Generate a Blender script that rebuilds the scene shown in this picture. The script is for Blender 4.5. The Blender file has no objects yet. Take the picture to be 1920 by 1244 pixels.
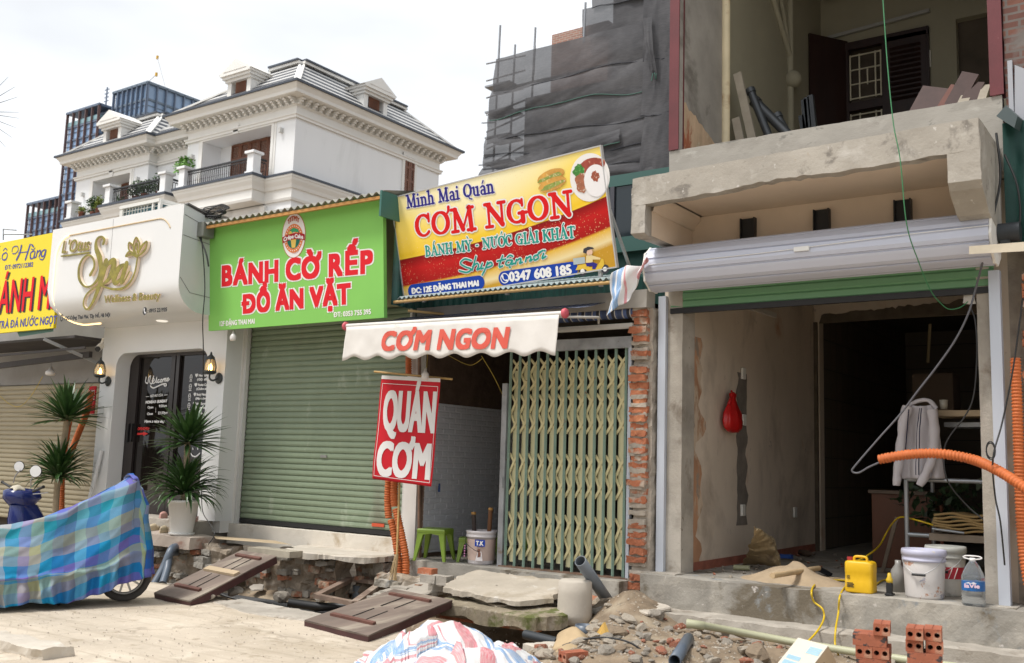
import bpy, math, random, unicodedata
from mathutils import Vector, Matrix, noise
R = math.radians
PI = math.pi
V = Vector
sc = bpy.context.scene
col = sc.collection
rnd = random.Random(7)

# ---------------------------------------------------------------- camera, sky, sun, exposure
CX, CY, FPX = 960.0, 622.0, 1867.0            # centre and focal length (35 mm on 36 mm) in photo pixels
EYE = V((0, 0, 1.6))
AX = V((0.81747174, 0.575158, 0.03054894))     # camera right
AY = V((0.05048816, -0.12439198, 0.99094782))  # camera up
AZ = V((-0.57375161, 0.80852947, 0.1307256))   # camera forward
cam = bpy.data.cameras.new('camera')
cam.lens = 35.0
cam.sensor_width = 36.0
cam.clip_end = 2000
cam.clip_start = 0.05
camo = bpy.data.objects.new('camera', cam)
col.objects.link(camo)
camo.matrix_world = Matrix(((AX.x, AY.x, -AZ.x, EYE.x), (AX.y, AY.y, -AZ.y, EYE.y), (AX.z, AY.z, -AZ.z, EYE.z), (0, 0, 0, 1)))
cam.dof.use_dof = True
cam.dof.focus_distance = 12.5
cam.dof.aperture_fstop = 2.6
sc.camera = camo

SUN_EL, SUN_AZ = R(62), R(212)                 # azimuth from +Y clockwise: high, from behind the camera on the left
world = bpy.data.worlds.new('World')
sc.world = world
world.use_nodes = True
nt = world.node_tree
bg = nt.nodes['Background']
sky = nt.nodes.new('ShaderNodeTexSky')
sky.sky_type = 'NISHITA'
sky.sun_disc = False
sky.sun_elevation = SUN_EL
sky.sun_rotation = SUN_AZ
sky.air_density = 1.0
sky.dust_density = 4.0
sky.ozone_density = 1.0
# overcast: the sky colour loses its blue behind an even sheet of thin cloud
hs = nt.nodes.new('ShaderNodeHueSaturation')
hs.inputs['Saturation'].default_value = 0.15
hs.inputs['Value'].default_value = 1.0
nt.links.new(sky.outputs[0], hs.inputs['Color'])
tc = nt.nodes.new('ShaderNodeTexCoord')
mp = nt.nodes.new('ShaderNodeMapping')
mp.inputs['Scale'].default_value = (1, 1, 3)
nt.links.new(tc.outputs['Generated'], mp.inputs['Vector'])
cn = nt.nodes.new('ShaderNodeTexNoise')
cn.inputs['Scale'].default_value = 1.6
cn.inputs['Detail'].default_value = 5
nt.links.new(mp.outputs[0], cn.inputs['Vector'])
cr = nt.nodes.new('ShaderNodeMapRange')
cr.inputs['From Min'].default_value = 0.35
cr.inputs['From Max'].default_value = 0.65
cr.inputs['To Min'].default_value = 0.80
cr.inputs['To Max'].default_value = 1.2
nt.links.new(cn.outputs[0], cr.inputs['Value'])
cl = nt.nodes.new('ShaderNodeMix')              # an even white cloud sheet over most of the sky
cl.data_type = 'RGBA'
cl.inputs[0].default_value = 0.75
cl.inputs[7].default_value = (5.3, 5.5, 5.75, 1)
mu = nt.nodes.new('ShaderNodeMix')
mu.data_type = 'RGBA'
mu.blend_type = 'MULTIPLY'
mu.inputs[0].default_value = 1.0
nt.links.new(cl.outputs[2], mu.inputs[6])
nt.links.new(cr.outputs[0], mu.inputs[7])
nt.links.new(hs.outputs[0], cl.inputs[6])
nt.links.new(mu.outputs[2], bg.inputs['Color'])
bg.inputs['Strength'].default_value = 0.15
sun = bpy.data.lights.new('sun', 'SUN')
sun.energy = 2.3
sun.angle = R(12)
sun.color = (1.0, 0.96, 0.91)
suno = bpy.data.objects.new('sun', sun)
col.objects.link(suno)
sd = V((math.sin(SUN_AZ) * math.cos(SUN_EL), math.cos(SUN_AZ) * math.cos(SUN_EL), math.sin(SUN_EL)))
suno.rotation_euler = (-sd).to_track_quat('-Z', 'Y').to_euler()
sc.view_settings.view_transform = 'Standard'
sc.view_settings.look = 'None'
sc.view_settings.exposure = 0.5
sc.view_settings.gamma = 1.0
sc.cycles.max_bounces = 8
sc.cycles.use_denoising = True

# ---------------------------------------------------------------- measuring: a photo pixel meets a real plane
def ray(px, py):
    return AX * ((px - CX) / FPX) - AY * ((py - CY) / FPX) + AZ
def PX(px, py, x): d = ray(px, py); return EYE + d * (x / d.x)
def PY(px, py, y): d = ray(px, py); return EYE + d * (y / d.y)
def PZ(px, py, z): d = ray(px, py); return EYE + d * ((z - EYE.z) / d.z)

# ---------------------------------------------------------------- materials
MATS = {}
def ramp(nt, fac, stops, interp='LINEAR'):
    r = nt.nodes.new('ShaderNodeValToRGB')
    cr = r.color_ramp
    cr.interpolation = interp
    while len(cr.elements) < len(stops): cr.elements.new(0.5)
    for e, (p, c) in zip(cr.elements, stops):
        e.position = p
        e.color = (*c, 1) if len(c) == 3 else c
    nt.links.new(fac, r.inputs[0])
    return r.outputs[0]
def mixc(nt, fac, a, b, mode='MIX'):
    m = nt.nodes.new('ShaderNodeMix')
    m.data_type = 'RGBA'
    m.blend_type = mode
    for s, v in ((m.inputs[0], fac), (m.inputs[6], a), (m.inputs[7], b)):
        if hasattr(v, 'is_linked'): nt.links.new(v, s)
        elif isinstance(v, (int, float)): s.default_value = v
        else: s.default_value = (*v, 1)
    return m.outputs[2]
def tex_noise(nt, vec, scale, detail=5, rough=.55, dist=0):
    n = nt.nodes.new('ShaderNodeTexNoise')
    n.inputs['Scale'].default_value = scale
    n.inputs['Detail'].default_value = detail
    n.inputs['Roughness'].default_value = rough
    n.inputs['Distortion'].default_value = dist
    nt.links.new(vec, n.inputs['Vector'])
    return n.outputs[0]
def base_mat(name):
    m = bpy.data.materials.new(name)
    m.use_nodes = True
    return m, m.node_tree, m.node_tree.nodes['Principled BSDF']
def vec_node(nt, scale=(1, 1, 1), src='Object', rot=(0, 0, 0)):
    t = nt.nodes.new('ShaderNodeTexCoord')
    mp = nt.nodes.new('ShaderNodeMapping')
    mp.inputs['Scale'].default_value = scale
    mp.inputs['Rotation'].default_value = rot
    nt.links.new(t.outputs[src], mp.inputs['Vector'])
    return mp.outputs[0]
def bump_to(nt, b, h, strength, dist=.01):
    bn = nt.nodes.new('ShaderNodeBump')
    bn.inputs['Strength'].default_value = strength
    bn.inputs['Distance'].default_value = dist
    nt.links.new(h, bn.inputs['Height'])
    nt.links.new(bn.outputs[0], b.inputs['Normal'])
def M(name, c, rough=.8, var=.15, vs=3, bump=0, bs=40, metal=0, stains=(), stretch=(1, 1, 1), spec=None, alpha=None):
    """stains: (colour, scale, threshold, softness) patches with an outline of their own"""
    if name in MATS: return MATS[name]
    m, nt, b = base_mat(name)
    v = vec_node(nt, stretch)
    f = tex_noise(nt, v, vs, 7, .6)
    lo = tuple(max(0, x * (1 - var)) for x in c)
    hi = tuple(min(1, x * (1 + var)) for x in c)
    out = ramp(nt, f, [(.3, lo), (.7, hi)])
    for i, (sc_, s, th, sf) in enumerate(stains):
        n = tex_noise(nt, v, s, 6, .62, .3)
        k = ramp(nt, n, [(th, (0, 0, 0)), (min(1, th + sf), (1, 1, 1))])
        out = mixc(nt, k, out, sc_)
    nt.links.new(out, b.inputs['Base Color'])
    b.inputs['Roughness'].default_value = rough
    b.inputs['Metallic'].default_value = metal
    if spec is not None: b.inputs['Specular IOR Level'].default_value = spec
    if alpha is not None: b.inputs['Alpha'].default_value = alpha
    if bump: bump_to(nt, b, tex_noise(nt, v, bs, 6, .6), bump)
    MATS[name] = m
    return m
def flat(name, c, rough=.6, metal=0, emit=0):
    if name in MATS: return MATS[name]
    m, nt, b = base_mat(name)
    b.inputs['Base Color'].default_value = (*c, 1)
    b.inputs['Roughness'].default_value = rough
    b.inputs['Metallic'].default_value = metal
    if name.split('_')[0] in ('print', 'vinyl', 'banner', 'logo', 'faded', 'script', 'poster'):      # matt printed film
        b.inputs['Roughness'].default_value = .75
        b.inputs['Specular IOR Level'].default_value = .15
    if emit:
        b.inputs['Emission Color'].default_value = (*c, 1)
        b.inputs['Emission Strength'].default_value = emit
    MATS[name] = m
    return m

# ---------------------------------------------------------------- things, parts and meshes
def origin_of(o):
    p = V((0, 0, 0))
    while o is not None:
        p += o.location
        o = o.parent
    return p
def tag(o, label, cat, group=None, kind=None):
    if label: o['label'] = label
    if cat: o['category'] = cat
    if group: o['group'] = group
    if kind: o['kind'] = kind
    return o
def thing(name, label, cat, loc, group=None):
    o = bpy.data.objects.new(name, None)
    o.empty_display_size = .1
    col.objects.link(o)
    o.location = loc
    return tag(o, label, cat, group)

class MB:
    """collects shapes in world coordinates; build() links them as one mesh object"""
    def __init__(s):
        s.v, s.f, s.sm, s.uv = [], [], [], None
    def add(s, vs, fs, smooth=False):
        n = len(s.v)
        s.v += [tuple(p) for p in vs]
        s.f += [tuple(i + n for i in f) for f in fs]
        s.sm += [smooth] * len(fs)
        return s
    def box(s, x0, y0, z0, x1, y1, z1):
        v = [(x, y, z) for z in (z0, z1) for y in (y0, y1) for x in (x0, x1)]
        return s.add(v, [(0, 2, 3, 1), (4, 5, 7, 6), (0, 1, 5, 4), (2, 6, 7, 3), (0, 4, 6, 2), (1, 3, 7, 5)])
    def obox(s, c, ux, uy, uz, hx, hy, hz):
        c, ux, uy, uz = V(c), V(ux).normalized(), V(uy).normalized(), V(uz).normalized()
        v = [c + ux * hx * i + uy * hy * j + uz * hz * k for k in (-1, 1) for j in (-1, 1) for i in (-1, 1)]
        return s.add(v, [(0, 2, 3, 1), (4, 5, 7, 6), (0, 1, 5, 4), (2, 6, 7, 3), (0, 4, 6, 2), (1, 3, 7, 5)])
    def bar(s, a, b, w, h, up=(0, 0, 1)):
        a, b = V(a), V(b)
        d = (b - a)
        u = V(up)
        sx = d.cross(u)
        if sx.length < 1e-6: sx = d.cross(V((0, 1, 0)))
        sx.normalize()
        uz = sx.cross(d).normalized()
        return s.obox((a + b) / 2, d, sx, uz, d.length / 2, w / 2, h / 2)
    def hexa(s, p):
        """eight corners: bottom four then top four, same order"""
        return s.add(p, [(0, 3, 2, 1), (4, 5, 6, 7), (0, 1, 5, 4), (1, 2, 6, 5), (2, 3, 7, 6), (3, 0, 4, 7)])
    def tube(s, pts, r, n=10, caps=True, smooth=True):
        pts = [V(p) for p in pts]
        rs = r if isinstance(r, (list, tuple)) else [r] * len(pts)
        t = (pts[1] - pts[0]).normalized()
        u = t.orthogonal().normalized()
        vs, fs = [], []
        for i, p in enumerate(pts):
            a = pts[max(0, i - 1)]
            b = pts[min(len(pts) - 1, i + 1)]
            t = (b - a).normalized()
            u = (u - t * u.dot(t))
            if u.length < 1e-6: u = t.orthogonal()
            u.normalize()
            w = t.cross(u)
            for k in range(n):
                q = 2 * PI * k / n
                vs.append(p + (u * math.cos(q) + w * math.sin(q)) * rs[i])
        m = len(pts)
        for i in range(m - 1):
            for k in range(n):
                k2 = (k + 1) % n
                fs.append((i * n + k, i * n + k2, (i + 1) * n + k2, (i + 1) * n + k))
        s.add(vs, fs, smooth)
        if caps:
            s.add(vs[:n], [tuple(range(n))[::-1]])
            s.add(vs[-n:], [tuple(range(n))])
        return s
    def cyl(s, a, b, r, n=20, r2=None, smooth=True):
        return s.tube([a, b], [r, r if r2 is None else r2], n, True, smooth)
    def lathe(s, c, prof, n=32, axis=(0, 0, 1), smooth=True, flute=None):
        """prof: (radius, height) along axis from c"""
        c = V(c)
        a = V(axis).normalized()
        u = V((1, 0, 0)) if abs(a.x) < .9 else V((0, 1, 0))
        u = (u - a * u.dot(a)).normalized()
        w = a.cross(u)
        vs, fs = [], []
        for j, (r, z) in enumerate(prof):
            for k in range(n):
                q = 2 * PI * k / n
                rr = r * (flute(k, j) if flute else 1)
                vs.append(c + a * z + (u * math.cos(q) + w * math.sin(q)) * rr)
        for j in range(len(prof) - 1):
            for k in range(n):
                k2 = (k + 1) % n
                fs.append((j * n + k, j * n + k2, (j + 1) * n + k2, (j + 1) * n + k))
        s.add(vs, fs, smooth)
        if prof[0] == prof[-1]: return s
        if prof[0][0] > 1e-4: s.add(vs[:n], [tuple(range(n))[::-1]])
        if prof[-1][0] > 1e-4: s.add(vs[-n:], [tuple(range(n))])
        return s
    def prism(s, outline, d):
        """planar outline (world points) pushed along d"""
        o = [V(p) for p in outline]
        d = V(d)
        n = len(o)
        return s.add(o + [p + d for p in o], [tuple(range(n)), tuple(range(2 * n - 1, n - 1, -1))] +
                     [(i, i + n, (i + 1) % n + n, (i + 1) % n) for i in range(n)])
    def grid(s, fn, nu, nv, smooth=True, uv=False, wrap=False):
        vs = [fn(i / nu, j / nv) for j in range(nv + 1) for i in range(nu + 1)]
        fs = [(j * (nu + 1) + i, j * (nu + 1) + i + 1, (j + 1) * (nu + 1) + i + 1, (j + 1) * (nu + 1) + i) for j in range(nv) for i in range(nu)]
        if uv:
            s.uv = (s.uv or []) + [(i / nu, j / nv) for j in range(nv + 1) for i in range(nu + 1)]
        return s.add(vs, fs, smooth)
    def sphere(s, c, r, n=14, m=9, sq=(1, 1, 1)):
        c = V(c)
        return s.lathe(c, [(max(1e-5, r * math.sin(PI * j / m)) , -r * math.cos(PI * j / m) * sq[2]) for j in range(m + 1)], n)
    def rough(s, amp, scale, keep=None, seed=0):
        out = []
        for p in s.v:
            q = V(p)
            n = noise.noise_vector(q * scale + V((seed, 0, 0))) + .5 * noise.noise_vector(q * scale * 2.7 + V((0, seed, 0)))
            out.append(tuple(q + n * amp) if keep is None or not keep(q) else p)
        s.v = out
        return s
    def build(s, name, mat, parent=None, bevel=0, base=None, solid=0):
        me = bpy.data.meshes.new(name)
        if parent is not None: o0 = origin_of(parent)
        elif base is not None: o0 = V(base)
        else:
            xs = [p[0] for p in s.v]; ys = [p[1] for p in s.v]; zs = [p[2] for p in s.v]
            o0 = V(((min(xs) + max(xs)) / 2, (min(ys) + max(ys)) / 2, min(zs)))
        me.from_pydata([(p[0] - o0.x, p[1] - o0.y, p[2] - o0.z) for p in s.v], [], s.f)
        if s.uv and len(s.uv) == len(s.v):
            l = me.uv_layers.new(name='UVMap')
            for lp in me.loops: l.data[lp.index].uv = s.uv[lp.vertex_index]
        me.polygons.foreach_set('use_smooth', s.sm)
        me.materials.append(mat)
        me.update()
        o = bpy.data.objects.new(name, me)
        col.objects.link(o)
        if parent is not None: o.parent = parent
        else: o.location = o0
        if bevel:
            b = o.modifiers.new('bevel', 'BEVEL')
            b.width = bevel
            b.segments = 2
            b.limit_method = 'ANGLE'
        if solid:
            b = o.modifiers.new('solid', 'SOLIDIFY')
            b.thickness = solid
        return o
def copy_tree(o, parent=None, label=None):
    c = o.copy()
    col.objects.link(c)
    if parent is not None: c.parent = parent
    if label: c['label'] = label
    for ch in list(o.children): copy_tree(ch, c)
    return c
def spline(pts, n=8):
    """Catmull-Rom through points"""
    pts = [V(p) for p in pts]
    out = []
    for i in range(len(pts) - 1):
        p0 = pts[max(0, i - 1)]; p1 = pts[i]; p2 = pts[i + 1]; p3 = pts[min(len(pts) - 1, i + 2)]
        for k in range(n):
            t = k / n
            out.append(.5 * ((2 * p1) + (p2 - p0) * t + (2 * p0 - 5 * p1 + 4 * p2 - p3) * t * t + (3 * p1 - p0 - 3 * p2 + p3) * t ** 3))
    out.append(pts[-1])
    return out
def rough_box(mb, x0, y0, z0, x1, y1, z1, cell=.06, amp=.01, scale=6, seed=0):
    """a box cut into cells with worn, uneven faces (watertight: the noise follows position)"""
    nx = max(1, round((x1 - x0) / cell)); ny = max(1, round((y1 - y0) / cell)); nz = max(1, round((z1 - z0) / cell))
    t = MB()
    L = lambda a, b, u: a + (b - a) * u
    t.grid(lambda u, v: (L(x0, x1, u), y0, L(z0, z1, v)), nx, nz, False)
    t.grid(lambda u, v: (L(x1, x0, u), y1, L(z0, z1, v)), nx, nz, False)
    t.grid(lambda u, v: (x0, L(y1, y0, u), L(z0, z1, v)), ny, nz, False)
    t.grid(lambda u, v: (x1, L(y0, y1, u), L(z0, z1, v)), ny, nz, False)
    t.grid(lambda u, v: (L(x0, x1, u), L(y0, y1, v), z1), nx, ny, False)
    t.grid(lambda u, v: (L(x0, x1, u), L(y1, y0, v), z0), nx, ny, False)
    t.rough(amp, scale, seed=seed)
    mb.add(t.v, t.f)
    return mb
def lump(mb, c, r, seed, sq=(1, 1, 1), n=10, m=6, amp=.35, facet=True):
    """a broken stone: an uneven faceted ball"""
    c = V(c)
    rr = random.Random(seed)
    cuts = [(V((rr.gauss(0, 1), rr.gauss(0, 1), rr.gauss(0, 1))).normalized(), rr.uniform(.5, .85)) for _ in range(7)]
    rot = Matrix.Rotation(rr.uniform(0, 6.28), 3, 'Z') @ Matrix.Rotation(rr.uniform(-.4, .4), 3, 'X')
    vs, fs = [], []
    for j in range(m + 1):
        for k in range(n):
            a = PI * j / m; q = 2 * PI * k / n
            d = V((math.sin(a) * math.cos(q), math.sin(a) * math.sin(q), -math.cos(a)))
            for nn, h in cuts:
                e = d.dot(nn)
                if e > h: d -= nn * (e - h)
            d *= 1 + amp * .3 * noise.noise(d * 2.3 + V((seed, 0, 0)))
            vs.append(c + rot @ V((d.x * r * sq[0], d.y * r * sq[1], d.z * r * sq[2])))
    for j in range(m):
        for k in range(n):
            k2 = (k + 1) % n
            fs.append((j * n + k, j * n + k2, (j + 1) * n + k2, (j + 1) * n + k))
    mb.add(vs, fs, not facet)
    return mb

# ---------------------------------------------------------------- lettering: sheets of letters lying on a sign's face
class Frame:
    """a flat face: origin, right and up directions; n is metres in front of the face"""
    def __init__(s, o, u, v):
        s.o, s.u = V(o), V(u).normalized()
        v = V(v)
        s.v = (v - s.u * v.dot(s.u)).normalized()
        s.n = s.u.cross(s.v)
    def hit(s, px, py):
        d = ray(px, py)
        t = (s.o - EYE).dot(s.n) / d.dot(s.n)
        q = EYE + d * t - s.o
        return V((q.dot(s.u), q.dot(s.v)))
    def pt(s, u, v, n=0): return s.o + s.u * u + s.v * v + s.n * n
GLY = {}
def glyph(ch):
    if ch in GLY: return GLY[ch]
    c = bpy.data.curves.new('g', 'FONT')
    c.body = ch
    c.resolution_u = 4
    o = bpy.data.objects.new('g', c)
    me = o.to_mesh()
    vs = [(v.co.x, v.co.y) for v in me.vertices]
    fs = [tuple(p.vertices) for p in me.polygons]
    o.to_mesh_clear()
    bpy.data.objects.remove(o)
    bpy.data.curves.remove(c)
    # pieces, so that pieces that overlap can lie at slightly different heights
    par = list(range(len(vs)))
    def fd(i):
        while par[i] != i: par[i] = par[par[i]]; i = par[i]
        return i
    for f in fs:
        for k in f[1:]: par[fd(k)] = fd(f[0])
    ids = {}
    comp = [ids.setdefault(fd(i), len(ids)) for i in range(len(vs))]
    xs = [p[0] for p in vs] or [0]
    GLY[ch] = (vs, fs, comp, min(xs), max(xs))
    return GLY[ch]
def poly_glyph(p): return ([tuple(q) for q in p], [tuple(range(len(p)))])
def layout(s, track=.0):
    """list of (verts2d, faces, comp) with the pen moved on; O-horn and D-stroke letters are put together from pieces"""
    out, x = [], 0.0
    for ch in s:
        if ch == ' ':
            x += .26 + track
            continue
        base, extra = ch, []
        d = unicodedata.normalize('NFD', ch)
        if '\u031b' in d and d[0] in 'Oo':
            base = d[0]
            extra = ['horn'] + [k for k in d[1:] if k != '\u031b']
        if ch in 'Đđ': base, extra = {'Đ': 'D', 'đ': 'd'}[ch], ['bar']
        vs, fs, comp, x0, x1 = glyph(base)
        b = max(.02, x0)
        sh = x - x0 + b
        out.append(([(p[0] + sh, p[1]) for p in vs], fs, comp))
        cap = .7 if base.isupper() else .52
        cx = sh + (x0 + x1) / 2
        for e in extra:
            if e == 'horn':
                a = sh + x1
                p = [(a - .10, cap - .09), (a - .02, cap - .12), (a + .07, cap - .02), (a + .09, cap + .10), (a + .01, cap + .12), (a - .0, cap + .03)]
            elif e == 'bar':
                y = .36 if base == 'D' else .62
                a = sh + x0 - .07 if base == 'D' else sh + x1 - .3
                p = [(a, y - .035), (a + .33, y - .035), (a + .33, y + .035), (a, y + .035)]
            elif e == '\u0300': p = [(cx + .0, cap + .06), (cx + .08, cap + .06), (cx - .03, cap + .22), (cx - .14, cap + .22)]
            elif e == '\u0301': p = [(cx - .08, cap + .06), (cx + .0, cap + .06), (cx + .14, cap + .22), (cx + .03, cap + .22)]
            elif e == '\u0323': p = [(cx + .06 * math.cos(t * PI / 4), -.14 + .06 * math.sin(t * PI / 4)) for t in range(8)]
            else: continue
            out.append((p, [tuple(range(len(p)))], [3] * len(p)))
        x += (x1 - x0) + 2 * b + track + (.06 if 'horn' in extra else 0)
    return out, x
def text(fr, s, bl, br, top, mat, parent, name='lettering', bold=0, n=.003, shear=0, track=0, wave=None, thick=0):
    """bl, br: left and right ends of the baseline (u, v); top: cap height in metres. wave(u) bends the baseline"""
    gl, w = layout(s, track)
    bl, br = V(bl), V(br)
    d = br - bl
    L = d.length
    d.normalize()
    up = V((-d.y, d.x))
    sx, sy = L / w, top / .7
    mb = MB()
    K = 1 if not bold else (9 if bold > .012 else 5)
    for gi, (vs, fs, comp) in enumerate(gl):
        for k in range(K):
            ox = oy = 0
            if k:
                q = 2 * PI * k / (K - 1)
                ox, oy = bold * max(-1, min(1, 1.42 * math.cos(q))), .8 * bold * max(-1, min(1, 1.42 * math.sin(q)))      # square corners
            pts = []
            for (x, y), c in zip(vs, comp):
                e = d * (x * sx + ox + shear * y * sy) + up * (y * sy + oy)
                if wave: e += up * wave((x * sx) / L)
                pts.append(fr.pt(bl.x + e.x, bl.y + e.y, n + .00008 * k + .00018 * c + .00004 * (gi % 3)))
            mb.add(pts, fs)
            if thick:
                ed = {}
                for f in fs:
                    for i in range(len(f)):
                        a, c = f[i], f[(i + 1) % len(f)]
                        if (c, a) in ed: del ed[(c, a)]
                        else: ed[(a, c)] = 1
                back = [p - fr.n * thick for p in pts]
                mb.add(pts + back, [(c, a, a + len(pts), c + len(pts)) for a, c in ed])
    return mb.build(name, mat, parent)
def ptext(fr, s, l, r, t, mat, parent, name='lettering', **kw):
    """the same, ends of the baseline and a cap-top point measured in the photo"""
    a, b, c = fr.hit(*l), fr.hit(*r), fr.hit(*t)
    d = (b - a).normalized()
    h = abs((c - a).dot(V((-d.y, d.x))))
    return text(fr, s, a, b, h, mat, parent, name, **kw)
def ribbon(mb, fr, pts, ws, n=.003, thick=0, z0=0, caps=True):
    """a pen stroke: flat band with width ws along (u, v) points; rises a hair along its length so it may cross itself"""
    pts = [V(p) for p in pts]
    m = len(pts)
    ws = ws if isinstance(ws, (list, tuple)) else [ws] * m
    if len(ws) != m: ws = [ws[min(len(ws) - 1, int(i / (m - 1) * (len(ws) - 1)))] * (1 - (i / (m - 1) * (len(ws) - 1)) % 1) + ws[min(len(ws) - 1, int(i / (m - 1) * (len(ws) - 1)) + 1)] * ((i / (m - 1) * (len(ws) - 1)) % 1) for i in range(m)]
    a, b, hs = [], [], []
    for i, p in enumerate(pts):
        t = pts[min(m - 1, i + 1)] - pts[max(0, i - 1)]
        t = t.normalized() if t.length > 1e-9 else V((1, 0))
        nn = V((-t.y, t.x))
        a.append(p + nn * ws[i] / 2)
        b.append(p - nn * ws[i] / 2)
        hs.append(n + z0 + .00003 * i)
    vs = [fr.pt(q.x, q.y, h) for q, h in zip(a, hs)] + [fr.pt(q.x, q.y, h) for q, h in zip(b, hs)]
    fs = [(i, i + m, i + m + 1, i + 1) for i in range(m - 1)]
    mb.add(vs, fs)
    if thick:
        k = len(vs)
        vs2 = [fr.pt(q.x, q.y, h - thick) for q, h in zip(a, hs)] + [fr.pt(q.x, q.y, h - thick) for q, h in zip(b, hs)]
        mb.add(vs + vs2, [(i, i + 1, i + 1 + k, i + k) for i in range(m - 1)] + [(i + m + 1, i + m, i + m + k, i + m + 1 + k) for i in range(m - 1)])
    if caps:
        for p, w, h, dz in ((pts[0], ws[0], hs[0], .00002), (pts[-1], ws[-1], hs[-1], .00002)):
            if w > .004:
                mb.add([fr.pt(p.x + w / 2 * math.cos(2 * PI * k / 12), p.y + w / 2 * math.sin(2 * PI * k / 12), h + dz) for k in range(12)], [tuple(range(12))])
    return mb
def disc(mb, fr, c, rx, ry, n=.003, k=40, r_in=0):
    if r_in:
        vs = [fr.pt(c[0] + rx * f * math.cos(2 * PI * i / k), c[1] + ry * f * math.sin(2 * PI * i / k), n) for f in (1, r_in) for i in range(k)]
        return mb.add(vs, [(i, (i + 1) % k, (i + 1) % k + k, i + k) for i in range(k)])
    return mb.add([fr.pt(c[0] + rx * math.cos(2 * PI * i / k), c[1] + ry * math.sin(2 * PI * i / k), n) for i in range(k)], [tuple(range(k))])
def flatpoly(mb, fr, pts, n=.003):
    return mb.add([fr.pt(p[0], p[1], n) for p in pts], [tuple(range(len(pts)))])
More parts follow.
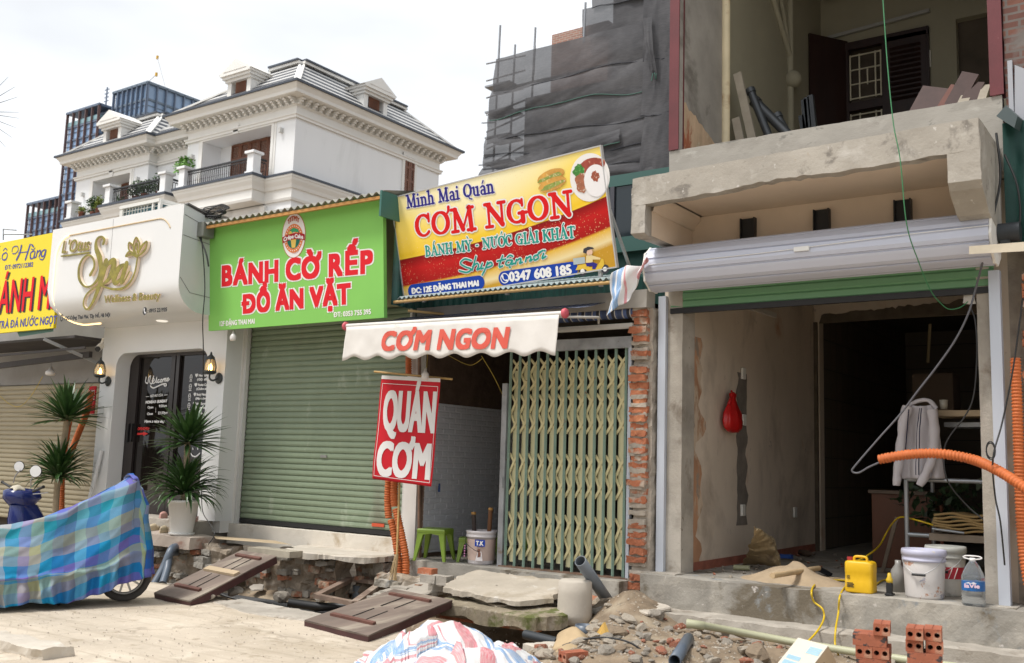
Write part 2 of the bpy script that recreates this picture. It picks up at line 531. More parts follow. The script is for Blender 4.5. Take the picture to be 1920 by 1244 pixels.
# slab-serif pen letters (unit cap height): strokes are (points, width); drawn with round ends
def arc(cx, cy, rx, ry, a0, a1, n=14): return [(cx + rx * math.cos(R(a0 + (a1 - a0) * i / n)), cy + ry * math.sin(R(a0 + (a1 - a0) * i / n))) for i in range(n + 1)]
TK, TN, SF = .21, .10, .13
def sl(x, y, w=.30): return ([(x - w / 2, y), (x + w / 2, y)], SF)
SLAB = {
 'C': (.80, [(arc(.42, .5, .34, .42, 42, 318), [.16, TN, TK, TK, TN, .13]), ([(.70, .93), (.70, .64)], .12)]),
 'O': (.92, [(arc(.46, .5, .36, .42, 90, 450, 24), [TN, TK, TK, TN, TK, TK, TN])]),
 'Q': (.92, [(arc(.46, .5, .36, .42, 90, 450, 24), [TN, TK, TK, TN, TK, TK, TN]), ([(.45, .18), (.62, -.08), (.86, -.14)], .11)]),
 'G': (.90, [(arc(.44, .5, .35, .42, 48, 300), [.15, TN, TK, TK, TN, .13]), ([(.70, .10), (.70, .42)], TK), sl(.70, .42, .34), ([(.70, .93), (.70, .70)], .11)]),
 'M': (1.18, [([(.20, .06), (.24, .94)], TN + .03), ([(.25, .92), (.58, .12)], TK), ([(.58, .12), (.92, .92)], TN), ([(.94, .94), (.98, .06)], TK), sl(.20, .06), sl(.98, .06, .36), sl(.19, .94, .24), sl(.99, .94, .24)]),
 'N': (1.0, [([(.20, .06), (.20, .92)], TN + .02), ([(.20, .90), (.80, .10)], TK), ([(.80, .10), (.80, .94)], TN + .02), sl(.20, .06), sl(.80, .94), sl(.16, .94, .24)]),
 'B': (.80, [([(.22, .06), (.22, .94)], TK), (arc(.36, .725, .24, .20, 95, -95, 12), [TN, TK * .9, TN]), (arc(.36, .28, .30, .22, 95, -95, 12), [TN, TK, TN]), ([(.10, .06), (.40, .06)], SF), ([(.10, .94), (.40, .94)], SF)]),
 'A': (.92, [([(.16, .06), (.46, .94)], TN + .02), ([(.46, .94), (.76, .06)], TK), ([(.26, .34), (.64, .34)], TN), sl(.15, .06, .26), sl(.78, .06, .30)]),
 'H': (1.0, [([(.22, .06), (.22, .94)], TK), ([(.78, .06), (.78, .94)], TK), ([(.22, .5), (.78, .5)], TN + .02), sl(.22, .06), sl(.22, .94), sl(.78, .06), sl(.78, .94)]),
 'Y': (.88, [([(.14, .94), (.44, .48)], TK), ([(.74, .94), (.44, .48)], TN), ([(.44, .5), (.44, .06)], TK), sl(.15, .94), sl(.73, .94), sl(.44, .06)]),
 'U': (.94, [([(.22, .94), (.22, .32)] + arc(.47, .32, .25, .25, 180, 360, 10) + [(.72, .94)], [TK, TK, TN, TN, TN]), sl(.22, .94), sl(.72, .94)]),
 'I': (.44, [([(.22, .06), (.22, .94)], TK), sl(.22, .06, .32), sl(.22, .94, .32)]),
 'K': (.94, [([(.22, .06), (.22, .94)], TK), ([(.74, .94), (.28, .46)], TN), ([(.40, .56), (.78, .06)], TK), sl(.22, .06), sl(.22, .94), sl(.76, .94, .26), sl(.80, .06, .26)]),
 'T': (.84, [([(.42, .06), (.42, .94)], TK), ([(.06, .92), (.78, .92)], SF), ([(.06, .92), (.06, .74)], .1), ([(.78, .92), (.78, .74)], .1), sl(.42, .06)]),
 'i': (.42, [([(.22, .05), (.22, .6)], .19), sl(.22, .05, .34), sl(.15, .61, .18), ([(.22, .86), (.22, .88)], .19)]),
 'n': (.78, [([(.20, .05), (.20, .6)], .19), (arc(.40, .42, .19, .20, 165, 0, 8) + [(.59, .05)], [.1, .13, .19, .19]), sl(.20, .05), sl(.60, .05), sl(.13, .61, .18)]),
 'h': (.78, [([(.20, .05), (.20, .98)], .19), (arc(.40, .42, .19, .20, 165, 0, 8) + [(.59, .05)], [.1, .13, .19, .19]), sl(.20, .05), sl(.60, .05), sl(.13, .97, .18)]),
 'u': (.78, [([(.20, .62), (.20, .24)] + arc(.38, .24, .18, .18, 180, 350, 8), [.19, .17, .12, .1]), ([(.58, .62), (.58, .05)], .19), sl(.14, .62, .2), sl(.52, .62, .2), sl(.64, .05, .2)]),
 'a': (.70, [(arc(.32, .44, .20, .18, 150, 0, 8) + [(.52, .05)], [.13, .13, .19, .19]), (arc(.32, .20, .18, .15, 60, 330, 12), [.1, .17, .13, .1]), sl(.58, .05, .2)]),
 '-': (.46, [([(.12, .42), (.32, .42)], .15)]),
}
def slab(fr, s, bl, br, h, mat, parent, name='lettering', grow=0, n=.003):
    items, x = [], 0
    for ch in s:
        if ch == ' ': x += .42; continue
        d = unicodedata.normalize('NFD', ch)
        w, st = SLAB[d[0]]
        cap = .98 if d[0].isupper() else .66
        cx = x + w / 2
        items += [([(x + p[0], p[1]) for p in pts], ww) for pts, ww in st]
        for e in d[1:]:
            if e == '\u0301': items.append(([(cx - .04, cap + .12), (cx + .10, cap + .30)], [.08, .14]))
            if e == '\u0300': items.append(([(cx + .04, cap + .12), (cx - .10, cap + .30)], [.08, .14]))
            if e == '\u0309': items.append((arc(cx, cap + .22, .07, .08, 150, -60, 8) + [(cx, cap + .06)], .07))
            if e == '\u031b': items.append(([(x + w - .16, cap - .20), (x + w - .04, cap - .06), (x + w - .02, cap + .10)], [.07, .12, .14]))
        x += w + .02
    bl, br = V(bl), V(br)
    d = br - bl
    L = d.length
    d.normalize()
    up = V((-d.y, d.x))
    sx = L / x
    mb = MB()
    for i, (pts, ww) in enumerate(items):
        q = [bl + d * (p[0] * sx) + up * (p[1] * h) for p in pts]
        g = (sx + h) / 2
        w2 = [k * g + grow for k in ww] if isinstance(ww, list) else ww * g + grow
        ribbon(mb, fr, q, w2, n, z0=.0003 * (i % 4))
    return mb.build(name, mat, parent)
def pslab(fr, s, l, r, t, mat, parent, name='lettering', **kw):
    a, b, c = fr.hit(*l), fr.hit(*r), fr.hit(*t)
    d = (b - a).normalized()
    return slab(fr, s, a, b, abs((c - a).dot(V((-d.y, d.x)))), mat, parent, name, **kw)
def pen(fr, strokes, w, mat, parent, name='lettering', n=.003, thick=0, px=True, sm=6):
    """handwriting: strokes given as photo points on the face, drawn with a pen of width w (one number or a list)"""
    mb = MB()
    for i, st in enumerate(strokes):
        if isinstance(st, tuple): pts, ww = st
        else: pts, ww = st, w
        q = [fr.hit(*p) for p in pts] if px else [V(p) for p in pts]
        q = [p.to_2d() for p in spline([(p.x, p.y, 0) for p in q], sm)] if len(q) > 2 else q
        ribbon(mb, fr, q, ww, n, thick, z0=.0006 * (i % 5))
    return mb.build(name, mat, parent)
# ================================================================ ground
m_road = M('road_dust', (.50, .43, .34), .9, .14, 1.2, .5, 14, stains=[((.40, .335, .25), .7, .50, .14), ((.58, .51, .41), 2.2, .56, .12), ((.34, .28, .205), 3.1, .60, .08), ((.27, .22, .16), 11, .64, .04), ((.60, .55, .47), 24, .64, .04), ((.30, .25, .19), 40, .64, .03)])
m_soil = M('soil', (.22, .165, .11), .95, .35, 4, .9, 25, stains=[((.34, .28, .2), 2, .52, .15), ((.10, .075, .05), 3, .6, .12), ((.42, .36, .28), 11, .62, .08)])
m_conc = M('concrete', (.37, .335, .285), .9, .2, 2.4, .5, 45, stains=[((.48, .44, .38), 1.6, .5, .15), ((.23, .195, .155), 2.7, .57, .1), ((.18, .15, .11), 8, .66, .05)])
m_conc_dirty = M('concrete_dirty', (.285, .265, .23), .92, .25, 3, .6, 40, stains=[((.42, .385, .33), 1.8, .50, .14), ((.15, .125, .09), 1.6, .56, .08), ((.24, .25, .25), 3.1, .6, .08), ((.5, .46, .42), 14, .66, .05)])
m_conc_pale = M('concrete_pale', (.50, .45, .38), .9, .1, 3, .3, 40, stains=[((.38, .33, .26), 2, .56, .15), ((.58, .54, .47), 5, .6, .1)])

nt_ = m_road.node_tree; pb = nt_.nodes['Principled BSDF']      # tyre scuffs and fine cracks
old = pb.inputs['Base Color'].links[0].from_socket
sc1 = ramp(nt_, tex_noise(nt_, vec_node(nt_, (.5, 7, 1), rot=(0, 0, R(-14))), 1.3, 5, .6, .6), [(.52, (0, 0, 0)), (.66, (.55, .55, .55))])
old = mixc(nt_, sc1, old, (.33, .275, .205))
vc = nt_.nodes.new('ShaderNodeTexVoronoi'); vc.feature = 'DISTANCE_TO_EDGE'; vc.inputs['Scale'].default_value = .3
dn = nt_.nodes.new('ShaderNodeVectorMath'); dn.operation = 'ADD'; nw = nt_.nodes.new('ShaderNodeTexNoise'); nw.inputs['Scale'].default_value = 2; vo0 = vec_node(nt_)
nt_.links.new(vo0, nw.inputs['Vector']); nt_.links.new(vo0, dn.inputs[0]); nt_.links.new(nw.outputs['Color'], dn.inputs[1]); nt_.links.new(dn.outputs[0], vc.inputs['Vector'])
nt_.links.new(mixc(nt_, ramp(nt_, vc.outputs['Distance'], [(0, (.4, .4, .4)), (.007, (0, 0, 0))]), old, (.2, .16, .12)), pb.inputs['Base Color'])

def edge_y(x):
    e = 7.42 + .07 * noise.noise(V((x * 1.3, 0, 0))) + .03 * noise.noise(V((x * 6, 3, 0)))
    if x < -8.6: e += min(1, (-8.6 - x) / 1.6) * .5
    if x > -5.2: e += min(1, (x + 5.2) / .8) * -.5
    return e
xs = [-160, -90, -50, -30, -20, -16] + [-14 + i * .07 for i in range(int(14.5 / .07))] + [1, 3, 8, 20, 60, 160]
ts = [-160, -80, -40, -15, -5, 0, 1, 1.8] + [2.4 + i * .09 for i in range(56)]
b = MB()
vs = []
for j, t in enumerate(ts + [99]):
    for x in xs:
        e = edge_y(x)
        if t == 99: y, z = e + .02, -.55
        else:
            y = t if t < 2.4 else 2.4 + (t - 2.4) / (ts[-1] - 2.4) * (e - 2.4)
            z = .014 * noise.noise(V((x * .9, y * .9, 0))) + .006 * noise.noise(V((x * 4, y * 4, 5))) if t > 1 else 0
            if y > e - .12: z -= .02 + .02 * abs(noise.noise(V((x * 7, 0, 9))))
        vs.append((x, y, z))
nx = len(xs)
b.add(vs, [(j * nx + i, j * nx + i + 1, (j + 1) * nx + i + 1, (j + 1) * nx + i) for j in range(len(ts)) for i in range(nx - 1)], True)
b.build('road', m_road)['kind'] = 'structure'
b = MB()
b.add([(-400, -400, -.8), (400, -400, -.8), (400, 400, -.8), (-400, 400, -.8)], [(0, 1, 2, 3)])
b.build('ground', m_soil)['kind'] = 'structure'

def ss(a, b_, x):
    t = max(0, min(1, (x - a) / (b_ - a)))
    return t * t * (3 - 2 * t)
def soil_z(x, y):
    pit = -.42 + .05 * noise.noise(V((x, y, 0)))
    right = ss(-5.9, -4.6, x)
    near = 1 - ss(7.3, 7.75, y)
    z = pit * (1 - right) + right * (.0 + .05 * noise.noise(V((x * 2, y * 2, 4))))
    z = z * (1 - near) + near * (-.03)
    z += .36 * math.exp(-((x + 5.05) / .42) ** 2 - ((y - 9.35) / .55) ** 2)      # heap against the platform corner
    z += .12 * math.exp(-((x + 4.3) / .9) ** 2 - ((y - 8.4) / .7) ** 2)
    z += .10 * math.exp(-((x + 4.1) / .6) ** 2 - ((y - 7.3) / .5) ** 2)
    z -= .34 * math.exp(-((x + 5.35) / .35) ** 2 - ((y - 8.0) / .28) ** 2)       # hole
    z += .25 * ss(8.6, 9.4, y) * (1 - right)                                     # silt banked up to the footings
    z += .035 * noise.noise(V((x * 5, y * 5, 1))) + .018 * noise.noise(V((x * 13, y * 13, 2))) + .008 * noise.noise(V((x * 30, y * 30, 2)))
    return z
b = MB()
X0, X1, Y0, Y1 = -16.5, -.3, 6.75, 9.9
nx, ny = 330, 66
b.grid(lambda u, v: (X0 + (X1 - X0) * u, Y0 + (Y1 - Y0) * v, min(soil_z(X0 + (X1 - X0) * u, Y0 + (Y1 - Y0) * v), -.06 if (Y0 + (Y1 - Y0) * v) < edge_y(X0 + (X1 - X0) * u) - .1 else 9)), nx, ny, True)
b.build('dug_up_soil', m_soil)['kind'] = 'structure'

# ================================================================ right house under rebuilding
m_room = M('room_plaster', (.66, .56, .45), .9, .09, 1.2, .15, 30, stains=[((.40, .33, .26), .9, .52, .16), ((.50, .29, .17), 1.3, .60, .12), ((.64, .56, .45), 2.3, .6, .1), ((.34, .29, .24), 5, .66, .06)], stretch=(1, 1, .6))
m_hood = M('hood_render', (.35, .32, .275), .92, .14, 1.7, .5, 30, stains=[((.45, .42, .375), 2.2, .55, .12), ((.30, .25, .2), 1.4, .6, .15), ((.36, .30, .23), 7, .66, .06), ((.20, .18, .155), 3.1, .57, .07), ((.50, .47, .43), 12, .64, .04)])
m_para = M('parapet_render', (.32, .30, .265), .93, .1, 2.2, .25, 40, stretch=(1, 1, 2.2), stains=[((.25, .23, .2), 1.1, .53, .15), ((.40, .38, .34), 3, .6, .1), ((.19, .18, .16), 4.3, .60, .06)])
m_soffit = M('soffit_paint', (.66, .54, .42), .9, .06, 1.5, .1, 30, stains=[((.48, .30, .16), 1.2, .66, .2)])
m_grey = M('grey_render', (.33, .31, .28), .93, .18, 1.8, .3, 40, stains=[((.17, .155, .135), 1.6, .58, .14)])
m_cream = M('cream_wall', (.35, .325, .24), .85, .05, 1.5, .08, 30, stains=[((.45, .36, .2), 1.3, .68, .12)])
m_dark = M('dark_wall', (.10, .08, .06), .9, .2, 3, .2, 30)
m_tilewall = flat('tile_dark', (.16, .13, .10), .4)
m_red = M('red_oxide_steel', (.11, .018, .022), .6, .15, 3, .1, 60, stains=[((.26, .12, .11), 6, .70, .05)])
m_black = flat('black_steel', (.012, .012, .013), .5)
m_steel = M('galvanised', (.52, .55, .60), .45, .07, 4, 0, metal=.35)
m_door = M('dark_wood', (.028, .012, .010), .5, .3, 5, .1, 30, stretch=(1, 1, .15))
m_brick_raw = M('brick_raw', (.40, .14, .07), .93, .3, 3, .7, 40, stains=[((.46, .37, .29), 4, .53, .1), ((.55, .23, .11), 2.5, .55, .12), ((.2, .07, .04), 7, .60, .1)])
m_brick_dirty = M('brick_dirty', (.30, .12, .065), .95, .35, 4, .9, 30, stains=[((.30, .245, .18), 3, .46, .1), ((.12, .08, .05), 5, .56, .1), ((.42, .38, .31), 9, .6, .08)])
m_mortar = M('mortar', (.40, .35, .29), .95, .25, 5, .7, 40, stains=[((.24, .2, .16), 4, .58, .1)])

b = MB()
rough_box(b, -5.1, 9.68, -.5, -.2, 10.6, .47, .09, .012, 7)
b.box(-5.0, 10.5, .3, -1.6, 20.2, .466)
b.build('concrete_platform', m_conc_dirty)['kind'] = 'structure'
b = MB()
rough_box(b, -4.95, 9.30, -.5, -.2, 9.70, .155, .09, .014, 8, 3)
b.build('concrete_step', m_conc)['kind'] = 'structure'

house = thing('unfinished_house', 'gutted two storey grey concrete house with open front bay and deep upper loggia', 'house', (-3.2, 10, .47))
b = MB(); b.box(-5.0, 10.0, .47, -4.85, 14.66, 4.45)
b.build('side_wall', m_room, house)
b = MB(); b.box(-1.68, 10.3, .47, -1.55, 14.66, 4.45)
b.build('side_wall', m_room, house)
b = MB(); rough_box(b, -4.952, 9.985, .47, -4.775, 10.3, 3.62, .12, .004, 5)
b.build('pillar', m_conc, house, .006)
b = MB(); rough_box(b, -1.775, 9.99, .47, -1.665, 10.3, 3.55, .12, .003, 5)
b.build('pillar', m_conc, house, .006)
# wall at the back of the room with a ragged opening knocked through it
b = MB()
b.box(-4.85, 14.66, .47, -4.78, 14.85, 3.84)
b.box(-4.85, 14.66, 3.84, -1.55, 14.85, 4.32)
b.build('back_wall', m_room, house)
m_patch = M('lintel_mortar', (.13, .105, .075), .95, .3, 4, .6, 30)
b = MB()
n = 60
top = [V((-4.74 + 2.55 * i / n, 14.652, 3.84 + .05 + .23 * (.25 + .75 * i / n) * (.7 + .5 * noise.noise(V((i * .23, 1, 0))) + .3 * noise.noise(V((i * .7, 5, 0)))))) for i in range(n + 1)]
b.prism([V((-4.78, 14.652, 3.80))] + top + [V((-2.0, 14.652, 3.92)), V((-1.9, 14.652, 3.83))], (0, .006, 0))
b.box(-4.87, 14.60, .47, -4.80, 14.655, 3.82)
b.build('mortar_patch', m_patch, house)
b = MB(); b.box(-5.0, 14.85, .47, -4.85, 20, 4.45); b.box(-1.68, 14.85, .47, -1.55, 20, 4.45); b.box(-5, 20, .47, -1.55, 20.15, 4.45)
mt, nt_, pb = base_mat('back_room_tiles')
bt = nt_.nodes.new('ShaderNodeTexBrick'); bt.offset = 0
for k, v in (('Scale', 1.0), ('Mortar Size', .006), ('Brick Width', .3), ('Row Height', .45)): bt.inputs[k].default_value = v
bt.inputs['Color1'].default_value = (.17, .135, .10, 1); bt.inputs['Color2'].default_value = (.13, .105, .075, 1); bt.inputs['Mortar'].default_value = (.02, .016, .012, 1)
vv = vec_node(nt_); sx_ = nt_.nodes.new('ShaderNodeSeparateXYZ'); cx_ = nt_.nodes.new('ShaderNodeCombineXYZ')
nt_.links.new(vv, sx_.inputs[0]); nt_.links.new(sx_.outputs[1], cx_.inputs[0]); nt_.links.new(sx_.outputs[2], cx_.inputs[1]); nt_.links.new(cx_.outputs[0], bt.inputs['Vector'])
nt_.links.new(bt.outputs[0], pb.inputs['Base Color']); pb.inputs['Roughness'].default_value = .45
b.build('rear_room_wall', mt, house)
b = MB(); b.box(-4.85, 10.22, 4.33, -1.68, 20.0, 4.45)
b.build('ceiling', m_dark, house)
# wall head behind the roller box, with three black steel channels
b = MB(); b.box(-4.775, 10.14, 3.62, -1.68, 10.22, 4.44)
b.build('head_wall', m_soffit, house)
for px, py in ((1403, 425), (1541, 405), (1693, 390)):
    c = PY(px, py, 10.1)
    b = MB()
    b.box(c.x - .07, 10.10, 3.62, c.x + .07, 10.138, 4.318)
    b.box(c.x - .082, 10.06, 3.62, c.x - .07, 10.138, 4.318); b.box(c.x + .07, 10.06, 3.62, c.x + .082, 10.138, 4.318)
    b.build('steel_channel', m_black, house)
# the hood: worn concrete beam with two cheeks running back to the wall
b = MB()
n = 70
def hood_bottom(x):
    u = (x + 4.89) / 3.35
    z = 4.305 + .085 * u
    z += .012 * noise.noise(V((x * 6, 0, 0)))
    if .30 < u < .62: z += .03 * math.sin((u - .3) / .32 * PI) * (1 + .8 * noise.noise(V((x * 11, 2, 0))))
    return z
fb = MB()
def hoodf(u, v):
    x = -4.89 + 3.35 * u
    zb, zt = hood_bottom(x), 4.60 + .07 * u + .006 * noise.noise(V((x * 8, 9, 0)))
    return (x, 9.0, zb + (zt - zb) * v)
prof = [(9.0, 0), (9.0, .25), (9.0, .5), (9.0, .75), (9.0, 1), (9.2, 1), (9.6, 1), (9.99, 1), (9.99, .6), (9.5, .6), (9.13, .6), (9.13, 0), (9.0, 0)]
def hood(u, v):
    k = v * (len(prof) - 1); i = min(len(prof) - 2, int(k)); t = k - i
    y = prof[i][0] + (prof[i + 1][0] - prof[i][0]) * t; h = prof[i][1] + (prof[i + 1][1] - prof[i][1]) * t
    p = hoodf(u, h)
    return V((p[0], y, p[2])) + noise.noise_vector(V((p[0] * 7, y * 7, p[2] * 7))) * .007
fb.grid(hood, 90, len(prof) - 1, False)
for u in (0, 1):
    ring = [hood(u, k / (len(prof) - 1)) for k in range(len(prof) - 1)]
    fb.add(ring, [tuple(range(len(ring)))])
def cheek(x0, x1, pts, seed):
    m = MB()
    q = []
    for i in range(len(pts)):
        a, c = V(pts[i]).to_3d(), V(pts[(i + 1) % len(pts)]).to_3d()
        k = max(1, int((c - a).length / .05))
        q += [a + (c - a) * (t / k) for t in range(k)]
    m.grid(lambda u, v: (x0 + (x1 - x0) * v, q[int(u * len(q) + .5) % len(q)].x, q[int(u * len(q) + .5) % len(q)].y), len(q), 5, False)
    m.add([(x0, p.x, p.y) for p in q], [tuple(range(len(q)))[::-1]]); m.add([(x1, p.x, p.y) for p in q], [tuple(range(len(q)))])
    m.rough(.008, 7, seed=seed)
    fb.add(m.v, m.f)
cheek(-4.9, -4.74, [(9.003, 4.5), (9.0, 4.01), (9.08, 3.985), (9.95, 4.02), (9.985, 4.02), (9.985, 4.5)], 0)
cheek(-1.80, -1.535, [(9.004, 4.6), (9.0, 4.12), (9.06, 4.06), (9.35, 3.90), (9.7, 3.84), (9.985, 3.86), (9.985, 4.6)], 0)
fb.build('hood', m_hood, house)
b = MB(); b.box(-4.74, 9.14, 4.41, -1.80, 10.138, 4.425)
b.build('soffit', m_soffit, house)
b = MB()
cp = [(0, .10), (.02, .10), (.025, .075), (.05, .055), (.075, .03), (.08, .0), (.10, 0)]
b.grid(lambda u, v: (-4.735 + cp[int(v * 6 + .5)][0] * 1.3, 9.12 + 1.02 * u, 4.41 - cp[int(v * 6 + .5)][1] * 1.5), 1, 6, True)
b.add([(-4.736, 9.14, 4.0), (-4.736, 10.138, 4.0), (-4.736, 10.138, 4.4), (-4.736, 9.14, 4.4)], [(0, 1, 2, 3)])
b.build('cornice_moulding', m_soffit, house)
b = MB(); rough_box(b, -4.96, 9.99, 4.45, -1.50, 10.12, 5.185, .08, .006, 5)
b.build('parapet', m_para, house)
# upper storey loggia
b = MB(); b.box(-4.96, 10.12, 4.45, -1.50, 15.3, 4.55); b.build('loggia_floor', m_conc, house)
b = MB(); b.box(-4.95, 10.0, 4.45, -4.85, 11.22, 9.5)
b.build('plaster_wall', m_grey, house)
b = MB()
n = 24
pts = [V((-4.848, 10.12 + 1.08 * i / n, 5.45 + .34 * (1 - i / n) ** .8 + .05 * noise.noise(V((i * .5, 0, 0))))) for i in range(n + 1)]
b.prism([V((-4.848, 10.12, 5.0)), V((-4.848, 11.2, 5.0))] + pts[::-1], (.005, 0, 0))
b.build('peeled_patch', M('peeled', (.55, .40, .27), .9, .25, 4, .3, 40, stains=[((.36, .12, .06), 3, .55, .06), ((.6, .55, .4), 5, .6, .08)], stretch=(1, 1, .5)), house)
b = MB(); b.box(-4.95, 11.22, 4.45, -4.85, 15.1, 9.5); b.build('loggia_side_wall', m_cream, house)
b = MB(); b.box(-1.6, 10.25, 4.45, -1.5, 15.1, 9.5); b.build('loggia_side_wall', m_cream, house)
b = MB()
for x0, z0, x1, z1 in ((-4.85, 4.55, -4.55, 9.1), (-4.55, 8.22, -3.23, 9.1), (-3.23, 4.55, -2.85, 9.1), (-2.85, 8.3, -1.6, 9.1)): b.box(x0, 15.1, z0, x1, 15.25, z1)
b.build('loggia_back_wall', m_cream, house)
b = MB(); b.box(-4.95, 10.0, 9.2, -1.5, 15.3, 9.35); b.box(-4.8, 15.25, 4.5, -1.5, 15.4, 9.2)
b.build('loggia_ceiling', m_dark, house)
b = MB()
for i in range(9): b.bar((-4.8 + .1 * i + .3 * rnd.random(), 14.9 - .08 * i, 9.05), (-2.0, 14.6 - .3 * i, 9.05 + .05 * rnd.random()), .12, .08)
b.build('ceiling_batten', m_dark, house)
# dark wooden door leaf, louvred shutter and barred window
b = MB(); b.hexa([(-4.86, 14.5, 4.55), (-4.82, 14.46, 4.55), (-4.42, 15.06, 4.55), (-4.46, 15.1, 4.55), (-4.86, 14.5, 8.3), (-4.82, 14.46, 8.3), (-4.42, 15.06, 8.3), (-4.46, 15.1, 8.3)])
b.build('door_leaf', m_door, house)
b = MB()
b.box(-3.85, 15.02, 4.55, -3.25, 15.06, 8.2)
for k in range(3):
    z0 = 5.0 + 1.1 * k
    for i in range(11): b.obox((-3.55, 15.0, z0 + .08 * i), (1, 0, 0), (0, 1, -.6), (0, .6, 1), .22, .03, .006)
b.build('louvred_shutter', m_door, house)
b = MB()
for x0, x1 in ((-4.5, -4.4), (-3.9, -3.84), (-3.26, -3.22)): b.box(x0, 15.03, 4.55, x1, 15.12, 8.22)
b.box(-4.5, 15.02, 8.14, -3.22, 15.11, 8.26); b.box(-4.4, 15.035, 7.15, -3.9, 15.11, 7.28)
fr_ = b.build('window_frame', m_door, house)
g = MB()
for z0, z1 in ((7.32, 8.05), (6.1, 7.1)):
    xs2 = [-4.38, -4.24, -4.0, -3.92]
    for x in xs2: g.bar((x, 15.05, z0), (x, 15.05, z1), .02, .02)
    for k in range(4):
        z = z0 + (z1 - z0) * (k + .08) / 3.16
        g.bar((-4.38, 15.046, z), (-3.92, 15.046, z), .02, .018)
    g.bar((-4.12, 15.05, z0 + (z1 - z0) * .3), (-4.12, 15.05, z0 + (z1 - z0) * .66), .02, .016)
g.build('window_grille', flat('grille_paint', (.62, .57, .43), .5), fr_)
b = MB()
c = PY(1737, 112, 15.1); b.box(c.x - .07, 15.07, c.z - .13, c.x + .07, 15.098, c.z + .13)
b.build('socket', flat('white_plastic', (.72, .70, .64), .4), house, .008)
b = MB(); b.bar(PY(1552, 72, 15.05), PY(1743, 20, 15.05), .05, .05); b.build('lamp_tube', flat('tube_grey', (.38, .38, .36), .4), house)
b = MB(); b.cyl((-4.82, 11.26, 5.0), (-4.82, 11.26, 9.2), .055); b.build('drain_pipe', M('pipe_cream', (.72, .62, .42), .6, .1, 3, stains=[((.45, .3, .16), 2, .62, .1)]), house)
b = MB(); b.cyl((-4.82, 13.6, 4.6), (-4.82, 13.6, 9.2), .05); b.cyl((-4.82, 13.6, 7.6), (-4.82, 11.8, 9.2), .04); b.cyl((-4.82, 13.6, 7.6), (-4.82, 12.8, 9.2), .03)
b.sphere((-4.78, 13.6, 7.25), .13); b.box(-4.85, 13.4, 5.9, -4.77, 13.6, 6.1)
b.build('drain_pipe', m_cream, house)
for x in (-4.96, -1.6):
    b = MB(); x1 = x + .12
    b.box(x, 9.97, 5.19, x1, 9.985, 9.5); b.box(x, 10.1, 5.19, x1, 10.115, 9.5); b.box(x + .05, 9.985, 5.19, x1 - .05, 10.1, 9.5)
    b.build('steel_column', m_red, house)
# roller shutter: ribbed housing, end plates, the green curtain just showing, guide rails
rs = MB()
cy, cz, rr = 9.66, 3.74, .245
seg = []
for k in range(10):
    a0 = 2 * PI * k / 10 + .2
    for da, dr in ((0, 0), (.10, 0), (.13, -.018), (.17, -.018), (.20, 0), (.36, .004), (.50, 0)): seg.append((a0 + da, rr + dr))
ring = lambda x: [(x, cy - r * math.cos(a), cz + r * math.sin(a)) for a, r in seg]
n = len(seg)
rs.add(ring(-4.96) + ring(-1.56), [(i, (i + 1) % n, (i + 1) % n + n, i + n) for i in range(n)])
hous = rs.build('shutter_housing', flat('shutter_silver', (.50, .52, .60), .42, .15), house)
for x in (-4.985, -1.558):
    b = MB(); q = [(x, cy - (rr + .012 * math.cos(i * 2.1)) * math.cos(2 * PI * i / 30), cz + (rr + .012 * math.cos(i * 2.1)) * math.sin(2 * PI * i / 30)) for i in range(30)]
    b.prism(q, (.022, 0, 0)); b.build('end_plate', flat('plate_white', (.75, .73, .68), .6), hous)
b = MB()
b.tube(spline([PY(1216, 497, 9.41), PY(1400, 478, 9.405), PY(1490, 467, 9.405), PY(1520, 463, 9.405), PY(1700, 440, 9.405), PY(1860, 422, 9.41)], 4), .004, 6)
c = PY(1503, 467, 9.40); b.obox(c, (1, 0, 0), (0, 1, 0), (0, 0, 1), .075, .012, .022)
b.build('sensor_strip', flat('strip_white', (.74, .74, .72), .4), hous)
b = MB()
for k in range(3):
    z = 3.36 + .09 * k
    b.add([(-4.92, 10.0, z), (-1.62, 10.0, z), (-1.62, 9.985, z + .015), (-4.92, 9.985, z + .015), (-4.92, 9.985, z + .07), (-1.62, 9.985, z + .07), (-1.62, 10.0, z + .09), (-4.92, 10.0, z + .09)], [(0, 1, 2, 3), (3, 2, 5, 4), (4, 5, 6, 7)])
cur = b.build('shutter_curtain', flat('shutter_green', (.14, .30, .16), .5), house)
b = MB(); b.box(-4.92, 9.97, 3.30, -1.62, 10.02, 3.36); b.build('bottom_rail', m_black, cur)
c = PY(1788, 499, 9.98); b = MB(); b.box(c.x - .11, 9.975, c.z - .018, c.x + .11, 9.982, c.z + .018); b.build('maker_plate', flat('plate_red', (.30, .02, .02), .5), cur)
m_rail = flat('rail_blue_grey', (.55, .59, .66), .4, .25)
for x0, x1 in ((-5.045, -4.955), (-1.66, -1.565)):
    b = MB(); b.box(x0, 9.93, .475, x1, 9.98, 3.5); b.box(x0, 9.98, .475, x0 + .008, 10.02, 3.5); b.box(x1 - .008, 9.98, .475, x1, 10.02, 3.5)
    b.build('guide_rail', m_rail, house)
b = MB(); rough_box(b, -5.12, 9.80, .46, -4.75, 10.05, .485, .08, .006, 8); b.build('foot_plate', m_conc, house)
b = MB(); b.box(-1.85, 9.80, .465, -1.5, 10.1, .482); b.build('foot_plate', m_conc_dirty, house)
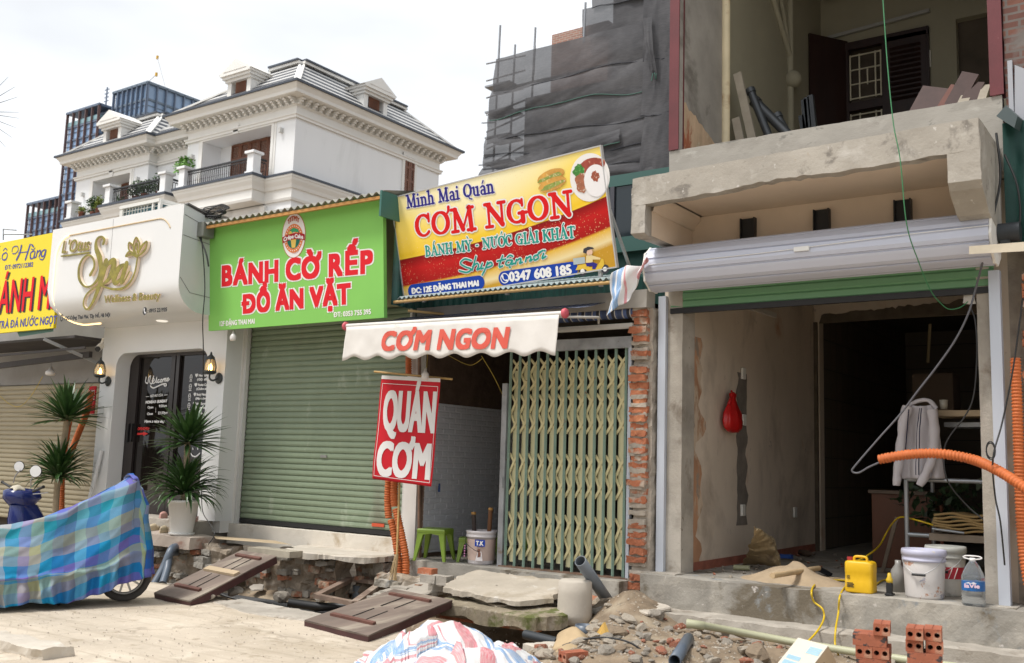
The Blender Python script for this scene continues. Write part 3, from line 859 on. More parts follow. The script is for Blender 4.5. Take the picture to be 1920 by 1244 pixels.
# plaster repairs, sockets and lamp batten on the room's left wall
b = MB()
pa, pb_ = PX(1391, 700, -4.845), PX(1391, 985, -4.845)
n = 26
q = [V((-4.845, pa.y - .15 + .09 * noise.noise(V((i * .4, 0, 0))), pa.z + (pb_.z - pa.z) * i / n)) for i in range(n + 1)] + [V((-4.845, pa.y + .15 + .09 * noise.noise(V((i * .4, 7, 0))), pa.z + (pb_.z - pa.z) * i / n)) for i in range(n, -1, -1)]
b.prism(q, (.004, 0, 0)); b.build('chased_patch', M('chase', (.19, .165, .14), .9, .3, 4, .4, 30), house)
for px, py in ((1392, 701), (1393, 788), (1391, 957), (1489, 961)):
    c = PX(px, py, -4.84); b = MB(); b.box(-4.841, c.y - .05, c.z - .07, -4.81, c.y + .05, c.z + .07); b.build('socket', MATS['white_plastic'], house, .006)
c, d = PX(1366, 563, -4.82), PX(1453, 592, -4.82)
b = MB(); b.bar(c, d, .05, .06); b.build('lamp_batten', flat('batten', (.62, .58, .5), .5), house)
b = MB(); n = 30
q = [V((-4.845, 10.33, .5 + 2.6 * i / n)) for i in range(n + 1)] + [V((-4.845, 10.62 + .30 * noise.noise(V((i * .3, 4, 0))) + .10 * noise.noise(V((i * 1.1, 4, 0))), .5 + 2.6 * i / n)) for i in range(n, -1, -1)]
b.prism(q, (.003, 0, 0)); b.build('peeled_paint', M('peeled_paint', (.46, .25, .14), .9, .3, 3, .2, 30, stains=[((.58, .46, .34), 3.5, .50, .08), ((.34, .27, .21), 6, .58, .06)], stretch=(1, 1, .5)), house)
b = MB(); b.bar(PX(1296, 1066, -4.843), PX(1528, 1028, -4.843), .012, .12); b.build('skirting', M('skirting_tile', (.34, .12, .08), .5, .3, 6), house)
# ================================================================ broken brick pier between the rice shop and the house
def brick_rag(mb, x0, x1, y0, y1, z0, z1, seed, miss=.1, mm=None):
    rr = random.Random(seed)
    z = z0; k = 0
    while z < z1 - .03:
        h = .062 + rr.uniform(-.006, .012)
        if rr.random() > miss:
            ins = rr.uniform(-.035, .035)
            xa, xb, ya, yb = x0 + max(-.02, ins) + .02 * rr.random(), x1 - .02 * rr.random(), y0 - .015 + .05 * rr.random(), y1
            rough_box(mb, xa, ya, z, xb, yb, z + h, .03, .017, 13, seed + k)
        g = rr.uniform(.018, .034)
        if mm: rough_box(mm, x0 + rr.uniform(.0, .03), y0 + rr.uniform(.0, .035), z + h - .012, x1 - .01, y1, z + h + g + .012, .03, .014, 12, seed + k + 50)
        z += h + g; k += 1
b, mo_ = MB(), MB()
brick_rag(b, -5.335, -5.11, 9.80, 10.16, .13, 3.36, 3, .1, mo_)
pier = b.build('brick_pier', m_brick_raw)
tag(pier, 'ragged broken brick pier stripped of its render between folding gate and grey column', 'pillar')
mo_.build('mortar_joint', m_mortar, pier)
b = MB(); rough_box(b, -5.30, 9.865, .1, -5.075, 10.3, 3.36, .045, .022, 10, 3)
b.build('mortar_core', m_mortar, pier)

# ================================================================ rice shop (open bay)
m_white = M('white_paint', (.70, .68, .64), .7, .05, 2, .05, 40, stains=[((.5, .45, .38), 2.5, .68, .1)])
m_paper = M('foam_wallpaper', (.56, .57, .60), .55, .04, 2, 0)
shop = thing('rice_shop', 'narrow open fronted shop bay with white brick pattern wallpaper inside', 'shop', (-6.9, 10, .3))
b = MB()
def wp(u, v):
    y = 9.98 + 2.6 * u; z = .42 + 1.93 * v
    row = int(z / .075); fy = ((y + (row % 2) * .12) % .24) / .24; fz = (z % .075) / .075
    h = .006 if (.04 < fy < .96 and .1 < fz < .9) else 0
    return (-8.395 + h + .004 * noise.noise(V((y * 2, z * 2, 0))) + h * .6 * noise.noise(V((y * 22, z * 22, 1))), y, z)
b.grid(wp, 230, 130, False); b.build('wallpaper', m_paper, shop)
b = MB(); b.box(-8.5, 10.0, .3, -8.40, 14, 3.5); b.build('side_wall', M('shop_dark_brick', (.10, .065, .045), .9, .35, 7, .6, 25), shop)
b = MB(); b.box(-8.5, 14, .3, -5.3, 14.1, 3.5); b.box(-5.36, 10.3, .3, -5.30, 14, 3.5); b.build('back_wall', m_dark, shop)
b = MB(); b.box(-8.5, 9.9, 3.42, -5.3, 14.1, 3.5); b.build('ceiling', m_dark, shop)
b = MB(); b.box(-8.4, 9.62, -.1, -5.32, 14, .37); b.build('floor_slab', m_conc_dirty, shop)
b = MB(); b.box(-8.69, 9.92, .02, -8.47, 10.05, 3.40); b.build('post', m_white, shop, .004)
b = MB(); b.bar(PY(786, 640, 9.9), PY(786, 1070, 9.9), .03, .03); b.build('conduit', M('rust', (.20, .12, .08), .8, .3, 6), shop)
b = MB(); rough_box(b, -8.45, 9.75, 3.36, -5.1, 9.95, 3.56, .1, .008, 5); b.build('beam', m_grey, shop)
b = MB(); b.box(-6.35, 9.86, 2.93, -5.34, 9.93, 3.06); b.build('head_rail', M('rusty_galv', (.36, .37, .38), .5, .25, 5, metal=.4, stains=[((.22, .15, .1), 6, .62, .06)]), shop)
b = MB(); b.box(-8.3, 9.80, 3.14, -5.3, 9.84, 3.20); b.box(-8.3, 9.79, 3.155, -5.3, 9.80, 3.175); b.build('rail', M('white_rail', (.52, .50, .46), .5, .1), shop)
# folding gate
gate = thing('folding_gate', 'green and cream concertina folding gate half closed over the dark shop bay', 'gate', (-6.2, 9.95, .37))
m_gg = M('gate_green', (.22, .32, .255), .5, .12, 6, stains=[((.22, .12, .07), 9, .68, .05)])
m_gy = M('gate_cream', (.68, .60, .34), .5, .12, 8, stains=[((.28, .16, .06), 12, .66, .05)])
m_gp = M('gate_panel', (.60, .57, .35), .5, .08, 3, stretch=(1, 1, .2), stains=[((.3, .25, .12), 5, .64, .1)])
xl, xr = -7.03, -5.43
nb = 13
xsb = [xl + (xr - xl) * i / (nb - 1) for i in range(nb)]
for x in xsb:
    b = MB(); b.box(x - .017, 9.905, .385, x - .003, 9.922, 3.0); b.box(x + .003, 9.905, .385, x + .013, 9.922, 3.0); b.box(x - .003, 9.912, .385, x + .003, 9.922, 2.95)
    for k in range(9): b.cyl((x - .010, 9.905, .6 + .27 * k), (x - .010, 9.900, .6 + .27 * k), .006, 6)
    b.build('bar', m_gg, gate)
b = MB()
for i in range(nb - 1):
    x0, x1 = xsb[i] + .02, xsb[i + 1] - .02
    b.grid(lambda u, v: (x0 + (x1 - x0) * u, 9.962 - .010 * math.sin(u * PI), (.46 if i % 3 else .43) + (2.72 - .43) * v), 6, 1, True)
b.build('strip_panel', m_gp, gate)
b = MB()
for yc, hh in ((700, 30), (776, 37), (893, 40), (1010, 42)):
    zc = PY(1070, yc, 9.9).z; dz = PY(1070, yc - hh, 9.9).z - zc
    for i in range(-1, nb - 1):
        for s in (1, -1):
            a0, a1 = max(0, i), min(nb - 1, i + 2)
            f0, f1 = (a0 - i) / 2, (a1 - i) / 2
            xa, xb = xl + (xr - xl) * a0 / (nb - 1), xl + (xr - xl) * a1 / (nb - 1)
            yy = 9.943 if s > 0 else 9.936
            p = [V((xa + (xb - xa) * t, yy, zc + s * dz * (1 - 2 * (f0 + (f1 - f0) * t)) + s * .02 * math.sin((f0 + (f1 - f0) * t) * 2 * PI))) for t in (0, .25, .5, .75, 1)]
            for q, q2 in zip(p, p[1:]): b.bar(q, q2, .006, .030, (0, -1, 0) if 0 else (0, 0, 1))
b.build('lattice', m_gy, gate)
b = MB(); b.box(-7.13, 9.88, .37, -7.06, 9.96, 2.56); b.box(-7.10, 9.86, 1.3, -7.07, 9.88, 1.42); b.build('end_post', MATS['rusty_galv'], gate)
b = MB(); b.box(-5.385, 9.87, .30, -5.345, 9.93, 3.0); b.build('wall_channel', m_rail, gate)
b = MB(); b.box(-7.1, 9.86, .36, -5.36, 9.98, .385); b.build('floor_track', MATS['rust'], gate)
b = MB(); c = PY(1193, 768, 9.86); b.box(c.x - .035, 9.84, c.z - .065, c.x + .035, 9.87, c.z + .065)
tag(b.build('wall_socket', MATS['white_plastic'], None, .006), 'white socket plate hanging at the right edge of the folding gate', 'socket')

# corrugated eave, awning roll, awning
m_cor = M('corrugated_blue_grey', (.33, .40, .40), .6, .15, 3, stains=[((.25, .2, .15), 4, .62, .1)])
eave = thing('tin_eave', 'grey green corrugated tin eave on a bamboo batten below the tilted yellow sign', 'eave', (-6.9, 9.5, 3.6))
def corr(mb, x0, x1, y0, z0, y1, z1, pitch=.075, amp=.014, th=.004):
    n = int((x1 - x0) / pitch * 6)
    f = lambda u, v, o: (x0 + (x1 - x0) * u, y0 + (y1 - y0) * v, z0 + (z1 - z0) * v + amp * math.sin((x0 + (x1 - x0) * u) / pitch * 2 * PI) + o)
    mb.grid(lambda u, v: f(u, v, 0), n, 2, True); mb.grid(lambda u, v: f(1 - u, v, -th), n, 2, True)
    mb.grid(lambda u, v: f(u, 0, -th * (1 - v)), n, 1, False)
b = MB(); corr(b, -8.42, -5.35, 9.33, 3.63, 10.1, 3.83); b.build('sheet', m_cor, eave)
b = MB(); b.tube([(-8.5, 9.36, 3.585), (-7, 9.36, 3.595), (-5.3, 9.36, 3.59)], .022, 8); b.tube([PY(765, 583, 9.4), PY(858, 592, 9.9)], .018, 8)
b.build('bamboo_batten', M('bamboo', (.50, .32, .12), .55, .2, 5, stretch=(.2, 1, 1)), eave)

def stripes(name, cols, scale, axis='U', rough=.8):
    m, nt, bb = base_mat(name)
    t = nt.nodes.new('ShaderNodeTexCoord'); s = nt.nodes.new('ShaderNodeSeparateXYZ'); nt.links.new(t.outputs['UV'], s.inputs[0])
    a = nt.nodes.new('ShaderNodeMath'); a.operation = 'MULTIPLY'; a.inputs[1].default_value = scale; nt.links.new(s.outputs[0 if axis == 'U' else 1], a.inputs[0])
    f = nt.nodes.new('ShaderNodeMath'); f.operation = 'FRACT'; nt.links.new(a.outputs[0], f.inputs[0])
    c = ramp(nt, f.outputs[0], cols, 'CONSTANT')
    v = vec_node(nt); n_ = tex_noise(nt, v, 60, 3)
    c = mixc(nt, .5, c, ramp(nt, n_, [(.3, (.75, .75, .75)), (.7, (1, 1, 1))]), 'MULTIPLY')
    nt.links.new(c, bb.inputs['Base Color']); bb.inputs['Roughness'].default_value = rough
    return m
aw = thing('rolling_awning', 'white scalloped awning lettered in faded red on a pole with pink end caps', 'awning', (-7.0, 8.8, 3.0))
barL, barR = PY(650, 612, 8.8), PY(1057, 588, 8.8)
m_awn = M('awning_white', (.66, .63, .59), .75, .05, 3, .1, 20, stains=[((.5, .46, .4), 3, .64, .12)])
b = MB(); b.cyl(barL, barR, .028, 14); b.build('front_bar', M('bar_white', (.62, .60, .56), .5, .08), aw)
for p, d in ((barL, -1), (barR, 1)):
    b = MB(); b.lathe(p, [(.0, -.01 * d), (.05, -.005 * d), (.056, .02 * d), (.045, .04 * d), (0, .045 * d)], 18, (1, 0, 0)); b.build('end_cap', flat('cap_pink', (.55, .09, .12), .5), aw)
VL, VR = PY(646, 675, 8.78), PY(1042, 665, 8.78)
def val(u, v):
    x = barL.x + .02 + (barR.x - barL.x - .06) * u
    zt = barL.z + (barR.z - barL.z) * u - .015
    zb = VL.z + (VR.z - VL.z) * u + .012 - .026 * math.cos(u * 2 * PI * 8)
    return V((x - .03 * v, 8.775 - .012 * v + .010 * math.sin(u * 47) * v + .006 * noise.noise(V((x * 8, v * 3, 0))), zt + (zb - zt) * v))
b = MB(); b.grid(val, 160, 8); vo = b.build('valance', m_awn, aw, solid=.002)
fa = Frame((barL.x, 8.768, 2.7), (1, 0, 0), (0, 0, 1))
wo = ptext(fa, 'CƠM NGON', (714, 657), (955, 652), (716, 623), flat('faded_red', (.62, .11, .08), .7), aw, 'lettering', bold=.016, shear=.12, track=.04, n=.018)
for vv_ in wo.data.vertices:        # the print follows the cloth
    w = aw.location + vv_.co; u = (w.x - barL.x - .02) / (barR.x - barL.x - .06)
    zt = barL.z + (barR.z - barL.z) * u - .015; zb = VL.z + (VR.z - VL.z) * u
    vv_.co.y += val(u, (zt - w.z) / (zt - zb)).y - .011 - 8.75
m_stripe_b = stripes('blue_stripe_cloth', [(0, (.05, .07, .14)), (.3, (.45, .43, .4)), (.38, (.08, .12, .26)), (.6, (.03, .03, .04)), (.8, (.5, .48, .44)), (.86, (.06, .09, .2))], 16)
b = MB(); b.grid(lambda u, v: V((barL.x + .02 + (barR.x - barL.x - .06) * u, 8.795 + 1.0 * v, barL.z + .032 + .21 * v - .03 * math.sin(v * PI))), 40, 6, uv=True); b.build('canopy_cloth', m_stripe_b, aw)
b = MB(); b.grid(lambda u, v: V((-8.45 + 3.15 * u, 9.86 + .07 * math.cos(2 * PI * v), 3.33 + .07 * math.sin(2 * PI * v))), 60, 16, uv=True); b.build('cloth_roll', m_stripe_b, aw)
for x in (-8.1, -5.75):
    b = MB(); b.tube([(x, 9.82, 3.22), (x + .3, 9.3, 3.2), (x, 8.82, 3.16)], .014, 8); b.build('folding_arm', MATS['white_rail'], aw)

# hanging banner
pl, prr = PY(700, 697, 9.36), PY(846, 711, 9.36)
ban = thing('cloth_banner', 'red banner lettered in white hanging askew from a bamboo pole', 'banner', PY(760, 910, 9.36))
b = MB(); b.tube([pl + V((0, .02, 0)), prr + V((0, .02, 0))], .014, 8); b.build('bamboo_pole', MATS['bamboo'], ban)
fb_ = Frame(PY(698, 898, 9.335), PY(808, 913, 9.335) - PY(698, 898, 9.335), PY(722, 702, 9.335) - PY(698, 898, 9.335))
c0, c1, c2 = fb_.hit(808, 913), fb_.hit(722, 702), fb_.hit(830, 713)
bw, bh = c0.x, (c1.y + c2.y) / 2
def bw_n(u, v): return .010 * math.sin(u * 4 + v * 3) + .008 * noise.noise(V((u * 2, v * 3, 3))) + .006 * math.sin(v * 9 + u * 3)
b = MB(); b.grid(lambda u, v: fb_.pt(-.0 + bw * u, bh * v, bw_n(u, v)), 24, 40)
b.build('sheet', M('banner_red', (.52, .014, .024), .6, .08, 2, .05, 10, spec=.2), ban, solid=.0015)
mw = flat('banner_white', (.72, .70, .68), .45)
def bend(o):
    for vv_ in o.data.vertices:
        w = o.parent.location + vv_.co - fb_.o
        u, v = w.dot(fb_.u) / bw, w.dot(fb_.v) / bh
        vv_.co += fb_.n * bw_n(u, v)
    return o
bend(ptext(fb_, 'QUÁN', (718, 806), (815, 811), (722, 733), mw, ban, 'lettering', bold=.018, n=.006))
bend(ptext(fb_, 'CƠM', (707, 890), (806, 898), (711, 828), mw, ban, 'lettering', bold=.020, n=.006))
b = MB()
for t in (.025, .05):
    pass
for (u0, v0, u1, v1) in ((.03, .03, .97, .035), (.03, .92, .97, .925), (.03, .03, .037, .925), (.963, .03, .97, .925)):
    b.grid(lambda u, v: fb_.pt(bw * (u0 + (u1 - u0) * u), bh * (v0 + (v1 - v0) * v), .004 + bw_n(u0 + (u1 - u0) * u, v0 + (v1 - v0) * v)), 20, 20)
b.grid(lambda u, v: fb_.pt(bw * u, bh * (.965 + .035 * v), .004 + bw_n(u, .965 + .035 * v)), 24, 3)
b.build('border_line', mw, ban)
def bulb(c, label, r=.045):
    t = thing('light_bulb', label, 'light bulb', c)
    m = MB(); m.lathe(c, [(.0, -.0), (r * .8, .006), (r, .03), (r, .07), (r * .75, .09), (r * .45, .105)], 16); m.build('globe', flat('bulb_white', (.70, .67, .64), .3), t)
    m = MB(); m.lathe(c + V((0, 0, .105)), [(r * .45, 0), (r * .42, .03), (r * .3, .05), (.006, .055), (.006, .12)], 12); m.build('socket_cap', flat('bulb_cap', (.35, .33, .3), .5), t)
    return t
bulb(PY(797, 713, 9.25), 'white bulb hanging over the top of the red banner')
b = MB(); b.tube([PY(800, 690, 9.25), PY(801, 675, 9.3), PY(803, 640, 9.6)], .004, 6); b.tube(spline([PY(838, 665, 9.9), PY(880, 685, 9.9), PY(905, 672, 9.9)]), .004, 6); b.tube(spline([PY(903, 668, 9.9), PY(925, 705, 9.95), PY(943, 742, 10)]), .004, 6)
tag(b.build('bulb_wire', flat('wire_yellow', (.5, .36, .05), .5)), 'thin yellow wires strung inside the shop above the banner', 'wire')

# tilted yellow sign
sy0, sy1 = 9.52, 9.25
S = thing('rice_shop_sign', 'tilted yellow and red billboard with food pictures above the folding gate', 'sign', PY(955, 535, sy0))
bl, br_, tl, tr = PY(760, 567, sy0), PY(1155, 500, sy0), PY(743, 362, sy1), PY(1138, 282, sy1)
fs_ = Frame(bl, br_ - bl, tl - bl)
W_ = fs_.hit(1155, 500).x; H_ = (fs_.hit(743, 362).y + fs_.hit(1138, 282).y) / 2
m, nt_, pb = base_mat('sign_print')
tcn = nt_.nodes.new('ShaderNodeTexCoord'); sep = nt_.nodes.new('ShaderNodeSeparateXYZ'); nt_.links.new(tcn.outputs['UV'], sep.inputs[0])
def mth(nt, op, a, b_=None):
    q = nt.nodes.new('ShaderNodeMath'); q.operation = op
    for i, k in enumerate((a, b_)):
        if k is None: continue
        if hasattr(k, 'is_linked'): nt.links.new(k, q.inputs[i])
        else: q.inputs[i].default_value = k
    return q.outputs[0]
u_, v_ = sep.outputs[0], sep.outputs[1]
# printed bands: yellow with a pale glow, red with sparks, gold below; the bands sweep up to the right
sw = mth(nt_, 'SUBTRACT', v_, mth(nt_, 'MULTIPLY', mth(nt_, 'POWER', u_, 2.6), .18))
bandc = ramp(nt_, sw, [(0, (.55, .30, .03)), (.05, (.80, .66, .36)), (.14, (.75, .45, .05)), (.16, (.36, .012, .010)), (.30, (.52, .015, .014)), (.405, (.22, .008, .008)), (.41, (.88, .60, .05)), (.44, (.84, .55, .03)), (.48, (.88, .60, .06)), (.75, (.90, .70, .16)), (1, (.90, .78, .36))])
gl_ = mth(nt_, 'SUBTRACT', 1, mth(nt_, 'MULTIPLY', mth(nt_, 'ADD', mth(nt_, 'POWER', mth(nt_, 'ABSOLUTE', mth(nt_, 'SUBTRACT', u_, .42)), 1.5), mth(nt_, 'POWER', mth(nt_, 'ABSOLUTE', mth(nt_, 'SUBTRACT', v_, .95)), 1.5)), 2.6))
glc = ramp(nt_, gl_, [(.2, (0, 0, 0)), (1, (.75, .75, .75))])
bandc = mixc(nt_, glc, bandc, (.92, .88, .66))
uvs = nt_.nodes.new('ShaderNodeMapping'); uvs.inputs['Scale'].default_value = (W_, H_, 1); nt_.links.new(tcn.outputs['UV'], uvs.inputs['Vector'])
vo_ = nt_.nodes.new('ShaderNodeTexVoronoi'); vo_.inputs['Scale'].default_value = 34; nt_.links.new(uvs.outputs[0], vo_.inputs['Vector'])
spk = ramp(nt_, vo_.outputs['Distance'], [(.0, (1, 1, 1)), (.22, (.25, .25, .25)), (.3, (0, 0, 0))])
sel = ramp(nt_, tex_noise(nt_, uvs.outputs[0], 3.5, 3), [(.42, (0, 0, 0)), (.62, (1, 1, 1))])
bandc = mixc(nt_, mixc(nt_, 1.0, spk, sel, 'MULTIPLY'), bandc, (.85, .62, .32))
nt_.links.new(bandc, pb.inputs['Base Color']); pb.inputs['Roughness'].default_value = .7; pb.inputs['Specular IOR Level'].default_value = .15
b = MB(); b.grid(lambda u, v: fs_.pt(W_ * u, H_ * v, .0015 * noise.noise(V((u * 4, v * 2, 0)))), 30, 16, True, True)
b.build('printed_face', m, S)
b = MB()
for (u0, v0, u1, v1) in ((-.015, -.015, W_ + .015, 0), (-.015, H_, W_ + .015, H_ + .015), (-.015, 0, 0, H_), (W_, 0, W_ + .015, H_)):
    b.hexa([fs_.pt(u0, v0, .01), fs_.pt(u1, v0, .01), fs_.pt(u1, v1, .01), fs_.pt(u0, v1, .01), fs_.pt(u0, v0, -.04), fs_.pt(u1, v0, -.04), fs_.pt(u1, v1, -.04), fs_.pt(u0, v1, -.04)])
b.add([fs_.pt(0, 0, -.03), fs_.pt(W_, 0, -.03), fs_.pt(W_, H_, -.03), fs_.pt(0, H_, -.03)], [(0, 3, 2, 1)])
b.build('frame', flat('alu_frame', (.55, .55, .55), .4, .4), S)
m_lr, m_lw, m_lb, m_lt, m_blue = flat('print_red', (.66, .014, .016), .45), flat('print_white', (.80, .78, .76), .45), flat('print_navy', (.035, .03, .22), .45), flat('print_teal', (.02, .30, .24), .45), flat('print_blue', (.012, .055, .36), .45)
N0 = .004
pslab(fs_, 'Minh Mai Quán', (763, 392), (928, 362), (762, 366), m_lw, S, 'lettering', grow=.02, n=N0)
pslab(fs_, 'Minh Mai Quán', (763, 392), (928, 362), (762, 366), m_lb, S, 'lettering', n=N0 + .002)
for grow, mm, k in ((.035, m_lw, N0), (0, m_lr, N0 + .002)): pslab(fs_, 'CƠM NGON', (781, 448), (1078, 406), (781, 402), mm, S, 'lettering', grow=grow, n=k)
for grow, mm, k in ((.022, m_lw, N0), (0, m_lt, N0 + .002)): pslab(fs_, 'BÁNH MỲ - NƯỚC GIẢI KHÁT', (798, 482), (1080, 446), (799, 461), mm, S, 'lettering', grow=grow, n=k)
# handwriting: Ship tận nơi
ship = [[(884, 489), (872, 486), (864, 494), (874, 501), (884, 505), (876, 511), (862, 508)], [(893, 481), (889, 496), (886, 507)], [(887, 500), (895, 494), (898, 499), (895, 506), (900, 504)], [(905, 494), (902, 504), (907, 503)], [(915, 492), (910, 506), (905, 516)], [(913, 497), (921, 492), (923, 498), (914, 502)],
        [(943, 480), (938, 494), (937, 501), (943, 499)], [(933, 490), (949, 486)], [(960, 488), (952, 489), (949, 496), (956, 497), (962, 488), (960, 496), (965, 494)], [(952, 483), (957, 479), (962, 481)], [(956, 501), (957, 502), (957, 501)], [(969, 487), (967, 495)], [(968, 490), (976, 485), (977, 489), (975, 494), (980, 492)],
        [(988, 483), (986, 491)], [(987, 486), (995, 481), (996, 485), (994, 490), (999, 487)], [(1009, 478), (1002, 481), (1003, 488), (1010, 484), (1009, 478), (1015, 472)], [(1020, 476), (1017, 485), (1024, 481)], [(1022, 470), (1023, 471), (1022, 470)], [(1011, 474), (1019, 470)]]
pen(fs_, ship, .042, m_lw, S, 'handwriting', n=N0)
pen(fs_, ship, .022, m_lt, S, 'handwriting', n=N0 + .004)
def pill(l, r, h, mat, n=N0):
    a, c = fs_.hit(*l), fs_.hit(*r)
    d = (c - a).normalized(); up = V((-d.y, d.x)); k = h / 2
    q = [a + d * (k * math.cos(t)) + up * (k * math.sin(t)) for t in [PI / 2 + PI * i / 12 for i in range(13)]] + [c + d * (k * math.cos(t)) + up * (k * math.sin(t)) for t in [-PI / 2 + PI * i / 12 for i in range(13)]]
    m = MB(); flatpoly(m, fs_, q, n); return m.build('number_plate', mat, S)
pill((775, 546), (898, 530), .17, m_blue)
pill((946, 522), (1072, 505), .17, m_blue)
ptext(fs_, 'ĐC: 12E ĐẶNG THAI MAI', (773, 551), (899, 536), (773, 541), m_lw, S, 'lettering', bold=.008, n=N0 + .004)
ptext(fs_, '0347 608 185', (956, 528), (1073, 514), (956, 511), m_lw, S, 'lettering', bold=.010, n=N0 + .004)
def phone(fr, c, r, mr, mp_, parent, n):
    m = MB(); disc(m, fr, c, r, r, n, 28, .82); m.build('phone_ring', mr, parent)
    m = MB(); ribbon(m, fr, [(c[0] - r * .45, c[1] + r * .45), (c[0] - r * .35, c[1] - r * .1), (c[0] + r * .05, c[1] - r * .45), (c[0] + r * .45, c[1] - r * .5)], [r * .42, r * .2, r * .2, r * .42], n); m.build('phone_mark', mp_, parent)
phone(fs_, fs_.hit(947, 522), .062, m_lw, m_lw, S, N0 + .004)
# food pictures
def blob(fr, c, rx, ry, rot, mat, parent, name, n, wob=.06, k=26, seed=0):
    m = MB(); cr_, sr_ = math.cos(rot), math.sin(rot)
    q = []
    for i in range(k):
        t = 2 * PI * i / k; f = 1 + wob * noise.noise(V((math.cos(t) * 2, math.sin(t) * 2, seed * 3.1)))
        x, y = rx * f * math.cos(t), ry * f * math.sin(t)
        q.append((c[0] + x * cr_ - y * sr_, c[1] + x * sr_ + y * cr_))
    flatpoly(m, fr, q, n); return m.build(name, mat, parent)
fx = lambda px, py: fs_.hit(px, py)
mk = lambda n, c, c2, s: M(n, c, .5, .25, s, stains=[(c2, s * 1.3, .55, .08)])
plate = MB(); disc(plate, fs_, fx(1106, 333), .255, .27, N0); plate.build('plate_picture', m_lw, S)
blob(fs_, fx(1108, 314), .19, .10, .1, mk('pork', (.30, .05, .03), (.55, .25, .15), 14), S, 'meat_picture', N0 + .002, .15)
blob(fs_, fx(1086, 323), .07, .09, .1, mk('herb', (.04, .20, .03), (.15, .4, .1), 30), S, 'herb_picture', N0 + .003, .4, seed=2)
blob(fs_, fx(1092, 342), .10, .11, .4, mk('stew', (.35, .12, .06), (.6, .5, .4), 20), S, 'stew_picture', N0 + .004, .3, seed=5)
disc_m = MB(); disc(disc_m, fs_, fx(1118, 339), .15, .18, N0 + .005); disc_m.build('rice_picture', flat('rice', (.82, .80, .80), .6), S)
blob(fs_, fx(1117, 331), .05, .06, .1, mk('sauce', (.32, .07, .03), (.7, .5, .4), 30), S, 'sauce_picture', N0 + .006, .5, seed=8)
for px, py, sd_ in ((1033, 331, 1), (1036, 346, 2)):
    blob(fs_, fx(px, py), .19, .075, .12, mk('bun', (.62, .32, .06), (.75, .5, .15), 8), S, 'bread_picture', N0 + .002 * sd_, .05, seed=sd_)
    blob(fs_, fx(px, py + 2), .165, .03, .12, mk('filling', (.25, .32, .06), (.65, .5, .3), 22), S, 'filling_picture', N0 + .002 * sd_ + .001, .3, seed=sd_ + 3)
# the delivery rider printed beside the phone number
my, mdk = flat('print_yellow', (.72, .48, .06), .45), flat('print_dark', (.05, .05, .06), .45)
m_ = MB(); disc(m_, fs_, fx(1093, 509), .055, .055, N0 + .003); disc(m_, fs_, fx(1135, 505), .052, .052, N0 + .003); m_.build('wheel_picture', mdk, S)
m_ = MB(); disc(m_, fs_, fx(1093, 509), .028, .028, N0 + .005); disc(m_, fs_, fx(1135, 505), .026, .026, N0 + .005); m_.build('wheel_picture', m_lw, S)
m_ = MB(); flatpoly(m_, fs_, [fx(*p) for p in ((1080, 507), (1084, 498), (1098, 495), (1106, 501), (1118, 503), (1126, 491), (1128, 485), (1132, 486), (1134, 496), (1129, 504), (1120, 509), (1104, 511), (1098, 505))], N0 + .004); m_.build('scooter_picture', my, S)
m_ = MB(); flatpoly(m_, fs_, [fx(*p) for p in ((1076, 497), (1075, 485), (1097, 482), (1098, 494))], N0 + .004); m_.build('carrier_picture', flat('print_grey', (.42, .48, .47), .5), S)
m_ = MB(); flatpoly(m_, fs_, [fx(*p) for p in ((1099, 493), (1100, 480), (1107, 477), (1113, 480), (1127, 484), (1126, 487), (1112, 487), (1112, 493))], N0 + .005); m_.build('shirt_picture', flat('print_cream', (.75, .6, .3), .5), S)
m_ = MB(); flatpoly(m_, fs_, [fx(*p) for p in ((1099, 494), (1112, 492), (1121, 495), (1117, 505), (1111, 505), (1112, 499), (1101, 500))], N0 + .006); m_.build('trousers_picture', m_lb, S)
m_ = MB(); disc(m_, fs_, fx(1106, 473), .04, .04, N0 + .005); m_.build('face_picture', flat('print_skin', (.75, .5, .35), .5), S)
m_ = MB(); flatpoly(m_, fs_, [fx(*p) for p in ((1094, 474), (1095, 467), (1103, 463), (1112, 464), (1115, 467), (1108, 468), (1102, 470), (1100, 476))], N0 + .006); m_.build('hair_picture', mdk, S)
# props behind the tilted sign
b = MB()
for x in (-8.2, -6.9, -5.6): b.bar((x, 9.6, 3.6), (x, 9.45, 5.0), .04, .04); b.bar((x, 9.45, 4.9), (x, 10.3, 3.9), .03, .03)
b.build('prop', MATS['alu_frame'], S)
# green tin shed and window seen in the gap to the right of the sign
shed = thing('green_tin_shed', 'dark green tin wall with a dark window behind the tilted yellow sign', 'shed', (-6.0, 11, 3.5))
m_tin = M('green_tin', (.028, .10, .085), .5, .15, 2, stains=[((.05, .14, .12), 3, .6, .1)])
b = MB(); corr(b, -8.9, -5.0, 11.1, 4.0, 11.1, 3.4, .09, .012)
b.v = [(p[0], 11.1 + (p[2] - 3.4) * 0 + .012 * math.sin(p[0] / .09 * 2 * PI), p[2] if 1 else 0) for p in b.v]
b.box(-8.9, 11.12, 3.5, -5.0, 11.2, 5.3)
b.build('tin_wall', m_tin, shed)
b = MB(); b.box(-8.7, 11.0, 4.32, -5.02, 11.12, 4.52); b.box(-8.7, 11.0, 5.2, -5.02, 11.1, 5.35); b.build('flashing', flat('tin_light', (.035, .10, .085), .5), shed)
b = MB(); b.box(-8.0, 11.02, 4.52, -5.05, 11.1, 5.2); b.build('window', flat('dark_glass', (.012, .02, .025), .1), shed)
b = MB()
for x in (-6.3, -5.75, -5.3): b.box(x, 10.99, 4.52, x + .06, 11.03, 5.2)
b.build('window_frame', flat('frame_dark', (.05, .05, .06), .4), shed)
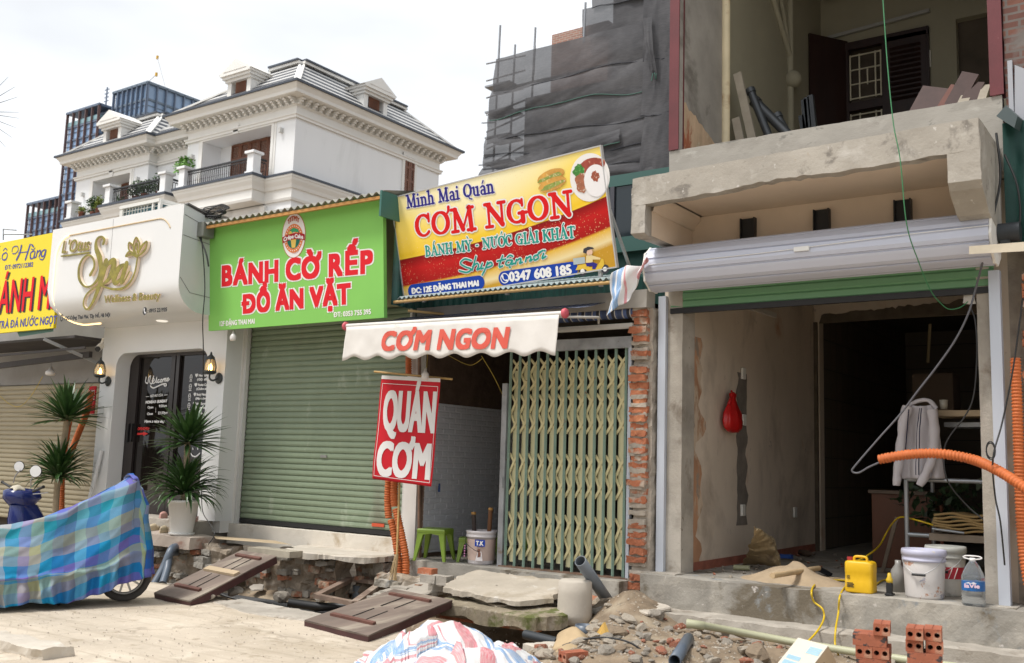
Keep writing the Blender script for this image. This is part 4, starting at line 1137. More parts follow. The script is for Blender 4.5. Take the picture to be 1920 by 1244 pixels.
# ================================================================ green shutter shop
gs = thing('green_shutter_shop', 'single bay shop with closed sage green roller shutter in a white frame', 'shop', (-10.4, 10, .4))
m_sg = M('sage_shutter', (.205, .255, .17), .5, .07, 2.5, .05, 60, stretch=(1, 1, .4), stains=[((.32, .36, .27), 3, .60, .12), ((.19, .20, .14), 1.4, .60, .12), ((.30, .25, .17), 5, .68, .06)])
def shutter(x0, x1, y, z0, z1, pitch, mat, parent, name='roller_shutter'):
    m = MB(); n = int((z1 - z0) / pitch)
    for i in range(n):
        z = z0 + pitch * i
        pr_ = [(y, z), (y - .012, z + .012), (y - .016, z + pitch * .4), (y - .012, z + pitch * .78), (y, z + pitch * .86), (y + .004, z + pitch)]
        m.grid(lambda u, v: (x0 + (x1 - x0) * u, *pr_[int(v * 5 + .5)]), 24, 5, False)
    return m.build(name, mat, parent)
sh = shutter(-11.98, -8.69, 10.03, .66, 3.66, .083, m_sg, gs)
for vv_ in sh.data.vertices: vv_.co.y += .010 * noise.noise(V((vv_.co.x * 1.5, 0, vv_.co.z * 2.5)))
b = MB(); b.box(-11.98, 10.0, .60, -8.69, 10.05, .66); b.build('bottom_rail', m_black, sh)
c = PY(708, 985, 10.0); b = MB(); b.box(c.x - .11, 10.003, c.z - .022, c.x + .11, 10.012, c.z + .022); b.build('maker_label', flat('label_red', (.55, .08, .03), .5), sh)
c = PY(606, 856, 10.0); b = MB(); b.box(c.x - .06, 10.003, c.z - .02, c.x + .06, 10.012, c.z + .02); b.build('lock_plate', flat('lock', (.3, .3, .28), .3, .6), sh)
b = MB(); b.box(-12.02, 9.94, .58, -11.97, 10.0, 3.7); b.box(-8.73, 9.94, .58, -8.69, 10.0, 3.7); b.build('guide_rail', M('rail_white', (.62, .61, .58), .5, .06), gs)
b = MB(); b.box(-12.33, 9.9, .45, -12.02, 10.2, 4.2); b.build('post', m_white, gs, .006)
b = MB(); b.box(-8.74, 10.06, .4, -8.66, 10.3, 3.4); b.build('post', m_white, gs)
b = MB(); b.box(-12.1, 10.06, 3.66, -8.6, 10.3, 5.0); b.build('head_wall', M('beige_slat', (.46, .42, .26), .6, .08, 3), gs)
b = MB(); rough_box(b, -12.05, 9.86, .30, -8.66, 10.08, .585, .1, .006, 5); b.build('sill', M('sill_white', (.62, .57, .49), .85, .08, 2, .2, 40, stains=[((.42, .34, .24), 2.2, .6, .12)]), gs)
b = MB(); b.box(-12.1, 10.2, .3, -8.6, 16, 5.0); b.build('shop_body', m_dark, gs)
# roof sheet over the green sign
b = MB(); corr(b, -12.0, -8.42, 8.98, 4.93, 10.6, 5.3, .13, .022, .006); b.build('roof_sheet', M('roof_tin_rust', (.30, .29, .25), .8, .2, 4, stains=[((.25, .13, .06), 3, .58, .08)]), gs)
b = MB(); b.box(-12.0, 9.0, 4.855, -8.44, 9.04, 4.895); b.build('roof_batten', M('wood_orange', (.45, .22, .06), .7, .2, 5, stretch=(.2, 1, 1)), gs)
b = MB(); b.box(-8.46, 8.96, 4.62, -8.43, 10.6, 4.95); b.build('gable_flashing', flat('flash_green', (.035, .13, .105), .45), gs)
b = MB(); corr(b, 9.3, 11.1, 0, 0, 1, 1, .14, .014)
b.v = [(-8.50 + (p[2] - p[1]) * 1, p[0], 3.55 + p[1] * 1.1) for p in b.v]
b.build('gable_sheet', m_tin, gs)

GS = thing('pancake_shop_sign', 'bright green signboard with bold red white edged letters over sage shutter', 'sign', PY(556, 600, 9.3))
gy0, gy1 = 9.3, 9.17
bl, br_, tl, tr = PY(391, 621, gy0), PY(720, 596, gy0), PY(394, 430, gy1), PY(718, 385, gy1)
fg = Frame(bl, br_ - bl, tl - bl)
W_, H_ = fg.hit(720, 596).x, 1.62
m_gsg = M('sign_green', (.225, .53, .115), .6, .05, .7, spec=.2)
b = MB(); b.hexa([fg.pt(0, 0, 0), fg.pt(W_, 0, 0), fg.pt(W_, 0, -.06), fg.pt(0, 0, -.06), fg.pt(0, H_, 0), fg.pt(W_, H_, 0), fg.pt(W_, H_, -.06), fg.pt(0, H_, -.06)]); b.build('board', m_gsg, GS)
m_r2, m_w2 = flat('vinyl_red', (.66, .02, .03), .45), flat('vinyl_white', (.78, .75, .74), .45)
for bold, mm, k in ((.042, m_w2, .002), (.022, m_r2, .0045)):
    ptext(fg, 'BÁNH CỜ RẾP', (415, 536), (702, 510), (415, 500), mm, GS, 'lettering', bold=bold, n=k, track=.035)
    ptext(fg, 'ĐỒ ĂN VẶT', (455, 587), (658, 568), (455, 554), mm, GS, 'lettering', bold=bold, n=k, track=.035)
ptext(fg, '12F ĐẶNG THAI MAI', (411, 612), (478, 607), (411, 603), m_w2, GS, 'lettering', bold=.004)
ptext(fg, 'ĐT: 0353 755 395', (626, 595), (696, 589), (626, 586), m_w2, GS, 'lettering', bold=.004)
lc = fg.hit(551, 442)
m = MB(); disc(m, fg, lc, .235, .315, .003); m.build('logo_rim', flat('logo_brown', (.45, .10, .05), .5), GS)
m = MB(); disc(m, fg, lc, .225, .305, .004); m.build('logo_disc', m_w2, GS)
rc = (lc.x, lc.y - .04)
m = MB(); disc(m, fg, rc, .185, .20, .006, 40, .72); m.build('logo_ring', flat('logo_orange', (.72, .22, .07), .5), GS)
m = MB()
for i in range(26): disc(m, fg, (rc[0] + .16 * math.cos(2 * PI * i / 26), rc[1] + .172 * math.sin(2 * PI * i / 26)), .009, .009, .0075, 8)
m.build('logo_beads', m_w2, GS)
m = MB(); disc(m, fg, rc, .13, .142, .0065); m.build('logo_core', flat('logo_green', (.02, .16, .12), .5), GS)
m = MB(); flatpoly(m, fg, [(rc[0] - .06, rc[1] + .02), (rc[0] + .06, rc[1] + .02), (rc[0] + .035, rc[1] - .13), (rc[0] - .035, rc[1] - .13)], .0085); m.build('logo_cone', flat('logo_yellow', (.75, .52, .12), .5), GS)
for dx, dy, r, c in ((-.05, .07, .05, 'logo_yellow'), (.01, .06, .035, 'logo_pink'), (.06, .06, .04, 'logo_orange'), (.0, .11, .045, 'logo_leaf'), (.07, .10, .03, 'logo_leaf')):
    m = MB(); disc(m, fg, (rc[0] + dx, rc[1] + dy), r, r * .8, .009 + dx * .004, 14); m.build('logo_fruit', flat(c, {'logo_pink': (.7, .4, .3), 'logo_leaf': (.05, .35, .15)}.get(c, (.5, .5, .5)), .5), GS)
m = MB(); m.grid(lambda u, v: fg.pt(rc[0] - .22 + .44 * u, rc[1] - .03 + .085 * v - .035 * (2 * u - 1) ** 2 + .015, .0105), 20, 1); m.build('logo_ribbon', flat('logo_red', (.38, .02, .03), .5), GS)
text(fg, 'Crêpe Cake', V((rc[0] - .195, rc[1] - .018)), V((rc[0] + .195, rc[1] - .018)), .052, m_w2, GS, 'logo_lettering', bold=.006, n=.012, wave=lambda t: .03 * (1 - (2 * t - 1) ** 2) - .01)
text(fg, 'TITMY', V((lc.x - .115, lc.y + .155)), V((lc.x + .115, lc.y + .155)), .07, flat('logo_brown', (.45, .1, .05), .5), GS, 'logo_lettering', bold=.006, n=.006, wave=lambda t: .05 * (1 - (2 * t - 1) ** 2))
text(fg, 'DELICIOUS', V((lc.x - .06, lc.y - .26)), V((lc.x + .11, lc.y - .255)), .03, flat('logo_brown', (.45, .1, .05), .5), GS, 'logo_lettering', n=.006, wave=lambda t: .035 * (2 * t - 1) ** 2)
# ================================================================ spa shop and its sign box
m_clad = M('white_cladding', (.70, .70, .69), .35, .02, 1, 0)
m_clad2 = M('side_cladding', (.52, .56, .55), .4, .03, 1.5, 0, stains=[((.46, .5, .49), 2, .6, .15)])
spa = thing('spa_shop', 'white clad spa shopfront with round cornered doorway and dark glass doors', 'shop', (-13.7, 9.6, .6))
DX0, DX1, DZ, RC = -14.80, -12.43, 3.19, .24          # doorway in the cladding
b = MB()
def door_outline():
    q = [(DX0, .62)]
    q += [(DX0 + RC - RC * math.cos(t), DZ - RC + RC * math.sin(t)) for t in [PI / 2 * i / 8 for i in range(9)]]
    q += [(DX1 - RC + RC * math.sin(t), DZ - RC + RC * math.cos(t)) for t in [PI / 2 * i / 8 for i in range(9)]]
    return q + [(DX1, .62)]
do = door_outline()
outer = [(-15.22, .62), (-15.22, DZ - .3), (-15.22, 3.7)] + [(-15.22 + 3.19 * i / 14, 3.7) for i in range(1, 15)] + [(-12.03, DZ - .3), (-12.03, .62)]
assert len(do) == 20
outer = (outer + [(-12.03, .62)] * 4)[:20]
vs = [(x, 9.6, z) for x, z in outer] + [(x, 9.6, z) for x, z in do]
b.add(vs, [(i, i + 1, i + 21, i + 20) for i in range(19)])
b.add([(x, 9.6, z) for x, z in do] + [(x, 9.86, z) for x, z in do], [(i, i + 1, i + 21, i + 20) for i in range(19)])
b.add([(-15.22, 9.6, .62), (-15.22, 9.6, 3.7), (-15.22, 10.3, 3.7), (-15.22, 10.3, .62)], [(0, 1, 2, 3)])
b.add([(-12.03, 9.6, .62), (-12.03, 9.6, 3.7), (-12.03, 10.3, 3.7), (-12.03, 10.3, .62)], [(0, 3, 2, 1)])
b.build('cladding', m_clad, spa)
b = MB(); b.box(-12.335, 9.7, .45, -12.032, 9.9, 4.0); b.build('side_post', m_white, spa)
# doorway: pale jamb, dark frames, glass with the room behind
m_dframe = flat('door_frame_brown', (.022, .016, .015), .35)
m, nt_, pb = base_mat('door_glass'); pb.inputs['Base Color'].default_value = (.012, .009, .008, 1); pb.inputs['Roughness'].default_value = .04; pb.inputs['Specular IOR Level'].default_value = .5
m_dglass = m
b = MB(); b.box(-14.80, 9.91, .62, -12.40, 9.95, 3.25); b.build('door_glass', m_dglass, spa)
dfm = MB()
for x0, x1 in ((-14.80, -14.56), (-13.70, -13.60), (-13.57, -13.49), (-12.5, -12.40)): dfm.box(x0, 9.865, .62, x1, 9.905, 3.25)
dfm.box(-14.56, 9.868, .62, -12.5, 9.903, .98); dfm.box(-14.56, 9.868, 3.14, -12.5, 9.903, 3.25)
dd = dfm.build('door_frame', m_dframe, spa)
b = MB(); b.box(-14.60, 9.83, 1.75, -14.57, 9.865, 2.05); b.box(-14.70, 9.83, 1.75, -14.67, 9.865, 2.05); b.build('handle', m_black, dd)
b = MB(); b.box(-15.2, 10.3, .4, -12.04, 14, 5.3); b.build('shop_body', m_dark, spa)
b = MB(); rough_box(b, -15.3, 9.25, .0, -12.2, 10.3, .615, .12, .006, 5); b.build('doorstep', m_conc, spa)
b = MB(); rough_box(b, -15.3, 8.75, .30, -11.45, 9.25, .455, .08, .012, 5); b.build('entrance_step', M('step_tile', (.44, .37, .31), .8, .12, 2, .3, 40, stains=[((.33, .19, .14), 2, .6, .1)]), spa)
# writing on the glass
fd = Frame((-14.2, 9.905, .6), (1, 0, 0), (0, 0, 1))
m_lett = flat('glass_lettering', (.75, .75, .75), .5)
Z = lambda zx, zy: (220 + zx / 3.275, 640 + zy / 3.275)
ZL = lambda l: [Z(*p) for p in l]
pen(fd, [ZL([(178, 222), (174, 250), (188, 258), (194, 225), (205, 215), (200, 250), (212, 262), (222, 225), (226, 214), (220, 226)]), ZL([(215, 252), (228, 240), (222, 228), (215, 245), (222, 260), (236, 250)]), ZL([(236, 250), (244, 222), (240, 252), (248, 252)]), ZL([(258, 236), (250, 242), (254, 254), (263, 248)]), ZL([(272, 234), (264, 244), (270, 252), (278, 242), (272, 234)]), ZL([(282, 234), (279, 250)]), ZL([(280, 240), (290, 230), (289, 246)]), ZL([(290, 238), (300, 228), (298, 246), (304, 242)]), ZL([(310, 236), (316, 226), (308, 232), (310, 246), (322, 234)]), ZL([(205, 276), (225, 288), (270, 268), (298, 262), (304, 272), (292, 276), (288, 264)])], .022, m_lett, spa, 'door_lettering', n=.004)
ptext(fd, 'GIỜ MỞ CỬA', Z(202, 345), Z(281, 338), Z(202, 331), m_lett, spa, 'door_lettering', n=.004, bold=.002)
ptext(fd, 'MONDAY -SUNDAY', Z(174, 384), Z(306, 375), Z(174, 368), m_lett, spa, 'door_lettering', n=.004, bold=.006)
ptext(fd, 'Open', Z(186, 414), Z(222, 412), Z(186, 400), m_lett, spa, 'door_lettering', n=.004, bold=.003)
ptext(fd, '9:30am', Z(256, 407), Z(305, 403), Z(256, 392), m_lett, spa, 'door_lettering', n=.004, bold=.003)
ptext(fd, 'Close', Z(183, 454), Z(219, 452), Z(183, 440), m_lett, spa, 'door_lettering', n=.004, bold=.003)
ptext(fd, '22:30pm', Z(250, 449), Z(312, 446), Z(250, 434), m_lett, spa, 'door_lettering', n=.004, bold=.003)
pen(fd, [ZL([(177, 342), (195, 341)]), ZL([(288, 332), (309, 330)]), ZL([(237, 410), (237, 438)])], .008, m_lett, spa, 'door_lettering', n=.004)
ptext(fd, 'Have a nice day', Z(166, 500), Z(290, 500), Z(166, 484), m_lett, spa, 'door_lettering', n=.004, bold=.005, shear=.25)
m_openr = flat('open_red', (.60, .02, .02), .5)
ptext(fd, 'OPENOPEN', Z(131, 547), Z(201, 546), Z(131, 530), m_openr, spa, 'door_lettering', n=.02, bold=.004)
b = MB(); flatpoly(b, fd, [fd.hit(*Z(*p)) for p in ((128, 564), (165, 563), (165, 556), (196, 569), (165, 583), (165, 575), (128, 577))], .02); b.build('door_arrow', m_openr, spa)
for i, (t1, t2, y) in enumerate((('♥ Nourishing', '(Gội dầu)', 218), ('♥ Facial Care', '(Chăm sóc)', 276), ('♥ Body Massage', '(Mát xa body)', 335), ('♥ Nail Service', '(Móng tay)', 392), ('♥ Foot Massage', '(Mát xa chân)', 452))):
    x = 478 - i * 4.5
    ptext(fd, t1, Z(x, y), Z(x + 92, y - 2), Z(x, y - 14), m_lett, spa, 'door_lettering', n=.004, bold=.004)
    ptext(fd, t2, Z(x + 12, y + 24), Z(x + 90, y + 22), Z(x + 12, y + 11), m_lett, spa, 'door_lettering', n=.004, bold=.004)
    c = fd.hit(*Z(x - 24, y + 4)); mm = MB(); disc(mm, fd, c, .035, .045, .004, 14, .75); ribbon(mm, fd, [(c.x - .03, c.y - .06), (c.x + .03, c.y - .06)], .012, .004); ribbon(mm, fd, [(c.x - .02, c.y + .01), (c.x + .0, c.y - .01), (c.x + .02, c.y + .012)], .01, .0045)
    mm.build('door_icon', m_lett, spa)
pen(fd, [ZL([(452, 690), (465, 706), (485, 708), (508, 688)]), ZL([(464, 658), (466, 664)]), ZL([(494, 658), (496, 664)])], .02, m_lett, spa, 'door_icon', n=.004)
# sign box
sb = thing('spa_sign_box', 'white boxed sign with raised gold script lettering, lotus flower and lit warm edge', 'sign', (-13.8, 9.1, 3.6))
SX0, SX1, SYF, SZT = -15.50, -12.06, 8.70, 5.17
RB = .42
prof = [(8.70, 5.17)] + [(8.70, 5.17 - 1.13 * i / 8) for i in range(1, 9)] + [(8.70 + RB - RB * math.cos(t), 4.04 - RB * math.sin(t)) for t in [PI / 2 * i / 8 for i in range(1, 9)]] + [(9.3, 3.62), (9.6, 3.62)]
b = MB()
def sgn(u, v):
    x = SX0 + (SX1 - SX0) * u; k = v * (len(prof) - 1); i = min(len(prof) - 2, int(k)); t = k - i
    y = prof[i][0] + (prof[i + 1][0] - prof[i][0]) * t; z = prof[i][1] + (prof[i + 1][1] - prof[i][1]) * t
    d = x - SX0
    zm = 3.62 + (.55 - math.sqrt(max(0, .55 ** 2 - (.55 - d) ** 2))) if d < .55 else 0
    return (x, y, max(z, zm))
b.grid(sgn, 48, 36, True)
b.add([(SX0, 8.7, 5.17), (SX1, 8.7, 5.17), (SX1, 9.6, 5.15), (SX0, 9.6, 5.15)], [(0, 1, 2, 3)])
b.build('face', m_clad, sb)
b = MB(); q = [(SX1 + .001, y, z) for y, z in prof] + [(SX1 + .001, 9.62, 4.95)]
b.add(q, [tuple(range(len(q)))[::-1]]); b.add([(SX0, y, z) for y, z in ((8.7, 5.17), (8.7, 4.17), (9.6, 4.17), (9.6, 5.15))], [(0, 1, 2, 3)])
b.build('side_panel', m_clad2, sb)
b = MB()
for p, q in (((SX1 + .004, 8.72, 4.72), (SX1 + .004, 9.6, 4.62)), ((SX1 + .004, 8.72, 5.02), (SX1 + .004, 9.4, 4.84)), ((SX1 + .004, 8.72, 4.1), (SX1 + .004, 8.9, 3.9)), ((SX1 + .004, 8.9, 3.9), (SX1 + .004, 9.6, 3.86)), ((SX1 + .006, 8.69, 5.18), (SX1 + .006, 9.62, 4.97))): b.bar(p, q, .004, .006)
b.bar((SX0 + 1.7, 8.699, 5.15), (SX0 + 1.7, 8.699, 4.06), .002, .004)
b.bar((SX1, 8.75, 5.19), (SX1, 9.7, 4.99), .05, .02)
b.build('panel_joint', flat('joint_dark', (.12, .12, .12), .6), sb)
fsb = Frame((SX0, SYF, 3.62), (1, 0, 0), (0, 0, 1))
led = flat('led_warm', (1.0, .72, .34), .5, emit=1.5)
u0, u1, v1, rad = .17, 3.20, 1.40, .34
left = [(u0 + .16 * i / 8 * 0, v1 - rad - (v1 - rad - .62) * i / 8) for i in range(9)]
pts = [(u0 + rad - rad * math.cos(t), v1 - rad + rad * math.sin(t)) for t in [PI / 2 - PI / 2 * i / 8 for i in range(9)]] + [(u0, v1 - rad - (v1 - rad - .55) * i / 6) for i in range(1, 7)]
pts = [fsb.pt(a, c, .012) for a, c in pts]
def onface(d, t):       # follow the rolled lower edge
    q = sgn(d / (SX1 - SX0), t); return V((q[0], q[1] - .012, q[2] - .006))
low = [V((SX0 + u0 + .33 - .33 * math.cos(t), 8.70 + RB - RB * math.cos(t) * 1.0 - .012, 4.15 - .535 * math.sin(t))) for t in [PI / 2 * i / 10 for i in range(1, 11)]]
low = [V((p.x, min(p.y, 9.12), max(p.z, 3.612))) for p in low]
b = MB(); b.tube(pts + low + [V((SX0 + .95, 9.1, 3.612))], .013, 6); b.build('light_strip', led, sb)
b = MB()
pts = [(u1 - rad + rad * math.sin(t), v1 - rad + rad * math.cos(t)) for t in [PI / 3 * i / 8 for i in range(9)]][::-1] + [(u1 - rad - (u1 - u0 - 2 * rad) * i / 6, v1) for i in range(7)]
b.tube([fsb.pt(a, c, .003) for a, c in pts], .012, 6); b.build('groove', M('groove_gold', (.58, .45, .28), .5, .1), sb)
m_gold = M('gold_mirror', (.26, .215, .03), .3, .4, 9, 0, metal=.45)
m_lcream = flat('letter_side_cream', (.80, .66, .52), .5)
Q = lambda zx, zy: (90 + zx / 4.442, 380 + zy / 4.442)
QL = lambda l: [Q(*p) for p in l]
spa_s = [(QL([(484, 350), (494, 315), (466, 290), (430, 318), (426, 385), (456, 470), (466, 560), (438, 645), (385, 700), (328, 702), (286, 640), (284, 550), (315, 475), (365, 443), (405, 480), (410, 545), (378, 608)]), [.05, .05, .03, .05, .09, .115, .10, .06, .03, .03, .06, .06, .04, .03, .04, .05, .06]),
         (QL([(508, 500), (485, 590), (445, 720), (395, 840), (350, 895), (320, 850), (340, 780), (400, 722), (470, 695)]), [.12, .125, .10, .06, .03, .03, .03, .025, .025]),
         (QL([(485, 600), (530, 512), (572, 500), (566, 570), (530, 645), (478, 690)]), [.03, .07, .13, .14, .08, .03]),
         (QL([(655, 522), (612, 560), (578, 640), (592, 675), (632, 640), (668, 560)]), [.04, .11, .12, .08, .05, .03]),
         (QL([(680, 520), (652, 610), (640, 668), (668, 650), (705, 580)]), [.11, .10, .08, .03, .02]),
         (QL([(470, 698), (560, 726), (650, 718), (712, 665), (750, 580), (770, 465)]), [.025, .035, .04, .035, .035, .03])]
lotus = [(QL([(768, 462), (720, 440), (672, 455), (700, 415), (745, 430), (768, 462)]), .025), (QL([(768, 462), (700, 400), (700, 340), (735, 370), (768, 462)]), .025), (QL([(768, 462), (735, 370), (758, 298), (785, 335), (792, 380)]), .025), (QL([(768, 462), (800, 380), (850, 330), (835, 400), (768, 462)]), [.02, .05, .02, .04, .02]), (QL([(755, 440), (738, 400), (765, 345), (770, 420)]), .03)]
pen(fsb, spa_s + lotus, .05, m_lcream, sb, 'letter_side', n=.050, thick=.046)
pen(fsb, spa_s + lotus, .05, m_gold, sb, 'lettering', n=.055, thick=.004)
for s, l, r, t, sh_, bo in (("L'Otus", Q(122, 425), Q(355, 395), Q(135, 325), .15, .007), ('Wellness & Beauty', Q(478, 838), Q(945, 805), Q(478, 778), 0, .004)):
    ptext(fsb, s, l, r, t, m_lcream, sb, 'letter_side', bold=bo, n=.026, thick=.022, shear=sh_)
    ptext(fsb, s, l, r, t, m_gold, sb, 'lettering', bold=bo, n=.031, shear=sh_)
pen(fsb, [QL([(122, 450), (358, 418)])], .022, m_gold, sb, 'lettering', n=.03, thick=.025)
m_ink = flat('ink_black', (.012, .012, .012), .5)
ptext(fsb, ':12G Đặng Thai Mai, Tây Hồ, Hà Nội', Q(132, 980), Q(518, 950), Q(132, 950), m_ink, sb, 'lettering', bold=.006, n=.004)
ptext(fsb, ': 0915 221935', Q(830, 918), Q(992, 906), Q(830, 888), m_ink, sb, 'lettering', bold=.006, n=.004)
c = fsb.hit(*Q(116, 962)); b = MB(); disc(b, fsb, c, .045, .06, .004, 20, .6); b.build('map_mark', m_ink, sb)
c = fsb.hit(*Q(808, 905)); b = MB(); disc(b, fsb, c, .05, .06, .004, 20); b.build('phone_ring', m_ink, sb)
b = MB(); ribbon(b, fsb, [(c.x - .015, c.y + .03), (c.x - .012, c.y - .005), (c.x + .015, c.y - .028)], [.025, .012, .025], .006); b.build('phone_mark', m_lett, sb)
b = MB(); b.lathe((-13.3, 9.35, 3.605), [(.0, 0), (.07, 0), (.09, .01), (.09, .016)], 20); b.build('downlight', flat('downlight', (.8, .75, .65), .4, emit=.6), sb)
# wall lanterns, camera, bulb under the green sign
def lantern(c, label):
    t = thing('wall_lantern', label, 'wall lamp', c, 'lanterns beside the spa doorway')
    m = MB(); m.lathe(c + V((.05, .14, -.02)), [(0, 0), (.075, .0), (.085, .015), (.06, .03), (.0, .035)], 18, (0, -1, 0)); m.tube(spline([c + V((.05, .11, -.02)), c + V((.03, .04, -.06)), c + V((0, 0, -.03)), c + V((0, 0, .03))], 5), .014, 8); m.build('bracket', m_iron, t)
    m = MB(); m.lathe(c + V((0, 0, .03)), [(.05, 0), (.09, .02), (.095, .05), (.08, .055)], 18); m.lathe(c + V((0, 0, .27)), [(.065, -.02), (.055, .02), (.02, .05), (.012, .09), (0, .1)], 18)
    for k in range(6):
        a = 2 * PI * k / 6 + .3
        m.tube(spline([c + V((.088 * math.cos(a), .088 * math.sin(a), .08)), c + V((.092 * math.cos(a), .092 * math.sin(a), .16)), c + V((.06 * math.cos(a), .06 * math.sin(a), .27))], 3), .006, 5)
    m.build('cage', m_iron, t)
    m = MB(); m.lathe(c, [(.076, .085), (.084, .16), (.07, .22), (.052, .255)], 18); m.build('glass', m_lglass, t)
    m = MB(); m.lathe(c + V((0, 0, .08)), [(0, 0), (.018, .01), (.022, .05), (.012, .09), (0, .11)], 12); m.build('flame_bulb', flat('lamp_glow', (1.0, .62, .22), .5, emit=8), t)
    return t
m_iron = flat('lantern_iron', (.05, .055, .055), .45, .3)
m, nt_, pb = base_mat('lantern_glass'); pb.inputs['Base Color'].default_value = (.85, .75, .55, 1); pb.inputs['Transmission Weight'].default_value = .8; pb.inputs['Roughness'].default_value = .25; m_lglass = m
lantern(PY(186, 712, 9.46), 'lit black wall lantern beside the red poster on the spa corner')
lantern(PY(393, 706, 9.46), 'lit black wall lantern on the white cladding right of the glass door')
cc = thing('security_camera', 'white security camera under the left end of the spa sign box', 'camera', PY(188, 645, 9.4))
c = PY(188, 650, 9.4); b = MB(); b.cyl(c + V((-.06, .05, .02)), c + V((.05, -.07, -.05)), .05, 16); b.build('body', flat('cam_white', (.7, .66, .58), .4), cc)
b = MB(); b.cyl(c + V((.05, -.07, -.05)), c + V((.062, -.085, -.058)), .044, 16); b.build('lens', m_black, cc)
b = MB(); b.cyl(c + V((-.03, .03, .04)), c + V((-.03, .06, .14)), .02, 10); b.build('mount', MATS['cam_white'], cc)
bulb(PY(437, 640, 9.35), 'white bulb hanging under the left corner of the green sign', .05)
# cable box and black cables between spa box and green sign
b = MB(); c = PY(380, 430, 9.0); b.box(c.x - .08, 8.95, c.z - .12, c.x + .08, 9.15, c.z + .1)
tag(b.build('cable_box', M('box_dark', (.16, .17, .15), .6, .2), None, .01), 'small dark cable box fixed between spa sign box and green sign', 'cable box')
b = MB()
for k in range(9):
    c = PY(402, 412, 9.1); r0 = .13 + .012 * k
    b.tube([c + V((r0 * 1.3 * math.cos(2 * PI * i / 24), .03 * math.sin(i + k), .06 + .35 * r0 * math.sin(2 * PI * i / 24) + .01 * k)) for i in range(25)], .008, 5, False)
b.tube(spline([PY(375, 430, 9.0), PY(380, 470, 8.98), PY(384, 540, 8.98), PY(380, 600, 8.98), PY(381, 650, 9.3), PY(381, 720, 9.55)], 6), .008, 6)
b.tube(spline([PY(372, 440, 8.98), PY(386, 475, 8.96), PY(391, 500, 8.97)], 6), .012, 6)
tag(b.build('cable_coil', flat('cable_black', (.015, .015, .016), .5)), 'coil of black cables at the corner of the rusty tin roof', 'cable')
# air conditioner cages on the spa roof
def ac(x, y, z, w, label):
    t = thing('air_conditioner', label, 'air conditioner', (x, y, z), 'air conditioners on the spa roof')
    m = MB(); m.box(x - w / 2 + .04, y + .04, z, x + w / 2 - .04, y + .5, z + .60); m.build('casing', flat('ac_blue', (.05, .16, .20), .4), t)
    m = MB()
    for a, c_ in ((x - w / 2, x - w / 2 + .09), (x + w / 2 - .04, x + w / 2)): m.box(a, y - .02, z, c_, y + .02, z + .66)
    m.box(x + w / 2 - .22, y - .02, z, x + w / 2 - .18, y + .02, z + .62)
    m.box(x - w / 2, y - .03, z + .62, x + w / 2, y + .55, z + .68); m.box(x + w / 2, y - .02, z, x + w / 2 + .03, y + .03, z + .66); m.box(x + w / 2, y + .5, z, x + w / 2 + .03, y + .55, z + .66)
    for k in range(6): m.box(x + w / 2 + .002, y, z + .08 + .1 * k, x + w / 2 + .02, y + .52, z + .11 + .1 * k)
    for k in range(9): m.box(x - w / 2 + .1 + .09 * k, y - .012, z, x - w / 2 + .106 + .09 * k, y + .012, z + .62)
    for k in range(6): m.box(x - w / 2, y - .010, z + .05 + .1 * k, x + w / 2, y + .010, z + .056 + .1 * k)
    m.build('cage', flat('ac_white', (.70, .69, .65), .5), t)
ac(-15.85, 10.5, 5.42, 1.2, 'white caged air conditioner above the left half of the spa sign')
ac(-15.05, 10.6, 5.28, .62, 'second air conditioner cage poking up at the right end of spa sign')

# ================================================================ bread shop at the far left
bs = thing('bread_shop', 'far left shop with closed beige roller shutter under a dark awning', 'shop', (-17.5, 10, .3))
shutter(-19.4, -15.6, 10.02, .3, 2.80, .085, M('beige_shutter', (.34, .29, .19), .55, .06, 2, .05, 60), bs)
b = MB(); b.box(-22, 10.05, 2.78, -15.25, 10.2, 5.0); b.build('head_wall', M('grey_wall', (.30, .29, .28), .9, .1, 2), bs)
b = MB(); b.box(-22, 10.2, 0, -15.25, 15, 5.0); b.build('shop_body', m_dark, bs)
b = MB(); b.box(-19.42, 9.96, .3, -19.3, 10.06, 2.8); b.build('guide_rail', MATS['alu_frame'], bs)
c = PY(77, 892, 10.0); b = MB(); b.box(c.x - .06, 9.99, c.z - .03, c.x + .06, 10.0, c.z + .03); b.build('lock_plate', MATS['lock'], bs)
b = MB(); b.box(-21, 9.1, 3.42, -15.25, 10.05, 3.46); b.bar(PY(-30, 690, 9.6), PY(170, 665, 9.6), .06, .1); b.bar(PY(-10, 668, 9.2), PY(160, 652, 9.2), .03, .04); b.build('awning_frame', M('awning_dark', (.05, .045, .045), .7, .3), bs)
b = MB(); b.bar(PY(82, 636, 9.0), PY(187, 683, 9.85), .05, .05); b.build('brace', flat('brace_grey', (.40, .41, .42), .5), bs)
b = MB(); b.hexa([PY(36, 632, 8.98), PY(100, 622, 8.98), PY(100, 622, 9.02), PY(36, 632, 9.02), PY(30, 618, 8.98), PY(100, 610, 8.98), PY(100, 610, 9.02), PY(30, 618, 9.02)]); b.build('gutter_end', MATS['flash_green'], bs)
by = 8.9
BS = thing('bread_shop_sign', 'yellow signboard with slanted blue script and tall red letters cut by the left edge', 'sign', PY(50, 618, by))
fy = Frame(PY(100, 612, by), (1, 0, 0), (0, 0, 1))
cx0, ctop = fy.hit(-60, 480).x, fy.hit(97, 437).y
